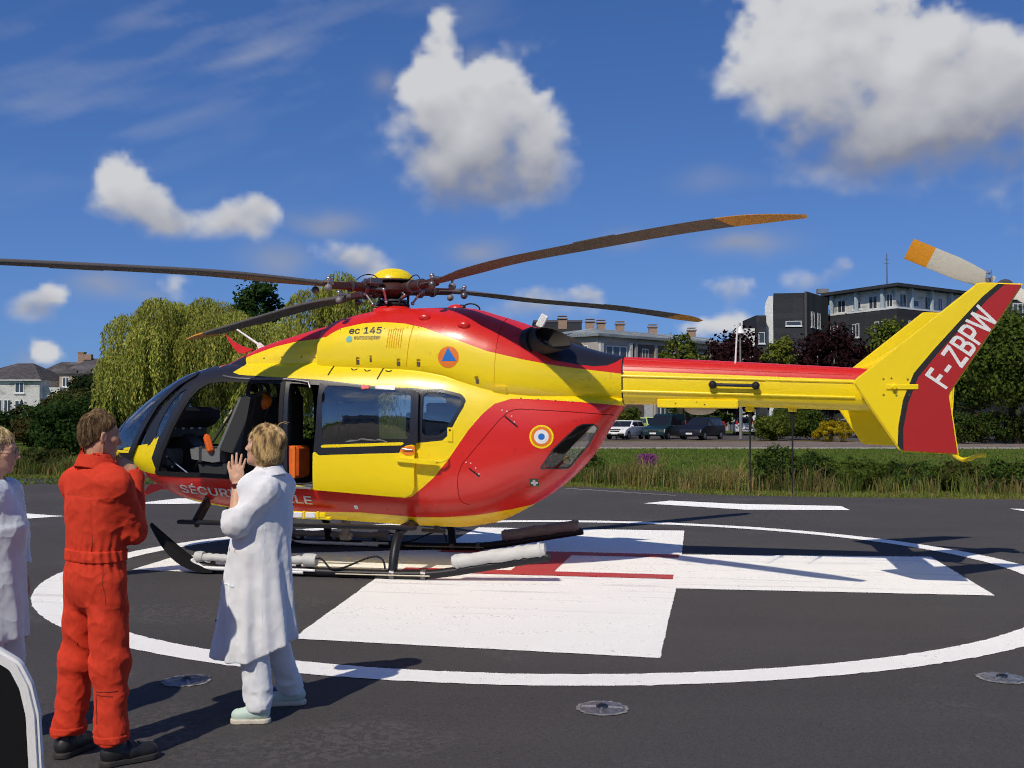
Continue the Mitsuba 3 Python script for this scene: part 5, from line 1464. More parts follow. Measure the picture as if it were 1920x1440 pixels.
obj(SB_, 'wall', prism([(-56.9, 136.2), (-55.0, 136.2), (-55.0, 142), (-56.9, 142)], -0.03, 8.3), 'slate')
obj(SB_, 'roof', hip_roof([(-61.0, 139.0), (-55.0, 139.0), (-55.0, 146), (-61.0, 146)], (-60.0, 142), (-56.0, 142), 6.4, 8.9), 'slate')
obj(SB_, 'chimney', cat(box((-58.0 + 1.6, 140.0, 9.2), (0.75, 0.75, 1.6)), box((-58.0 + 1.6, 140, 10.06), (0.9, 0.9, 0.12))), 'brick_tan')
window(SB_, (-56.9, 136.2), (-55.0, 136.2), 1.0, 7.0, 0.5, 0.6, 0)
GH_ = thing('slate_house', 'grey hip roofed house behind the white house, roof line beyond', 'building')
obj(GH_, 'wall', prism([(-67, 148), (-60, 148), (-60, 156), (-67, 156)], -0.03, 7.0), 'render_white')
obj(GH_, 'roof', hip_roof([(-67, 148), (-60, 148), (-60, 156), (-67, 156)], (-64.5, 152), (-62.5, 152), 7.0, 9.3), 'slate')
TN = thing('tan_house', 'tan rendered house with a long grey slate hip roof left of the willows', 'building')
N0, N1 = (-55.3, 130.5), (-47.8, 130.5)
obj(TN, 'wall', prism([N0, N1, (-47.8, 140), (-55.3, 140)], -0.03, 6.9), 'render_tan')
TR_ = obj(TN, 'roof', hip_roof([N0, N1, (-47.8, 140), (-55.3, 140)], (-53.4, 135), (-49.6, 135), 6.9, 9.0), 'slate')
obj(TR_, 'chimney', cat(box((-54.0 + 0.6, 134.6, 9.15), (0.9, 0.7, 0.7))), 'brick_tan')
for s in (0.8, 4.6, 6.2):
    window(TN, N0, N1, s, 5.3, 0.85, 1.2, 1)
    window(TN, N0, N1, s, 2.3, 0.9, 1.5, 1)

# building behind the photographer, mirrored in the door windows
BK = thing('clinic_building', 'long pale building behind the camera, mirrored in the door windows', 'building')
plain('render_cream', (0.72, 0.62, 0.56))
obj(BK, 'wall', prism([(-30, -26), (22, -21), (22, -30), (-30, -34)], -0.03, 5.2), 'render_cream')
for k in range(16):
    s = 2.0 + k * 3.2
    window(BK, (-30, -26), (22, -21), s, 0.9, 1.9, 2.4, 1)
obj(BK, 'roof', prism([(-30.6, -25.4), (22.6, -20.4), (22.6, -30.4), (-30.6, -34.4)], 5.2, 5.5), 'charcoal_cladding_warm')

# ------------------------------------------------------------------ lamp posts
LPK = thing('street_lamp', 'grey lamp post with a white bell shade above the tail boom', 'lamp')
lx, ly = 16.9, 79.0
obj(LPK, 'pole', tube([(lx, ly, 0), (lx, ly, 3.6), (lx, ly, 3.7), (lx, ly, 7.8)], [0.13, 0.12, 0.075, 0.06], 12), 'grey_plastic', 40)
obj(LPK, 'lamp_shade', lathe([(0.05, 8.35), (0.12, 8.3), (0.2, 8.1), (0.36, 7.85), (0.36, 7.8), (0.05, 7.82)], 20, (lx, ly, 0)), 'white_plastic', 40)
obj(LPK, 'finial', cyl((lx, ly, 8.3), (lx, ly, 8.6), 0.05, 8), 'grey_plastic', 40)
PO = obj(None, 'sign_post', cat(cyl((7.75, 79.5, 0), (7.75, 79.5, 2.6), 0.07, 10), ball((7.75, 79.5, 2.6), 0.075, 1)), 'grey_plastic', 40)
labels[PO] = {'label': 'thin grey post beside the white parked hatchback', 'category': 'post'}
# ------------------------------------------------------------------ parked cars
for nm, col in (('car_white', (0.72, 0.72, 0.72)), ('car_green', (0.004, 0.022, 0.026)), ('car_navy', (0.006, 0.007, 0.016)), ('car_silver', (0.50, 0.51, 0.53)), ('car_lime', (0.45, 0.55, 0.15)), ('car_blue', (0.02, 0.035, 0.12)), ('car_black', (0.015, 0.016, 0.018)), ('car_grey', (0.18, 0.19, 0.20))):
    mat(nm, col, 0.3, coat=0.9)
mat('car_glass', (0.012, 0.014, 0.017), 0.06, spec=0.8)
mat('head_lamp', (0.75, 0.77, 0.8), 0.1, coat=1.0)
mat('tail_lamp', (0.5, 0.01, 0.01), 0.2, coat=1.0)
mat('tyre', (0.015, 0.015, 0.016), 0.8)


def car(name, label, x, y, rz, paint, L=4.1, W=1.68, H=1.42, style='hatch', plate=True, group=None):
    """A parked car: x forward in its own axes. Side profile lofted over the width with a narrower cabin."""
    K = thing(name, label, 'car', group)
    X = T().translate([x, y, 0]).rotate([0, 0, 1], math.degrees(rz))
    h = L / 2
    if style == 'hatch':
        low = [(-h, 0.30), (-h - 0.02, 0.55), (-h + 0.06, 0.86), (-h + 0.35, 0.93), (0.55, 0.92), (h - 0.75, 0.84), (h - 0.12, 0.66), (h, 0.5), (h - 0.02, 0.28)]
        cab = [(-h + 0.10, 0.90), (-h + 0.45, H - 0.10), (-h + 0.85, H), (-0.10, H), (0.22, H - 0.05), (0.98, 0.88)]
    elif style == 'van':
        low = [(-h, 0.32), (-h - 0.02, 0.6), (-h + 0.03, 1.0), (-h + 0.3, 1.02), (0.6, 1.02), (h - 0.6, 0.93), (h - 0.12, 0.74), (h, 0.52), (h - 0.02, 0.28)]
        cab = [(-h + 0.05, 0.98), (-h + 0.12, H - 0.06), (-h + 0.35, H), (0.05, H), (0.30, H - 0.08), (1.12, 0.96)]
    else:
        low = [(-h, 0.32), (-h - 0.02, 0.6), (-h + 0.05, 0.96), (-h + 0.3, 1.0), (0.6, 1.0), (h - 0.7, 0.92), (h - 0.12, 0.72), (h, 0.52), (h - 0.02, 0.28)]
        cab = [(-h + 0.08, 0.96), (-h + 0.32, H - 0.12), (-h + 0.7, H), (-0.05, H), (0.30, H - 0.07), (1.15, 0.95)]

    def loft(prof, w_of, closed_bottom=None):
        P = np.array(prof)
        ys = np.array([-1, -0.96, -0.85, 0.85, 0.96, 1.0])
        sh = np.array([0.03, 0.012, 0, 0, 0.012, 0.03])
        c = P.mean(0)
        rows = []
        for yy, s_ in zip(ys, sh):
            Q = P + (c - P) / np.linalg.norm(P - c, axis=1, keepdims=True) * s_
            rows.append(np.stack([Q[:, 0], yy * w_of(Q[:, 1]), Q[:, 1]], -1))
        n = len(P)
        V = np.vstack(rows)
        F = []
        for i in range(len(ys) - 1):
            for k in range(n):
                p, q = i * n + k, i * n + (k + 1) % n
                F += [[p, q, q + n], [p, q + n, p + n]]
        for o_ in (0, (len(ys) - 1) * n):
            tv, f = trimesh.creation.triangulate_polygon(sg.Polygon(P), engine='earcut')
            near_ = np.linalg.norm(np.asarray(tv)[:, None] - P[None], axis=2).argmin(1)
            F += (near_[np.asarray(f)] + o_).tolist()
        m_ = trimesh.Trimesh(V, F, process=False)
        m_.fix_normals()
        return m_
    bw = lambda z: W / 2 * (1 - 0.05 * np.clip((0.5 - z) / 0.3, 0, 1))
    cw = lambda z: W / 2 * (0.985 - 0.17 * np.clip((z - 0.9) / 0.5, 0, 1.3))
    bodym = loft(low, bw)
    # wheel arches
    bm = to_man(bodym)
    wx = (h - 0.80, -h + 0.72)
    for a in wx:
        bm = bm - to_man(trimesh.creation.cylinder(0.345, 2 * W, sections=28).apply_transform(trimesh.transformations.rotation_matrix(PI / 2, [1, 0, 0])).apply_translation((a, 0, 0.31)))
    core = box((0, 0, 0.5), (L * 0.9, W * 0.72, 0.5))
    B = obj(K, 'body', to_tri(bm), paint, 30, X)
    obj(B, 'underbody', core, 'black_rubber', False, X)
    obj(K, 'cabin', loft(cab, cw), paint, 30, X)
    # glass: a windscreen and rear window a little proud, side windows
    cb = np.array(cab)

    def glass_quad(p0, p1, i0, i1, out=0.012):
        a, b = np.array(p0), np.array(p1)
        n_ = np.array([-(b - a)[1], (b - a)[0]])
        n_ = n_ / np.linalg.norm(n_)
        if n_[1] < 0:
            n_ = -n_
        a2, b2 = a + (b - a) * i0 + n_ * out, a + (b - a) * i1 + n_ * out
        V = [(a2[0], -cw(a2[1]) * 0.90, a2[1]), (a2[0], cw(a2[1]) * 0.90, a2[1]), (b2[0], cw(b2[1]) * 0.90, b2[1]), (b2[0], -cw(b2[1]) * 0.90, b2[1])]
        V = np.array(V)
        V2 = V - np.array([n_[0], 0, n_[1]]) * 0.03
        return trimesh.convex.convex_hull(np.vstack([V, V2]))
    obj(K, 'windscreen', glass_quad(cab[-1], cab[-2], 0.06, 0.96), 'car_glass', False, X)
    obj(K, 'rear_window', glass_quad(cab[1], cab[0], 0.02, 0.80), 'car_glass', False, X)
    zb_, zt_ = cab[0][1] + 0.05, H - 0.13

    def cab_x(z, front):
        pts = cab[-3:][::-1] if front else cab[:3]
        zz = [p[1] for p in pts]
        return float(np.interp(z, zz, [p[0] for p in pts]))
    xr0, xr1, xf0, xf1 = cab_x(zb_, 0) + 0.16, cab_x(zt_, 0) + 0.12, cab_x(zb_, 1) - 0.22, cab_x(zt_, 1) - 0.12
    cuts_ = [(0.0, 0.47), (0.50, 1.0)] if style == 'hatch' else [(0.0, 0.22), (0.25, 0.58), (0.61, 1.0)]
    for s in (-1, 1):
        for c0_, c1_ in cuts_:
            if style == 'van' and c1_ < 0.5:
                continue
            q = [(xr0 + (xf0 - xr0) * c0_, zb_), (xr0 + (xf0 - xr0) * c1_, zb_), (xr1 + (xf1 - xr1) * c1_, zt_), (xr1 + (xf1 - xr1) * c0_, zt_)]
            V = np.array([(u, s * (cw(z) + 0.010), z) for u, z in q] + [(u, s * (cw(z) - 0.03), z) for u, z in q])
            obj(K, 'side_window', trimesh.convex.convex_hull(V), 'car_glass', False, X)
        obj(K, 'mirror', ball((0.75, s * (W / 2 + 0.06), 0.98), 0.09, 2, (0.7, 1.1, 0.75)), paint, True, X)
        HLp = trimesh.convex.convex_hull(np.array([(h - 0.42, s * (W / 2 - 0.06), 0.80), (h - 0.16, s * (W / 2 - 0.42), 0.735), (h - 0.08, s * (W / 2 - 0.40), 0.64), (h - 0.22, s * (W / 2 - 0.035), 0.66), (h - 0.35, s * (W / 2 - 0.2), 0.7)]))
        obj(K, 'headlight', HLp, 'head_lamp', 30, X)
        zt2 = 0.95 if style == 'hatch' else 1.25
        obj(K, 'tail_light', box((-h + 0.06 if style == 'hatch' else -h + 0.09, s * (W / 2 - 0.13), zt2 - 0.12), (0.12, 0.2, 0.34 if style != 'hatch' else 0.2), bevel=0.03), 'tail_lamp', 30, X)
        for a in wx:
            wy = s * (W / 2 - 0.11)
            WHl = obj(K, 'wheel', trimesh.creation.cylinder(0.305, 0.20, sections=28).apply_transform(trimesh.transformations.rotation_matrix(PI / 2, [1, 0, 0])).apply_translation((a, wy, 0.305)), 'tyre', 40, X)
            obj(WHl, 'rim', cat(trimesh.creation.cylinder(0.19, 0.205, sections=24).apply_transform(trimesh.transformations.rotation_matrix(PI / 2, [1, 0, 0])).apply_translation((a, wy, 0.305))), 'steel', 40, X)
    obj(K, 'bumper', box((h - 0.03, 0, 0.36), (0.14, W * 0.9, 0.16), bevel=0.04), 'black_rubber' if style == 'hatch' else paint, 30, X)
    obj(K, 'grille', box((h - 0.06, 0, 0.60), (0.10, W * 0.44, 0.10), bevel=0.02), 'black_rubber', 30, X)
    obj(K, 'rear_bumper', box((-h + 0.0, 0, 0.42), (0.12, W * 0.92, 0.2), bevel=0.04), paint, 30, X)
    if plate:
        obj(K, 'number_plate', box((h + 0.045, 0, 0.44), (0.012, 0.50, 0.11)), 'white_plastic', False, X)
        obj(K, 'number_plate', box((-h - 0.065, 0, 0.62), (0.012, 0.50, 0.11)), 'white_plastic', False, X)
    return K


def aimed(px_, y_):
    return (px_ - 960) / 2003.0 * y_


GC = 'cars in the car park'
# heading: the angle of the car's nose; straight at the camera is -90 degrees
car('parked_car', 'white hatchback with black bumper, leftmost of the front row of parked cars', aimed(1172, 79), 79.0, math.radians(-118), 'car_white', 4.15, 1.66, 1.38, 'hatch', group=GC)
car('parked_car', 'dark green van between the white hatchback and the navy car', aimed(1246, 79.5), 79.5, math.radians(-120), 'car_green', 4.5, 1.80, 1.86, 'van', group=GC)
car('parked_car', 'navy blue family car, rightmost of the front row of parked cars', aimed(1316, 78), 78.0, math.radians(-125), 'car_navy', 4.3, 1.76, 1.62, 'mpv', group=GC)
car('parked_car', 'silver car seen from behind, beside the lamp post', aimed(1394, 96), 96.0, math.radians(82), 'car_silver', 3.9, 1.72, 1.62, 'mpv', group=GC)
car('parked_car', 'lime green and white car in the second row, its roof above the green van', aimed(1222, 98), 98.0, math.radians(-78), 'car_lime', 4.0, 1.72, 1.62, 'mpv', group=GC)
car('parked_car', 'grey car half hidden by shrubs under the tail boom', aimed(1500, 92), 92.0, math.radians(-65), 'car_grey', 4.1, 1.7, 1.5, 'hatch', group=GC)
car('parked_car', 'black car behind the yellow shrub', aimed(1548, 96), 96.0, math.radians(-80), 'car_black', 4.2, 1.72, 1.5, 'mpv', group=GC)
car('parked_car', 'silver grey car behind the far end plate of the tail', aimed(1592, 86), 86.0, math.radians(115), 'car_grey', 4.2, 1.72, 1.5, 'hatch', group=GC)
car('parked_car', 'white car partly hidden by the right edge of the tail plate', aimed(1790, 104), 104.0, math.radians(-85), 'car_white', 4.1, 1.7, 1.5, 'hatch', group=GC)
car('parked_car', 'blue car above the hedge, left of two', aimed(1830, 104), 104.0, math.radians(-50), 'car_blue', 4.2, 1.7, 1.42, 'hatch', group=GC)
car('parked_car', 'blue car above the hedge, right of two', aimed(1876, 104), 104.0, math.radians(-50), 'car_blue', 4.2, 1.7, 1.42, 'hatch', group=GC)
# ------------------------------------------------------------------ plants
vcol = {'type': 'mesh_attribute', 'name': 'vertex_color'}
leaf('leaf', vcol, 0.6, 0.55)
plain('bark', proc(lambda p, n, uv: mi.Color3f(0.075, 0.058, 0.045) * (0.6 + 0.8 * fbm(p.x * 8, p.y * 8, p.z * 2, 3))))


def quads(C, A, B, cols):
    """Leaf quads with centres C and half axes A and B, pointed at both ends; one colour each."""
    n = len(C)
    V = np.stack([C - A, C - 0.1 * A + B, C + A, C - 0.1 * A - B], 1).reshape(-1, 3)
    i = np.arange(n)[:, None] * 4
    F = np.vstack([i + [0, 1, 2], i + [0, 2, 3]])
    return V, F, np.repeat(cols, 4, 0)


def unit(v):
    return v / (np.linalg.norm(v, axis=-1, keepdims=True) + 1e-12)


def tint(rng, n, cols, spread=0.25):
    """A mixture of base colours with leaf to leaf variation."""
    cols = np.asarray(cols, float)
    c = cols[rng.integers(0, len(cols), n)] * rng.uniform(1 - spread, 1 + spread, (n, 1)) * rng.uniform(0.92, 1.08, (n, 3))
    return np.clip(c, 0.002, 0.9)


def put_leaves(parent, name, parts, **k):
    V, F, C, o = [], [], [], 0
    for v, f, c in parts:
        V.append(v)
        F.append(f + o)
        C.append(c)
        o += len(v)
    return obj(parent, name, trimesh.Trimesh(np.vstack(V), np.vstack(F), process=False), 'leaf', False, color=np.vstack(C), **k)


def limbs(rng, base, top, r0, n=7, spread=1.0, rise=0.5):
    """Trunk and limbs as tapered tubes."""
    base, top = np.array(base, float), np.array(top, float)
    L = np.linalg.norm(top - base)
    mid = base + (top - base) * 0.5 + rng.normal(0, 0.03 * L, 3) * [1, 1, 0]
    ms = [tube(spline([base, mid, top], 8), np.linspace(r0, r0 * 0.35, 8), 8)]
    for k in range(n):
        t_ = rng.uniform(0.3, 0.9)
        p = base + (top - base) * t_
        a = rng.uniform(0, 2 * PI)
        e = p + np.array([math.cos(a), math.sin(a), 0]) * spread * rng.uniform(0.5, 1) + [0, 0, rise * L * rng.uniform(0.15, 0.5)]
        ms.append(tube(spline([p, (p + e) / 2 + [0, 0, 0.06 * L], e], 6), np.linspace(r0 * 0.45, r0 * 0.1, 6), 6))
    return cat(*ms)


def leafy_tree(name, label, x, y, h, w, trunk, cols, n=7000, size=0.13, seed=0, clumps=42, group=None, shape=1.0, sparse=0.0, z0=0.0, cat_='tree'):
    """A broadleaf crown: leaf clumps spread over an uneven ellipsoid from the height trunk to h, w wide."""
    rng = np.random.default_rng(seed)
    K = thing(name, label, cat_, group)
    ch, cr = (h - trunk) / 2, w / 2
    cz = trunk + ch
    if trunk > 0.25:
        obj(K, 'trunk', limbs(rng, (x, y, z0 - 0.05), (x, y, z0 + trunk + ch * 1.2), 0.028 * h + 0.02, 9, cr * 0.8), 'bark', True)
    d = unit(rng.normal(size=(clumps, 3)))
    r = rng.uniform(0.45, 1.0, (clumps, 1)) ** 0.6
    lump = 1 + 0.32 * (meshkit.fbm(d * 1.6 + seed, 3, seed)[:, None] - 0.5) * 2
    prof = np.where(d[:, 2:] > 0, 1, shape)
    cc = d * r * lump * [cr * 0.86, cr * 0.86, ch * 0.86] * np.c_[prof, prof, np.ones_like(prof)] + [x, y, z0 + cz]
    cs = rng.uniform(0.20, 0.40, clumps) * min(cr, ch) * 1.15
    tone = rng.uniform(0.75, 1.25, clumps)
    per = n // clumps
    idx = np.repeat(np.arange(clumps), per)
    q = unit(rng.normal(size=(len(idx), 3))) * rng.uniform(0.25, 1.0, (len(idx), 1)) ** 0.5
    C = cc[idx] + q * cs[idx, None] * [1.15, 1.15, 0.85]
    # stray twigs at the outline
    C += rng.normal(0, 0.10 * size / 0.13, C.shape) * (rng.random((len(C), 1)) < 0.25) * 2.0
    C[:, 2] = np.maximum(C[:, 2], z0 + 0.03)
    nrm = unit(unit(C - [x, y, z0 + cz - ch * 0.4]) * 0.7 + q * 0.5 + rng.normal(0, 0.55, C.shape))
    A = unit(np.cross(nrm, rng.normal(size=C.shape)))
    B = np.cross(nrm, A)
    s = size * rng.uniform(0.6, 1.35, (len(C), 1))
    cl = tint(rng, len(C), cols) * tone[idx, None]
    put_leaves(K, 'crown', [quads(C, A * s, B * s * 0.62, cl)])
    return K


def willow(name, label, x, y, h, w, seed, cols, nst=2600, blobs=9, depth=None):
    """A weeping willow: rounded heads from which curtains of thin leafy strands hang down."""
    rng = np.random.default_rng(seed)
    K = thing(name, label, 'tree', None)
    obj(K, 'trunk', limbs(rng, (x, y, -0.05), (x + 0.2, y, h * 0.72), 0.32, 12, w * 0.33, 0.5), 'bark', True)
    depth = depth or w * 0.8
    hb = []
    for k in range(blobs):
        t_ = (k + 0.5) / blobs * 2 - 1
        top = h * (1 - 0.26 * abs(t_) ** 1.7) * rng.uniform(0.86, 1.0)
        hb.append((x + t_ * w * 0.43, y + rng.uniform(-0.5, 0.5) * depth * 0.7, top, w * rng.uniform(0.11, 0.17)))
    for k in range(blobs * 2):
        t_ = rng.uniform(-1, 1)
        hb.append((x + t_ * w * 0.42, y - rng.uniform(0.0, 0.5) * depth, h * (0.92 - 0.30 * abs(t_) ** 1.5) * rng.uniform(0.62, 0.95), w * rng.uniform(0.08, 0.14)))
    hb = np.array(hb)
    parts = []
    idx = rng.integers(0, len(hb), nst)
    a = rng.uniform(0, 2 * PI, nst)
    rr = np.sqrt(rng.uniform(0.02, 1.0, nst))
    R = hb[idx, 3]
    sx, sy = hb[idx, 0] + np.cos(a) * rr * R, hb[idx, 1] + np.sin(a) * rr * R
    sz = hb[idx, 2] - R * 0.75 * rr ** 2
    ln = rng.uniform(0.6, 1.0, nst) * np.minimum(0.46 * h, np.maximum(sz - 0.7, 0.4)) * rng.uniform(0.35, 1.0, nst)
    out = rng.uniform(0.05, 0.5, nst) * R * 0.9
    ktone = rng.uniform(0.72, 1.25, len(hb))
    strand_tone = rng.uniform(0.8, 1.2, nst)
    nl = 26
    tt = (np.arange(nl) + 0.5) / nl
    for j, t_ in enumerate(tt):
        dx = np.cos(a) * out * (1 - (1 - min(1, t_ * 2.2)) ** 2)
        dy = np.sin(a) * out * (1 - (1 - min(1, t_ * 2.2)) ** 2)
        arch = 0.10 * R * np.sin(min(1, t_ * 3) * PI)
        C = np.stack([sx + dx, sy + dy, sz - ln * t_ + arch], -1) + rng.normal(0, 0.045, (nst, 3))
        ax = unit(np.stack([rng.normal(0, 0.35, nst), rng.normal(0, 0.35, nst), -np.ones(nst)], -1))
        B = unit(np.cross(ax, rng.normal(size=(nst, 3))))
        s = rng.uniform(0.7, 1.3, (nst, 1)) * np.clip(ln / 2.6, 0.55, 1.1)[:, None]
        cl = tint(rng, nst, cols, 0.22) * (ktone[idx] * strand_tone)[:, None]
        parts.append(quads(C, ax * s * 0.105, B * s * 0.030, cl))
    put_leaves(K, 'crown', parts)
    return K


WIL = [(0.36, 0.39, 0.08), (0.42, 0.43, 0.09), (0.27, 0.32, 0.06), (0.48, 0.47, 0.12)]
DARK = [(0.032, 0.066, 0.018), (0.044, 0.082, 0.020), (0.026, 0.052, 0.018)]
MID = [(0.075, 0.115, 0.020), (0.10, 0.14, 0.024), (0.060, 0.092, 0.020)]
LIGHT = [(0.14, 0.17, 0.028), (0.18, 0.20, 0.034), (0.11, 0.14, 0.024)]
COPPER = [(0.030, 0.012, 0.014), (0.040, 0.016, 0.018), (0.024, 0.010, 0.013)]
PINE = [(0.018, 0.036, 0.016), (0.026, 0.046, 0.018), (0.03, 0.04, 0.015)]
BROWN = [(0.075, 0.075, 0.022), (0.06, 0.055, 0.02), (0.09, 0.07, 0.03)]


def at_px(px_, y_):
    return (px_ - 960) / 2003.0 * y_


willow('weeping_willow', 'broad weeping willow with yellow green curtains left of the cockpit', -14.1, 48, 8.1, 6.9, 11, WIL, 5200)
willow('weeping_willow', 'second weeping willow behind the cockpit roof and the rotor hub', -8.2, 51, 8.7, 6.2, 12, WIL, 3800, 7)
leafy_tree('dark_cedar', 'dark evergreen top showing above the broad willow', -17.9, 75, 11.4, 4.2, 5.0, DARK, 5000, 0.16, 3, 34)
# evergreens at the left
leafy_tree('laurel_bush', 'large round dark green bush behind the man in the orange suit', at_px(133, 46), 46, 2.55, 3.9, 0.0, DARK, 9000, 0.075, 31, 60, cat_='bush')
leafy_tree('laurel_bush', 'smaller dark bush at the right foot of the large round one', at_px(225, 47), 47, 2.2, 2.8, 0.0, DARK, 5000, 0.075, 32, 40, cat_='bush')
leafy_tree('pine_tree', 'flat topped dark pine in front of the tan house', at_px(172, 66), 66, 4.5, 2.8, 2.0, PINE, 5000, 0.11, 33, 34)
leafy_tree('olive_tree', 'dull olive green rounded tree between the white house and the pine', at_px(140, 60), 60, 3.35, 4.2, 0.8, [(0.055, 0.066, 0.02), (0.07, 0.075, 0.022)], 6000, 0.11, 34, 40)
leafy_tree('dark_spruce', 'dark conifer at the left edge of the broad willow', at_px(232, 56), 56, 4.7, 2.6, 0.3, PINE, 6000, 0.09, 35, 40)
leafy_tree('dark_spruce', 'second dark conifer, nearer the laurel bush', at_px(205, 58), 58, 3.3, 2.8, 0.3, PINE, 5500, 0.09, 36, 40)
leafy_tree('dark_spruce', 'low dark conifer under the drooping left side of the broad willow', at_px(278, 54), 54, 3.3, 3.2, 0.2, PINE, 5500, 0.09, 37, 40)
leafy_tree('hedge_shrub', 'brownish green shrub under the white house', at_px(42, 70), 70, 2.4, 3.6, 0.0, BROWN + DARK, 4500, 0.11, 38, 36, cat_='bush')
leafy_tree('hedge_shrub', 'dark shrub seen through the open cabin below the willows', at_px(585, 49), 49, 1.5, 5.0, 0.0, DARK + MID, 4000, 0.09, 41, 40, cat_='bush')
leafy_tree('hedge_shrub', 'dark shrub at the left edge of the picture below the white house', at_px(-4, 62), 62, 2.1, 2.6, 0.0, DARK, 4500, 0.10, 39, 36, cat_='bush')
leafy_tree('hedge_shrub', 'olive brown shrub between the white house and the laurel bush', at_px(72, 60), 60, 2.0, 2.8, 0.0, BROWN, 4000, 0.10, 40, 36, cat_='bush')
# row in front of the hospital
leafy_tree('copper_tree', 'dark purple leaved tree behind the lamp post', at_px(1385, 95), 95, 9.6, 7.0, 1.6, COPPER, 9000, 0.19, 51, 60)
leafy_tree('copper_tree', 'dark purple leaved tree below the dark hospital wing', at_px(1562, 94), 94, 9.6, 7.4, 1.6, COPPER, 9000, 0.19, 52, 60)
leafy_tree('copper_tree', 'dark purple tree between the small round green tree and the next purple one', at_px(1492, 100), 100, 7.4, 5.0, 1.4, COPPER, 6000, 0.19, 53, 44)
leafy_tree('copper_tree', 'dark purple tree partly behind the tail plates', at_px(1690, 102), 102, 9.8, 6.5, 1.6, COPPER, 7000, 0.19, 54, 50)
leafy_tree('young_tree', 'slender young tree with a pointed top before the low apartment block', at_px(1272, 88), 88, 9.0, 3.0, 4.6, LIGHT + MID, 1800, 0.15, 55, 20)
leafy_tree('round_tree', 'rounded green tree before the loggia of the apartment block', at_px(1292, 90), 90, 7.0, 5.4, 2.2, LIGHT + MID, 4200, 0.16, 56, 40)
leafy_tree('round_tree', 'small round light green tree between the purple trees', at_px(1461, 90), 90, 8.4, 3.1, 3.0, LIGHT, 4200, 0.15, 57, 36)
leafy_tree('round_tree', 'light green tree top left of the tail plate before the hospital', at_px(1664, 98), 98, 10.8, 4.6, 3.4, LIGHT + MID, 6000, 0.16, 58, 44)
leafy_tree('dense_tree', 'tall dense green tree at the right edge of the picture', at_px(1905, 66), 66, 8.6, 6.4, 2.0, MID, 14000, 0.12, 59, 80)
leafy_tree('dense_tree', 'dark green tree right of the tail plate lettering', at_px(1826, 74), 74, 6.6, 4.6, 2.1, MID + DARK, 9000, 0.12, 60, 60)
leafy_tree('dense_tree', 'dark tree behind the tail plate and the fin', at_px(1760, 84), 84, 7.6, 5.4, 2.2, DARK + MID, 7000, 0.14, 61, 50)
leafy_tree('dense_tree', 'low dark green tree over the parked cars under the tail boom', at_px(1330, 104), 104, 3.9, 9.0, 0.8, DARK + MID, 5000, 0.17, 62, 44)
# shrubs of the car park edge
SG = 'shrubs along the car park'
for px_, y_, h_, w_, cols, lab, sd in ((1448, 74, 2.0, 2.6, MID + LIGHT, 'rounded green shrub right of the lamp post', 71), (1500, 76, 2.5, 2.2, MID, 'green shrub behind the second hanging antenna', 72), (1466, 79, 2.4, 2.6, MID, 'green shrub behind the first hanging antenna', 73),
                                       (1527, 75, 2.2, 1.8, MID + DARK, 'dark green shrub left of the yellow one', 74), (1165, 84, 2.2, 1.6, BROWN + LIGHT, 'yellow brown shrub beside the belly of the helicopter', 75), (1185, 86, 2.6, 1.6, MID, 'green shrub beside the pale garage wall', 76)):
    leafy_tree('shrub', lab, at_px(px_, y_), y_, h_, w_, 0.0, cols, 3200, 0.085, sd, 40, cat_='shrub')
leafy_tree('golden_shrub', 'low spreading golden yellow shrub left of the tail plate', at_px(1563, 71), 71, 1.35, 3.0, 0.0, [(0.42, 0.30, 0.012), (0.34, 0.25, 0.012), (0.26, 0.22, 0.02)], 3800, 0.075, 78, 46, cat_='shrub')
for k, px_ in enumerate((1800, 1840, 1878, 1918)):
    leafy_tree('hedge_plant', ('first', 'second', 'third', 'last')[k] + ' dark clipped hedge plant right of the tail plate, counted from the left', at_px(px_, 66), 66, 1.95 + 0.12 * (k % 2), 2.0, 0.0, DARK + MID + [(0.06, 0.05, 0.02)], 4200, 0.07, 80 + k, 50, cat_='hedge')

# the rough strip between pad and lawn
rng = np.random.default_rng(99)
EDG = np.array(EDGE)


def edge_y(x):
    return np.interp(x, EDG[:, 0], EDG[:, 1])


def blades(rng, P, h, lean, width, cols, segs=2):
    """Grass blades from root points P: bent strips that taper to a tip."""
    n = len(P)
    a = rng.uniform(0, 2 * PI, n)
    dirn = np.stack([np.cos(a), np.sin(a), np.zeros(n)], -1)
    side = np.stack([-np.sin(a), np.cos(a), np.zeros(n)], -1)
    tw = unit(side + rng.normal(0, 0.5, (n, 3)) * [1, 1, 0])
    mid = P + dirn * (lean * h * 0.28)[:, None] + np.array([0, 0, 1.0]) * (h * 0.62)[:, None]
    top = P + dirn * (lean * h)[:, None] + np.array([0, 0, 1.0]) * (h * (1 - 0.35 * lean))[:, None]
    wd = width[:, None]
    V = np.stack([P - tw * wd, P + tw * wd, mid - tw * wd * 0.7, mid + tw * wd * 0.7, top], 1).reshape(-1, 3)
    i = np.arange(n)[:, None] * 5
    F = np.vstack([i + [0, 1, 3], i + [0, 3, 2], i + [2, 3, 4]])
    return V, F, np.repeat(cols, 5, 0)


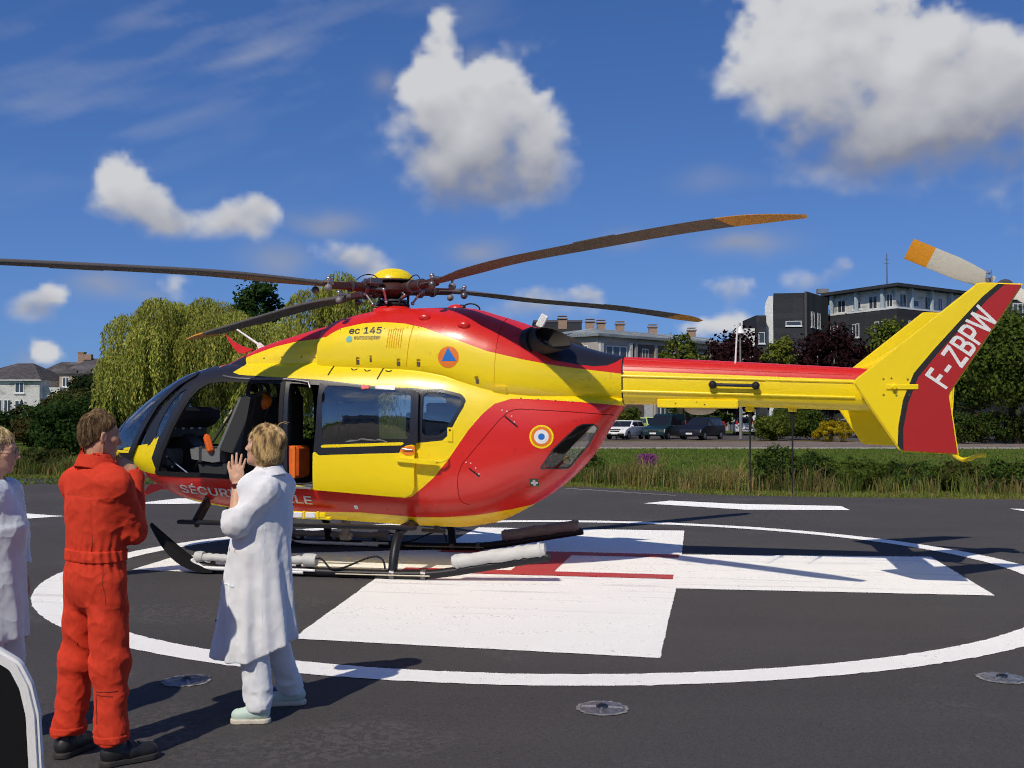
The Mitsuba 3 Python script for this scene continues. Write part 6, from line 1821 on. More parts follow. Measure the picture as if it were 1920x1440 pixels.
def tufts(rng, centres, heights, per, spread, cols, width=0.006, lean=(0.1, 0.75)):
    n = len(centres) * per
    idx = np.repeat(np.arange(len(centres)), per)
    r = rng.normal(0, 1, (n, 2)) * spread
    P = np.c_[centres[idx] + r, np.full(n, -0.02)]
    h = heights[idx] * rng.uniform(0.5, 1.12, n)
    tone = rng.uniform(0.8, 1.2, len(centres))
    c0 = rng.integers(0, len(cols), len(centres))
    base = np.asarray(cols)[np.where(rng.random(n) < 0.6, c0[idx], rng.integers(0, len(cols), n))]
    c = np.clip(base * tone[idx, None] * rng.uniform(0.7, 1.3, (n, 1)), 0.004, 0.8)
    return blades(rng, P, h, rng.uniform(*lean, n), width * rng.uniform(0.6, 1.5, n), c)


STRAW = [(0.38, 0.29, 0.11), (0.29, 0.25, 0.085), (0.19, 0.21, 0.06), (0.13, 0.18, 0.045), (0.44, 0.34, 0.15)]
GREENG = [(0.10, 0.16, 0.032), (0.14, 0.19, 0.04), (0.21, 0.22, 0.065), (0.08, 0.13, 0.03)]
GRASS = []
# in view: from the left edge to the right edge, in a band 1.2 to 5 m behind the asphalt
xs = rng.uniform(-17, 13.5, 1500)
back = 1.2 + 3.6 * rng.random(1500) ** 1.15
ys = edge_y(xs) + back
clump = meshkit.fbm(np.stack([xs * 0.5, ys * 0.5, xs * 0], -1), 3, 5)
pxg = 960 + 2003 * xs / ys
thin = ((pxg > 1390) & (back < 3.2) & (rng.random(1500) < 0.62)) | ((pxg < 260) & (rng.random(1500) < 0.45))
xs, ys, back, clump, pxg = xs[~thin], ys[~thin], back[~thin], clump[~thin], pxg[~thin]
NG = len(xs)
straw = (clump > 0.55) & (pxg < 1400) & (pxg > 300)
hh = np.where(straw, rng.uniform(0.45, 0.90, NG), rng.uniform(0.26, 0.74, NG)) * (0.55 + 0.75 * meshkit.fbm(np.stack([xs * 0.9, ys * 0.9, xs * 0 + 3], -1), 3, 7)) * np.where(back > 3.4, 0.6, 1.0)
GRASS.append(tufts(rng, np.c_[xs, ys][straw], hh[straw], 60, 0.13, STRAW, 0.007))
GRASS.append(tufts(rng, np.c_[xs, ys][~straw], hh[~straw], 60, 0.15, GREENG + STRAW[1:4] + [(0.22, 0.15, 0.07), (0.26, 0.20, 0.09)], 0.008))
put_leaves(None, 'tall_grass', GRASS)
labels['tall_grass'] = {'label': 'tall uncut straw coloured and green grass behind the asphalt edge', 'category': 'grass', 'kind': 'stuff'}
n = 26000
xs = rng.uniform(-17, 13.5, n)
ys = edge_y(xs) + rng.uniform(-0.06, 1.7, n) + 0.10 * (meshkit.fbm(np.stack([xs * 1.5, xs * 0, xs * 0], -1), 3, 8) - 0.5)
P = np.c_[xs, ys, np.full(n, -0.03)]
put_leaves(None, 'verge_grass', [blades(rng, P, rng.uniform(0.05, 0.13, n), rng.uniform(0.2, 0.8, n), rng.uniform(0.006, 0.012, n), tint(rng, n, [(0.15, 0.22, 0.035), (0.19, 0.23, 0.05), (0.28, 0.24, 0.09)]))])
labels['verge_grass'] = {'label': 'short mown grass along the edge of the asphalt', 'category': 'grass', 'kind': 'stuff'}
n = 30000
ys = 26 + 31 * rng.random(n) ** 1.3
xs = rng.uniform(-0.52, 0.52, n) * ys
P = np.c_[xs, ys, np.full(n, -0.035)]
put_leaves(None, 'lawn_grass', [blades(rng, P, rng.uniform(0.06, 0.15, n), rng.uniform(0.2, 0.8, n), rng.uniform(0.012, 0.028, n), tint(rng, n, [(0.125, 0.20, 0.034), (0.16, 0.215, 0.042), (0.10, 0.165, 0.03)]))])
labels['lawn_grass'] = {'label': 'mown lawn grass between the rough strip and the path', 'category': 'grass', 'kind': 'stuff'}
# bushes and single plants of the rough strip
for px_, y_, h_, w_, cols, lab, sd, sz in ((1450, 24.4, 0.95, 1.3, MID + DARK, 'leafy dark green bush behind the hanging antennas', 90, 0.035), (1520, 24.2, 0.82, 1.5, DARK + MID, 'dark bush right of the leafy one behind the antennas', 91, 0.035), (1098, 27.4, 0.80, 1.0, DARK + MID, 'dark green bush beside the rear of the helicopter belly', 92, 0.035),
                                           (1605, 24.0, 0.74, 1.6, MID, 'green bush below the far end plate', 93, 0.035), (1700, 24.2, 0.66, 1.7, MID + DARK, 'green bush below the near end plate', 94, 0.035), (1795, 23.8, 0.66, 1.6, MID + BROWN, 'brownish bush below the tail skid', 95, 0.035), (1885, 23.4, 0.70, 1.6, MID + DARK, 'dark bush at the right end of the rough strip', 96, 0.035),
                                           (85, 31.5, 0.75, 1.6, BROWN + DARK, 'brown green bush between the two people at the left', 97, 0.04), (210, 31.0, 0.62, 1.5, BROWN + MID, 'low olive bush behind the orange shoulder', 98, 0.04), (20, 31.0, 0.6, 1.4, BROWN + DARK, 'low bush behind the head at the left edge', 99, 0.04)):
    leafy_tree('wild_bush', lab, at_px(px_, y_), y_, h_, w_, 0.0, cols, 6500 if h_ > 0.9 else 4500, sz, sd, 46, cat_='bush')
rngp = np.random.default_rng(123)
PF = thing('purple_flower', 'clump of purple loosestrife in the rough grass under the tail boom', 'flower')
cx, cy = at_px(1213, 26.6), 26.6
n = 700
P = np.c_[cx + rngp.normal(0, 0.14, n), cy + rngp.normal(0, 0.14, n), np.full(n, -0.02)]
put_leaves(PF, 'stem', [blades(rngp, P, rngp.uniform(0.25, 0.6, n), rngp.uniform(0.1, 0.5, n), rngp.uniform(0.006, 0.012, n), tint(rngp, n, [(0.05, 0.08, 0.03), (0.06, 0.07, 0.03)]))])
n = 2600
z = rngp.uniform(0.22, 0.72, n)
C = np.c_[cx + rngp.normal(0, 0.13, n) * (0.75 + 0.4 * (z < 0.5)), cy + rngp.normal(0, 0.13, n), z]
A = unit(rngp.normal(0, 0.4, (n, 3)) + [0, 0, 1])
B = unit(np.cross(A, rngp.normal(size=(n, 3))))
put_leaves(PF, 'blossom', [quads(C, A * 0.030, B * 0.013, tint(rngp, n, [(0.28, 0.06, 0.26), (0.22, 0.05, 0.20), (0.34, 0.10, 0.30)]))])
IR = thing('iris_plant', 'clump of upright sword leaves in the rough strip below the tail plate', 'plant')
n = 90
P = np.c_[at_px(1722, 23.6) + rngp.normal(0, 0.16, n), 23.6 + rngp.normal(0, 0.10, n), np.full(n, -0.02)]
put_leaves(IR, 'leaf', [blades(rngp, P, rngp.uniform(0.25, 0.48, n), rngp.uniform(0.1, 0.6, n), rngp.uniform(0.012, 0.022, n), tint(rngp, n, [(0.11, 0.17, 0.045), (0.14, 0.19, 0.06)]))])
IR2 = thing('iris_plant', 'thin clump of upright leaves left of the first hanging antenna', 'plant')
n = 40
P = np.c_[at_px(1330, 25.2) + rngp.normal(0, 0.08, n), 25.2 + rngp.normal(0, 0.08, n), np.full(n, -0.02)]
put_leaves(IR2, 'leaf', [blades(rngp, P, rngp.uniform(0.3, 0.6, n), rngp.uniform(0.1, 0.5, n), rngp.uniform(0.008, 0.016, n), tint(rngp, n, [(0.11, 0.17, 0.045), (0.14, 0.19, 0.06)]))])
# ------------------------------------------------------------------ people: smooth signed distance bodies


def cap(p, a, b, ra, rb=None):
    """Distance to a tapered capsule."""
    a, b = np.asarray(a, float), np.asarray(b, float)
    rb = ra if rb is None else rb
    d = b - a
    t = np.clip(((p - a) @ d) / (d @ d), 0, 1)
    return np.linalg.norm(p - a - t[..., None] * d, axis=-1) - (ra + (rb - ra) * t)


def egg(p, c, r, R=None):
    """Distance (approximate) to an ellipsoid."""
    q = p - np.asarray(c, float)
    if R is not None:
        q = q @ R
    r = np.asarray(r, float)
    k0 = np.linalg.norm(q / r, axis=-1)
    k1 = np.linalg.norm(q / (r * r), axis=-1)
    return k0 * (k0 - 1) / np.maximum(k1, 1e-9)


def smin(*ds, k=0.03):
    out = ds[0]
    for d in ds[1:]:
        h = np.clip(0.5 + 0.5 * (d - out) / k, 0, 1)
        out = d * (1 - h) + out * h - k * h * (1 - h)
    return out


def surface(f, lo, hi, step, smooth=2):
    """The zero surface of f in a box as a closed mesh (surface nets)."""
    lo, hi = np.asarray(lo, float), np.asarray(hi, float)
    n = np.ceil((hi - lo) / step).astype(int) + 1
    ax = [lo[k] + np.arange(n[k]) * step for k in range(3)]
    # coarse pass first: the fine grid is only evaluated near the surface
    K = 4
    nc = -(-(n - 1) // K) + 1
    axc = [lo[k] + np.arange(nc[k]) * step * K for k in range(3)]
    Dc = f(np.stack(np.meshgrid(*axc, indexing='ij'), -1))
    big = ndimage.zoom(Dc, [(K * (m_ - 1) + 1) / m_ for m_ in nc], order=1, grid_mode=False)[:n[0], :n[1], :n[2]]
    D = big.astype(np.float64)
    nearby = ndimage.minimum_filter(np.abs(big), 3) < step * K * 0.9 + 0.014
    pts = np.argwhere(nearby)
    D[nearby] = f(lo + pts * step)
    D[[0, -1]] = D[:, [0, -1]] = D[:, :, [0, -1]] = step
    S = D < 0
    c = [S[dx:n[0] - 1 + dx, dy:n[1] - 1 + dy, dz:n[2] - 1 + dz] for dx in (0, 1) for dy in (0, 1) for dz in (0, 1)]
    tot = sum(x.astype(np.int8) for x in c)
    mixed = (tot > 0) & (tot < 8)
    idx = np.full(mixed.shape, -1)
    cells = np.argwhere(mixed)
    idx[mixed] = np.arange(len(cells))
    acc, cnt = np.zeros((len(cells), 3)), np.zeros(len(cells))
    corners = [(dx, dy, dz) for dx in (0, 1) for dy in (0, 1) for dz in (0, 1)]
    for i, a in enumerate(corners):
        for b in corners[i + 1:]:
            if sum(abs(x - y) for x, y in zip(a, b)) != 1:
                continue
            da, db = D[tuple((cells + a).T)], D[tuple((cells + b).T)]
            on = (da < 0) != (db < 0)
            t = np.where(on, da / np.where(on, da - db, 1), 0)[:, None]
            acc += np.where(on[:, None], np.array(a) + t * (np.array(b) - np.array(a)), 0)
            cnt += on
    V = lo + (cells + acc / np.maximum(cnt, 1)[:, None]) * step
    F = []
    for k in range(3):
        u, v = (k + 1) % 3, (k + 2) % 3
        s0 = [slice(None)] * 3
        s1 = [slice(None)] * 3
        s0[k], s1[k] = slice(0, n[k] - 1), slice(1, n[k])
        ch = S[tuple(s0)] != S[tuple(s1)]
        e = np.argwhere(ch)
        e = e[(e[:, u] > 0) & (e[:, v] > 0) & (e[:, u] < n[u] - 1) & (e[:, v] < n[v] - 1)]
        q = []
        for du, dv in ((-1, -1), (0, -1), (0, 0), (-1, 0)):
            w = e.copy()
            w[:, u] += du
            w[:, v] += dv
            q.append(idx[tuple(w.T)])
        q = np.stack(q, 1)
        flip = ~S[tuple(e.T)]
        q[flip] = q[flip][:, ::-1]
        F += [q[:, [0, 1, 2]], q[:, [0, 2, 3]]]
    m = trimesh.Trimesh(V, np.vstack(F), process=False)
    if smooth:
        trimesh.smoothing.filter_taubin(m, lamb=0.5, nu=0.52, iterations=smooth * 2)
    return m


def rotz(a):
    c, s = math.cos(a), math.sin(a)
    return np.array([[c, -s, 0], [s, c, 0], [0, 0, 1.0]])


def rotx(a):
    c, s = math.cos(a), math.sin(a)
    return np.array([[1, 0, 0], [0, c, -s], [0, s, c]])


def head_frame(yaw, pitch=0.0):
    """Columns: the head's right, forward and up. yaw turns from looking away from the camera towards picture right."""
    return rotz(-yaw) @ rotx(pitch)


def head_sdf(p, c, R, s=1.0, neck=None, fem=False):
    q = (p - c) @ R / s
    sx = np.stack([np.abs(q[..., 0]), q[..., 1], q[..., 2]], -1)
    d = egg(q, (0, -0.012, 0.035), (0.073, 0.094, 0.087))
    d = smin(d, egg(q, (0, 0.030, -0.035), (0.056, 0.064, 0.083)), k=0.03)
    d = smin(d, cap(sx, (0.046, 0.0, -0.05), (0.014, 0.066, -0.096), 0.026, 0.019 if fem else 0.022), k=0.022)
    d = smin(d, egg(sx, (0.042, 0.057, -0.012), (0.022, 0.022, 0.02)), k=0.02)
    d = smin(d, cap(sx, (0, 0.084, 0.030), (0.034, 0.076, 0.030), 0.012, 0.012), k=0.018)
    d = -smin(-d, egg(sx, (0.031, 0.100, 0.011), (0.017, 0.014, 0.012)), k=0.012)
    d = smin(d, egg(sx, (0.031, 0.078, 0.010), (0.0125, 0.0125, 0.0115)), k=0.003)
    d = smin(d, cap(q, (0, 0.088, 0.014), (0, 0.112, -0.026), 0.0085, 0.0115), k=0.010)
    d = smin(d, egg(sx, (0.011, 0.099, -0.031), (0.008, 0.011, 0.007)), k=0.006)
    d = smin(d, egg(q, (0, 0.0895, -0.056), (0.021, 0.009, 0.0065)), k=0.004)
    d = smin(d, egg(q, (0, 0.0885, -0.067), (0.018, 0.010, 0.007)), k=0.004)
    ear = egg(sx, (0.078, -0.008, -0.004), (0.0085, 0.019, 0.031), rotz(0.35))
    ear = -smin(-ear, egg(sx, (0.087, -0.004, -0.002), (0.006, 0.011, 0.019)), k=0.004)
    d = smin(d, ear, k=0.006)
    d = d * s
    if neck is not None:
        d = smin(d, cap(p, c + R @ np.array([0, -0.022, -0.055]) * s, neck, 0.054 * s, 0.060 * s), k=0.03)
    return d


def hand_sdf(p, wrist, R, side, curls, spread=0.06, s=1.0, thumb=0.6):
    """A hand: R's columns are across (towards the thumb), out of the back and along the fingers."""
    q = (p - wrist) @ R / s
    d = cap(q, (0, 0, -0.04), (0, 0, 0.015), 0.027, 0.026)
    d = smin(d, egg(q, (0.000, 0.0, 0.045), (0.040, 0.017, 0.050)), k=0.02)
    d = smin(d, egg(q, (0.026, -0.008, 0.030), (0.018, 0.017, 0.032)), k=0.015)
    xs_ = (0.030, 0.010, -0.010, -0.029)
    ln = (0.070, 0.078, 0.072, 0.056)
    rad = (0.0088, 0.0090, 0.0085, 0.0076)
    for k in range(4):
        a = np.array([xs_[k], 0.0, 0.082 - 0.004 * (k == 3) - 0.003 * (k == 0)])
        ang = -spread * (k - 1.5) * 1.0
        dirn = np.array([math.sin(ang), 0, math.cos(ang)])
        c_ = 0.0
        pts = [np.array([xs_[k] * 0.8, 0, 0.04]), a]
        for seg, fr in enumerate((0.46, 0.30, 0.24)):
            c_ += curls[k] * (0.8, 1.1, 0.8)[seg]
            v = np.array([dirn[0] * math.cos(c_), -math.sin(c_), dirn[2] * math.cos(c_)])
            pts.append(pts[-1] + v * ln[k] * fr)
        f = np.minimum.reduce([cap(q, pts[i], pts[i + 1], rad[k] * (1.12 - 0.08 * i), rad[k] * (1.12 - 0.08 * (i + 1))) for i in range(1, 4)])
        d = smin(d, f, k=0.007)
    t0, t1 = np.array([0.030, -0.010, 0.018]), np.array([0.048, -0.016, 0.050])
    t2 = t1 + np.array([0.020 * (1 - thumb) + 0.008, -0.010, 0.030])
    t3 = t2 + np.array([0.010 * (1 - thumb) - 0.004, -0.006, 0.026])
    th = np.minimum.reduce([cap(q, t0, t1, 0.015, 0.012), cap(q, t1, t2, 0.0115, 0.0105), cap(q, t2, t3, 0.0105, 0.0085)])
    return smin(d, th, k=0.012) * s


def fold(p, f, seed=0, oct_=3):
    """Ridged noise for cloth folds, from about -0.5 to 0.5."""
    a = meshkit.fbm(p * np.asarray(f, float) + seed * 7.3, oct_, seed)
    return 0.5 - np.abs(2 * a - 1) * 1.4


def join(*ms):
    try:
        r = to_man(ms[0])
        for m in ms[1:]:
            r = r + to_man(m)
        t = to_tri(r)
        if len(t.faces) > 100:
            return t
    except Exception:
        pass
    return cat(*ms)


def strands(mesh, n, length, crown, down, seed, r=0.0016, keep=None, lift=0.0008, sway=0.10):
    """Hair strands lying on the hair: thin tubes that run from the crown down over the surface."""
    rng = np.random.default_rng(seed)
    P, fi = trimesh.sample.sample_surface(mesh, n, seed=seed)
    N = mesh.face_normals[fi]
    if keep is not None:
        k = keep(P)
        P, N = P[k], N[k]
    d = P - crown
    d = d - N * (d * N).sum(1, keepdims=True)
    mid_ = np.asarray(mesh.vertices).mean(0)
    ok = (np.linalg.norm(P - crown, axis=1) > 0.055) & ((N * unit(P - mid_)).sum(1) > 0.75)
    P, N, d = P[ok], N[ok], d[ok]
    d = unit(d) * 0.6 + np.asarray(down) * 0.7
    d = unit(d - N * (d * N).sum(1, keepdims=True) + rng.normal(0, sway, d.shape))
    L = length * rng.uniform(0.6, 1.3, (len(P), 1))
    ts = np.array([-0.5, -0.15, 0.2, 0.5])
    x = unit(np.cross(d, N))
    rows = []
    for t_ in ts:
        c = P + d * L * t_ + N * (lift * (1 - (2 * t_) ** 2) - 0.0025 * (abs(t_) > 0.4) - (L * t_) ** 2 * 4.2) + x * (rng.normal(0, 0.002, (len(P), 1)))
        w = r * (1 - 0.5 * abs(t_) * 2)
        rows.append(np.stack([c - x * w, c + N * w * 1.4, c + x * w], 1))
    V = np.stack(rows, 1).reshape(-1, 3)
    m_ = len(P)
    base = np.arange(m_)[:, None] * 12
    F = []
    for i in range(3):
        for k, q in ((0, 1), (1, 2), (2, 0)):
            F += [base + [i * 3 + k, i * 3 + q, i * 3 + q + 3], base + [i * 3 + k, i * 3 + q + 3, i * 3 + k + 3]]
    return trimesh.Trimesh(V, np.vstack(F), process=False)


def skin_color(base):
    def fn(p, n, uv):
        return mi.Color3f(*base) * (0.92 + 0.16 * fbm(p.x * 60, p.y * 60, p.z * 60, 3))
    return fn


def weave(base, f=420.0, k=0.10, dirt=0.06):
    def fn(p, n, uv):
        return mi.Color3f(*base) * (1 - k * 0.5 + k * noise(p.x * f, p.y * f, p.z * f) + dirt * (fbm(p.x * 7, p.y * 7, p.z * 7, 3) - 0.5))
    return fn


def hair_color(a, b, f):
    def fn(p, n, uv):
        return mix(a, b, smoothstep(0.3, 0.72, fbm(p.x * f, p.y * f, p.z * f * 0.22, 3)))
    return fn


def crease(p, n, uv):
    a = fbm(p.x * 9 + p.z * 5, p.y * 9, p.z * 7 - p.x * 4, 3)
    b = fbm(p.x * 26, p.y * 26, p.z * 15 + p.x * 9, 2)
    return (1 - dr.abs(2 * a - 1)) ** 3 * 0.8 + (1 - dr.abs(2 * b - 1)) ** 2 * 0.25


def cloth(name, base, amp=0.006):
    scene[name] = {'type': 'twosided', 'b': {'type': 'bumpmap', 'arbitrary': proc(crease, 3e-3), 'scale': amp,
                                             'bsdf': {'type': 'principled', 'base_color': proc(weave(base)), 'roughness': 0.85, 'specular': 0.15}}}
    return name


mat('skin_tan', proc(skin_color((0.52, 0.27, 0.17))), 0.5, spec=0.35)
mat('skin_fair', proc(skin_color((0.60, 0.35, 0.235))), 0.5, spec=0.35)
mat('lip', (0.42, 0.17, 0.14), 0.4)
cloth('suit_orange', (0.60, 0.048, 0.022), 0.008)
cloth('coat_white', (0.76, 0.78, 0.82), 0.0035)
cloth('coat_lilac', (0.66, 0.765, 0.84), 0.004)
cloth('trouser_white', (0.72, 0.75, 0.80))
mat('boot_black', (0.018, 0.018, 0.02), 0.45)
mat('sole_dark', (0.03, 0.028, 0.026), 0.7)
mat('shoe_mint', proc(weave((0.50, 0.64, 0.58), 300)), 0.6)
mat('sole_white', (0.62, 0.58, 0.48), 0.6)
mat('hair_brown', proc(hair_color((0.07, 0.042, 0.022), (0.20, 0.13, 0.065), 95)), 0.65, spec=0.2)
mat('hair_blonde', proc(hair_color((0.17, 0.105, 0.045), (0.72, 0.52, 0.25), 60)), 0.6, spec=0.25)
mat('hair_ash', proc(hair_color((0.24, 0.17, 0.08), (0.66, 0.52, 0.29), 75)), 0.6, spec=0.25)
mat('seam_dark', (0.30, 0.03, 0.012), 0.9)
mat('watch_maroon', (0.10, 0.02, 0.03), 0.4)
mat('red_pen', (0.5, 0.02, 0.04), 0.4)


def boot(p, heel, toe, up=0.11, w=0.045, sole=0.022):
    """Upper of a shoe from heel to toe on the ground."""
    h, t = np.array([*heel, 0.0]), np.array([*toe, 0.0])
    d = (t - h) / np.linalg.norm(t - h)
    a = h + d * 0.045
    b = t - d * 0.045
    z = np.array([0, 0, 1.0])
    s = cap(p, a + z * 0.055, h + (t - h) * 0.5 + z * 0.052, w * 0.86, w * 0.92)
    s = smin(s, cap(p, h + (t - h) * 0.5 + z * 0.048, b + z * 0.040, w * 0.92, w * 0.88), k=0.02)
    s = smin(s, cap(p, a + d * 0.02 + z * 0.06, a + d * 0.025 + z * up, w * 0.92, w * 0.95), k=0.025)
    return np.maximum(s, sole * 0.8 - p[..., 2])


def sole_sdf(p, heel, toe, w=0.047, z0=0.0, z1=0.026):
    h, t = np.array([*heel, 0.0]), np.array([*toe, 0.0])
    d = (t - h) / np.linalg.norm(t - h)
    q = p * [1, 1, 0]
    s = smin(cap(q, h + d * 0.045, h + (t - h) * 0.45, w * 0.9, w * 0.84), cap(q, h + (t - h) * 0.6, t - d * 0.048, w * 0.96, w), k=0.02)
    return np.maximum(s, np.maximum(z0 - p[..., 2], p[..., 2] - z1))


# ---- the man in the orange suit
PM = thing('person', 'person in an orange flight suit seen from behind, one hand at the chin', 'person')
MX = T().translate([-2.015, 5.2, 0])
fm_, rm_ = np.array([0.57, 0.82, 0]), np.array([0.82, -0.57, 0])
RB_ = np.stack([rm_, fm_, [0, 0, 1.0]], 1)
HCM = np.array([0.0, 0.035, 1.552])
HRM = head_frame(math.radians(50), math.radians(-6))
NBM = np.array([0.0, 0.015, 1.40])
SHR, ELR, WRR = np.array([0.135, -0.100, 1.325]), np.array([0.170, 0.015, 1.10]), np.array([0.135, 0.135, 1.372])
SHL, ELL, WRL = np.array([-0.155, 0.105, 1.325]), np.array([-0.115, 0.205, 1.085]), np.array([0.0, 0.255, 1.12])
HIPR, KNR, ANR = np.array([0.072, -0.05, 0.85]), np.array([0.098, -0.062, 0.47]), np.array([0.120, -0.088, 0.10])
HIPL, KNL, ANL = np.array([-0.072, 0.05, 0.85]), np.array([-0.100, 0.060, 0.47]), np.array([-0.146, 0.050, 0.10])


def man_suit(p):
    d = egg(p, (-0.008, -0.002, 1.20), (0.168, 0.118, 0.24), RB_)
    d = smin(d, cap(p, np.array([0, 0, 1.335]) - rm_ * 0.125, np.array([0, 0, 1.335]) + rm_ * 0.125, 0.078), k=0.06)
    d = smin(d, cap(p, (0, 0.01, 1.34), (0, 0.015, 1.425), 0.095, 0.066), k=0.05)
    d = smin(d, egg(p, (0, 0.0, 1.02), (0.145, 0.112, 0.17), RB_), k=0.06)
    d = smin(d, egg(p, (0, -0.005, 0.865), (0.165, 0.132, 0.17), RB_), k=0.05)
    for s0, e0, w0 in ((SHR, ELR, WRR), (SHL, ELL, WRL)):
        fore = np.maximum(cap(p, e0, w0, 0.059, 0.044), (p - w0) @ unit(w0 - e0))
        d = smin(d, smin(cap(p, s0, e0, 0.069, 0.060), fore, k=0.03), k=0.035)
    for h0, k0, a0 in ((HIPR, KNR, ANR), (HIPL, KNL, ANL)):
        d = smin(d, smin(cap(p, h0, k0, 0.092, 0.079), cap(p, k0, a0 + [0, 0, 0.01], 0.078, 0.066), k=0.04), k=0.018)
    z = p[..., 2]
    legs = np.clip((0.80 - z) / 0.15, 0, 1)
    low = np.exp(-((z - 0.17) / 0.10) ** 2) + 0.7 * np.exp(-((z - 0.47) / 0.14) ** 2) + 0.5 * np.exp(-((z - 0.72) / 0.09) ** 2)
    sl = p + np.stack([p[..., 2] * 0.55, p[..., 2] * 0.2, p[..., 0] * 0.5], -1)
    d = d - 0.014 * fold(sl, (6, 6, 6.5), 3, 2) * (0.30 + 0.55 * legs + low)
    d = d - 0.007 * fold(sl, (17, 17, 12), 5) * (0.5 + low) * np.clip((1.40 - z) / 0.06, 0, 1)
    waist = np.exp(-((z - 1.03) / 0.05) ** 2) + np.exp(-((z - 0.94) / 0.05) ** 2)
    ang = np.arctan2(p[..., 0], p[..., 1])
    d = d - 0.004 * np.sin(ang * 26 + 3 * meshkit.noise(p * 9, 4)) * waist
    el = np.exp(-(np.linalg.norm(p - ELR, axis=-1) / 0.11) ** 2) + np.exp(-(np.linalg.norm(p - SHR, axis=-1) / 0.12) ** 2)
    d = d - 0.016 * fold(p, (9, 9, 14), 9) * el
    # back yoke seam and the pleat right of the spine
    back = (p @ fm_ < 0.02) & (z > 1.0) & (z < 1.38)
    u = p @ rm_
    d = d + back * (0.006 * np.exp(-((u - 0.105) / 0.006) ** 2) + 0.0035 * np.exp(-((z - 1.275 + 0.02 * u) / 0.005) ** 2) * (np.abs(u) < 0.11))
    d = d + 0.005 * np.exp(-(u / 0.007) ** 2) * (p @ fm_ < 0) * (z < 0.98) * (z > 0.70)
    # open at the ankles, wrists and neck
    d = np.maximum(d, 0.108 + 0.012 * np.sin(p[..., 0] * 40) - z)
    return d


def man_belt(p):
    return np.maximum(man_suit(p) - 0.007, np.abs(p[..., 2] - 0.985 + 0.03 * p[..., 0]) - 0.028)


def man_cuffs(p, s):
    z = p[..., 2]
    return np.maximum(np.maximum(man_suit(p) - 0.004, np.maximum(0.112 - z, z - 0.152)), -s * (p @ rm_ + 0.01))


hv = unit(HCM + HRM @ np.array([0.0, 0.085, -0.10]) - WRR)


def man_skin(p):
    d = head_sdf(p, HCM, HRM, 0.92, NBM)
    d = smin(d, cap(p, NBM, (0, 0, 1.32), 0.056, 0.075), k=0.03)
    d = smin(d, egg(p, (0, 0, 1.15), (0.12, 0.08, 0.2), RB_), k=0.04)
    d = smin(d, egg(p, (0, 0, 0.92), (0.11, 0.08, 0.14), RB_), k=0.04)
    for s0, e0, w0 in ((SHR, ELR, WRR), (SHL, ELL, WRL)):
        d = smin(d, smin(cap(p, s0, e0, 0.044, 0.036), cap(p, e0, w0, 0.036, 0.026), k=0.02), k=0.03)
    for h0, k0, a0 in ((HIPR, KNR, ANR), (HIPL, KNL, ANL)):
        d = smin(d, smin(cap(p, h0, k0, 0.07, 0.05), cap(p, k0, a0, 0.05, 0.034), k=0.02), k=0.02)
    return d


def hand_axes(along, back):
    a = unit(np.asarray(along, float))
    b = np.asarray(back, float)
    b = unit(b - a * (a @ b))
    return np.stack([np.cross(b, a), b, a], 1)


RHAND = hand_axes(hv, np.array([0.75, -0.35, 0.2]))
LHAND = hand_axes(WRL - ELL, np.array([0.1, 0.6, 0.6]))
mb = surface(man_skin, (-0.36, -0.36, 0.06), (0.42, 0.50, 1.72), 0.0085)
mh = surface(lambda p: head_sdf(p, HCM, HRM, 0.92, NBM), HCM - 0.15, HCM + 0.15, 0.004)
mr = surface(lambda p: hand_sdf(p, WRR, RHAND, 1, (0.75, 0.85, 0.95, 1.0), 0.03), WRR - 0.17, WRR + 0.19, 0.0038)
ml = surface(lambda p: hand_sdf(p, WRL, LHAND, 1, (0.5, 0.5, 0.5, 0.5), 0.03), WRL - 0.17, WRL + 0.19, 0.0045)
obj(PM, 'body', join(mb, mh, mr, ml), 'skin_tan', True, MX)


def hair_cut(q):
    return q[..., 2] - 0.95 * q[..., 1] * np.where(q[..., 1] > 0, 0.95, 1.05) - 0.012


def man_hair(p):
    q = (p - HCM) @ HRM / 0.92
    d = egg(q, (0, -0.016, 0.042), (0.080, 0.102, 0.094))
    d = smin(d, egg(q, (0, -0.055, -0.012), (0.062, 0.052, 0.07)), k=0.03)
    d = d - 0.006 * (meshkit.fbm(q * [30, 30, 12], 2, 2) - 0.5) * 2 - 0.002 * (meshkit.noise(q * [120, 120, 26], 6) - 0.5) * 2
    d = d - 0.020 * np.exp(-(np.linalg.norm(q - [-0.02, -0.02, 0.135], axis=-1) / 0.035) ** 2)
    return np.maximum(d, -hair_cut(q) + 0.006 * (meshkit.noise(q * 90, 8) - 0.5))


mhair = surface(man_hair, HCM - 0.17, HCM + 0.18, 0.004, 1)
obj(PM, 'hair', mhair, 'hair_brown', True, MX)
crown = HCM + HRM @ np.array([0, -0.05, 0.14])
obj(PM, 'hair_strand', strands(mhair, 2600, 0.045, crown, (0, 0, -1), 5, 0.0010, lambda P: hair_cut((P - HCM) @ HRM) > 0.02), 'hair_brown', False, MX, kind='stuff')
obj(PM, 'flight_suit', surface(man_suit, (-0.36, -0.34, 0.07), (0.42, 0.46, 1.50), 0.0085, 1), 'suit_orange', True, MX)
obj(PM, 'waistband', surface(man_belt, (-0.30, -0.25, 0.93), (0.30, 0.25, 1.04), 0.007, 1), 'suit_orange', True, MX)
for s_ in (-1, 1):
    obj(PM, 'cuff', surface(lambda p: man_cuffs(p, s_), (-0.30, -0.30, 0.09), (0.32, 0.25, 0.17), 0.007, 1), 'suit_orange', True, MX)


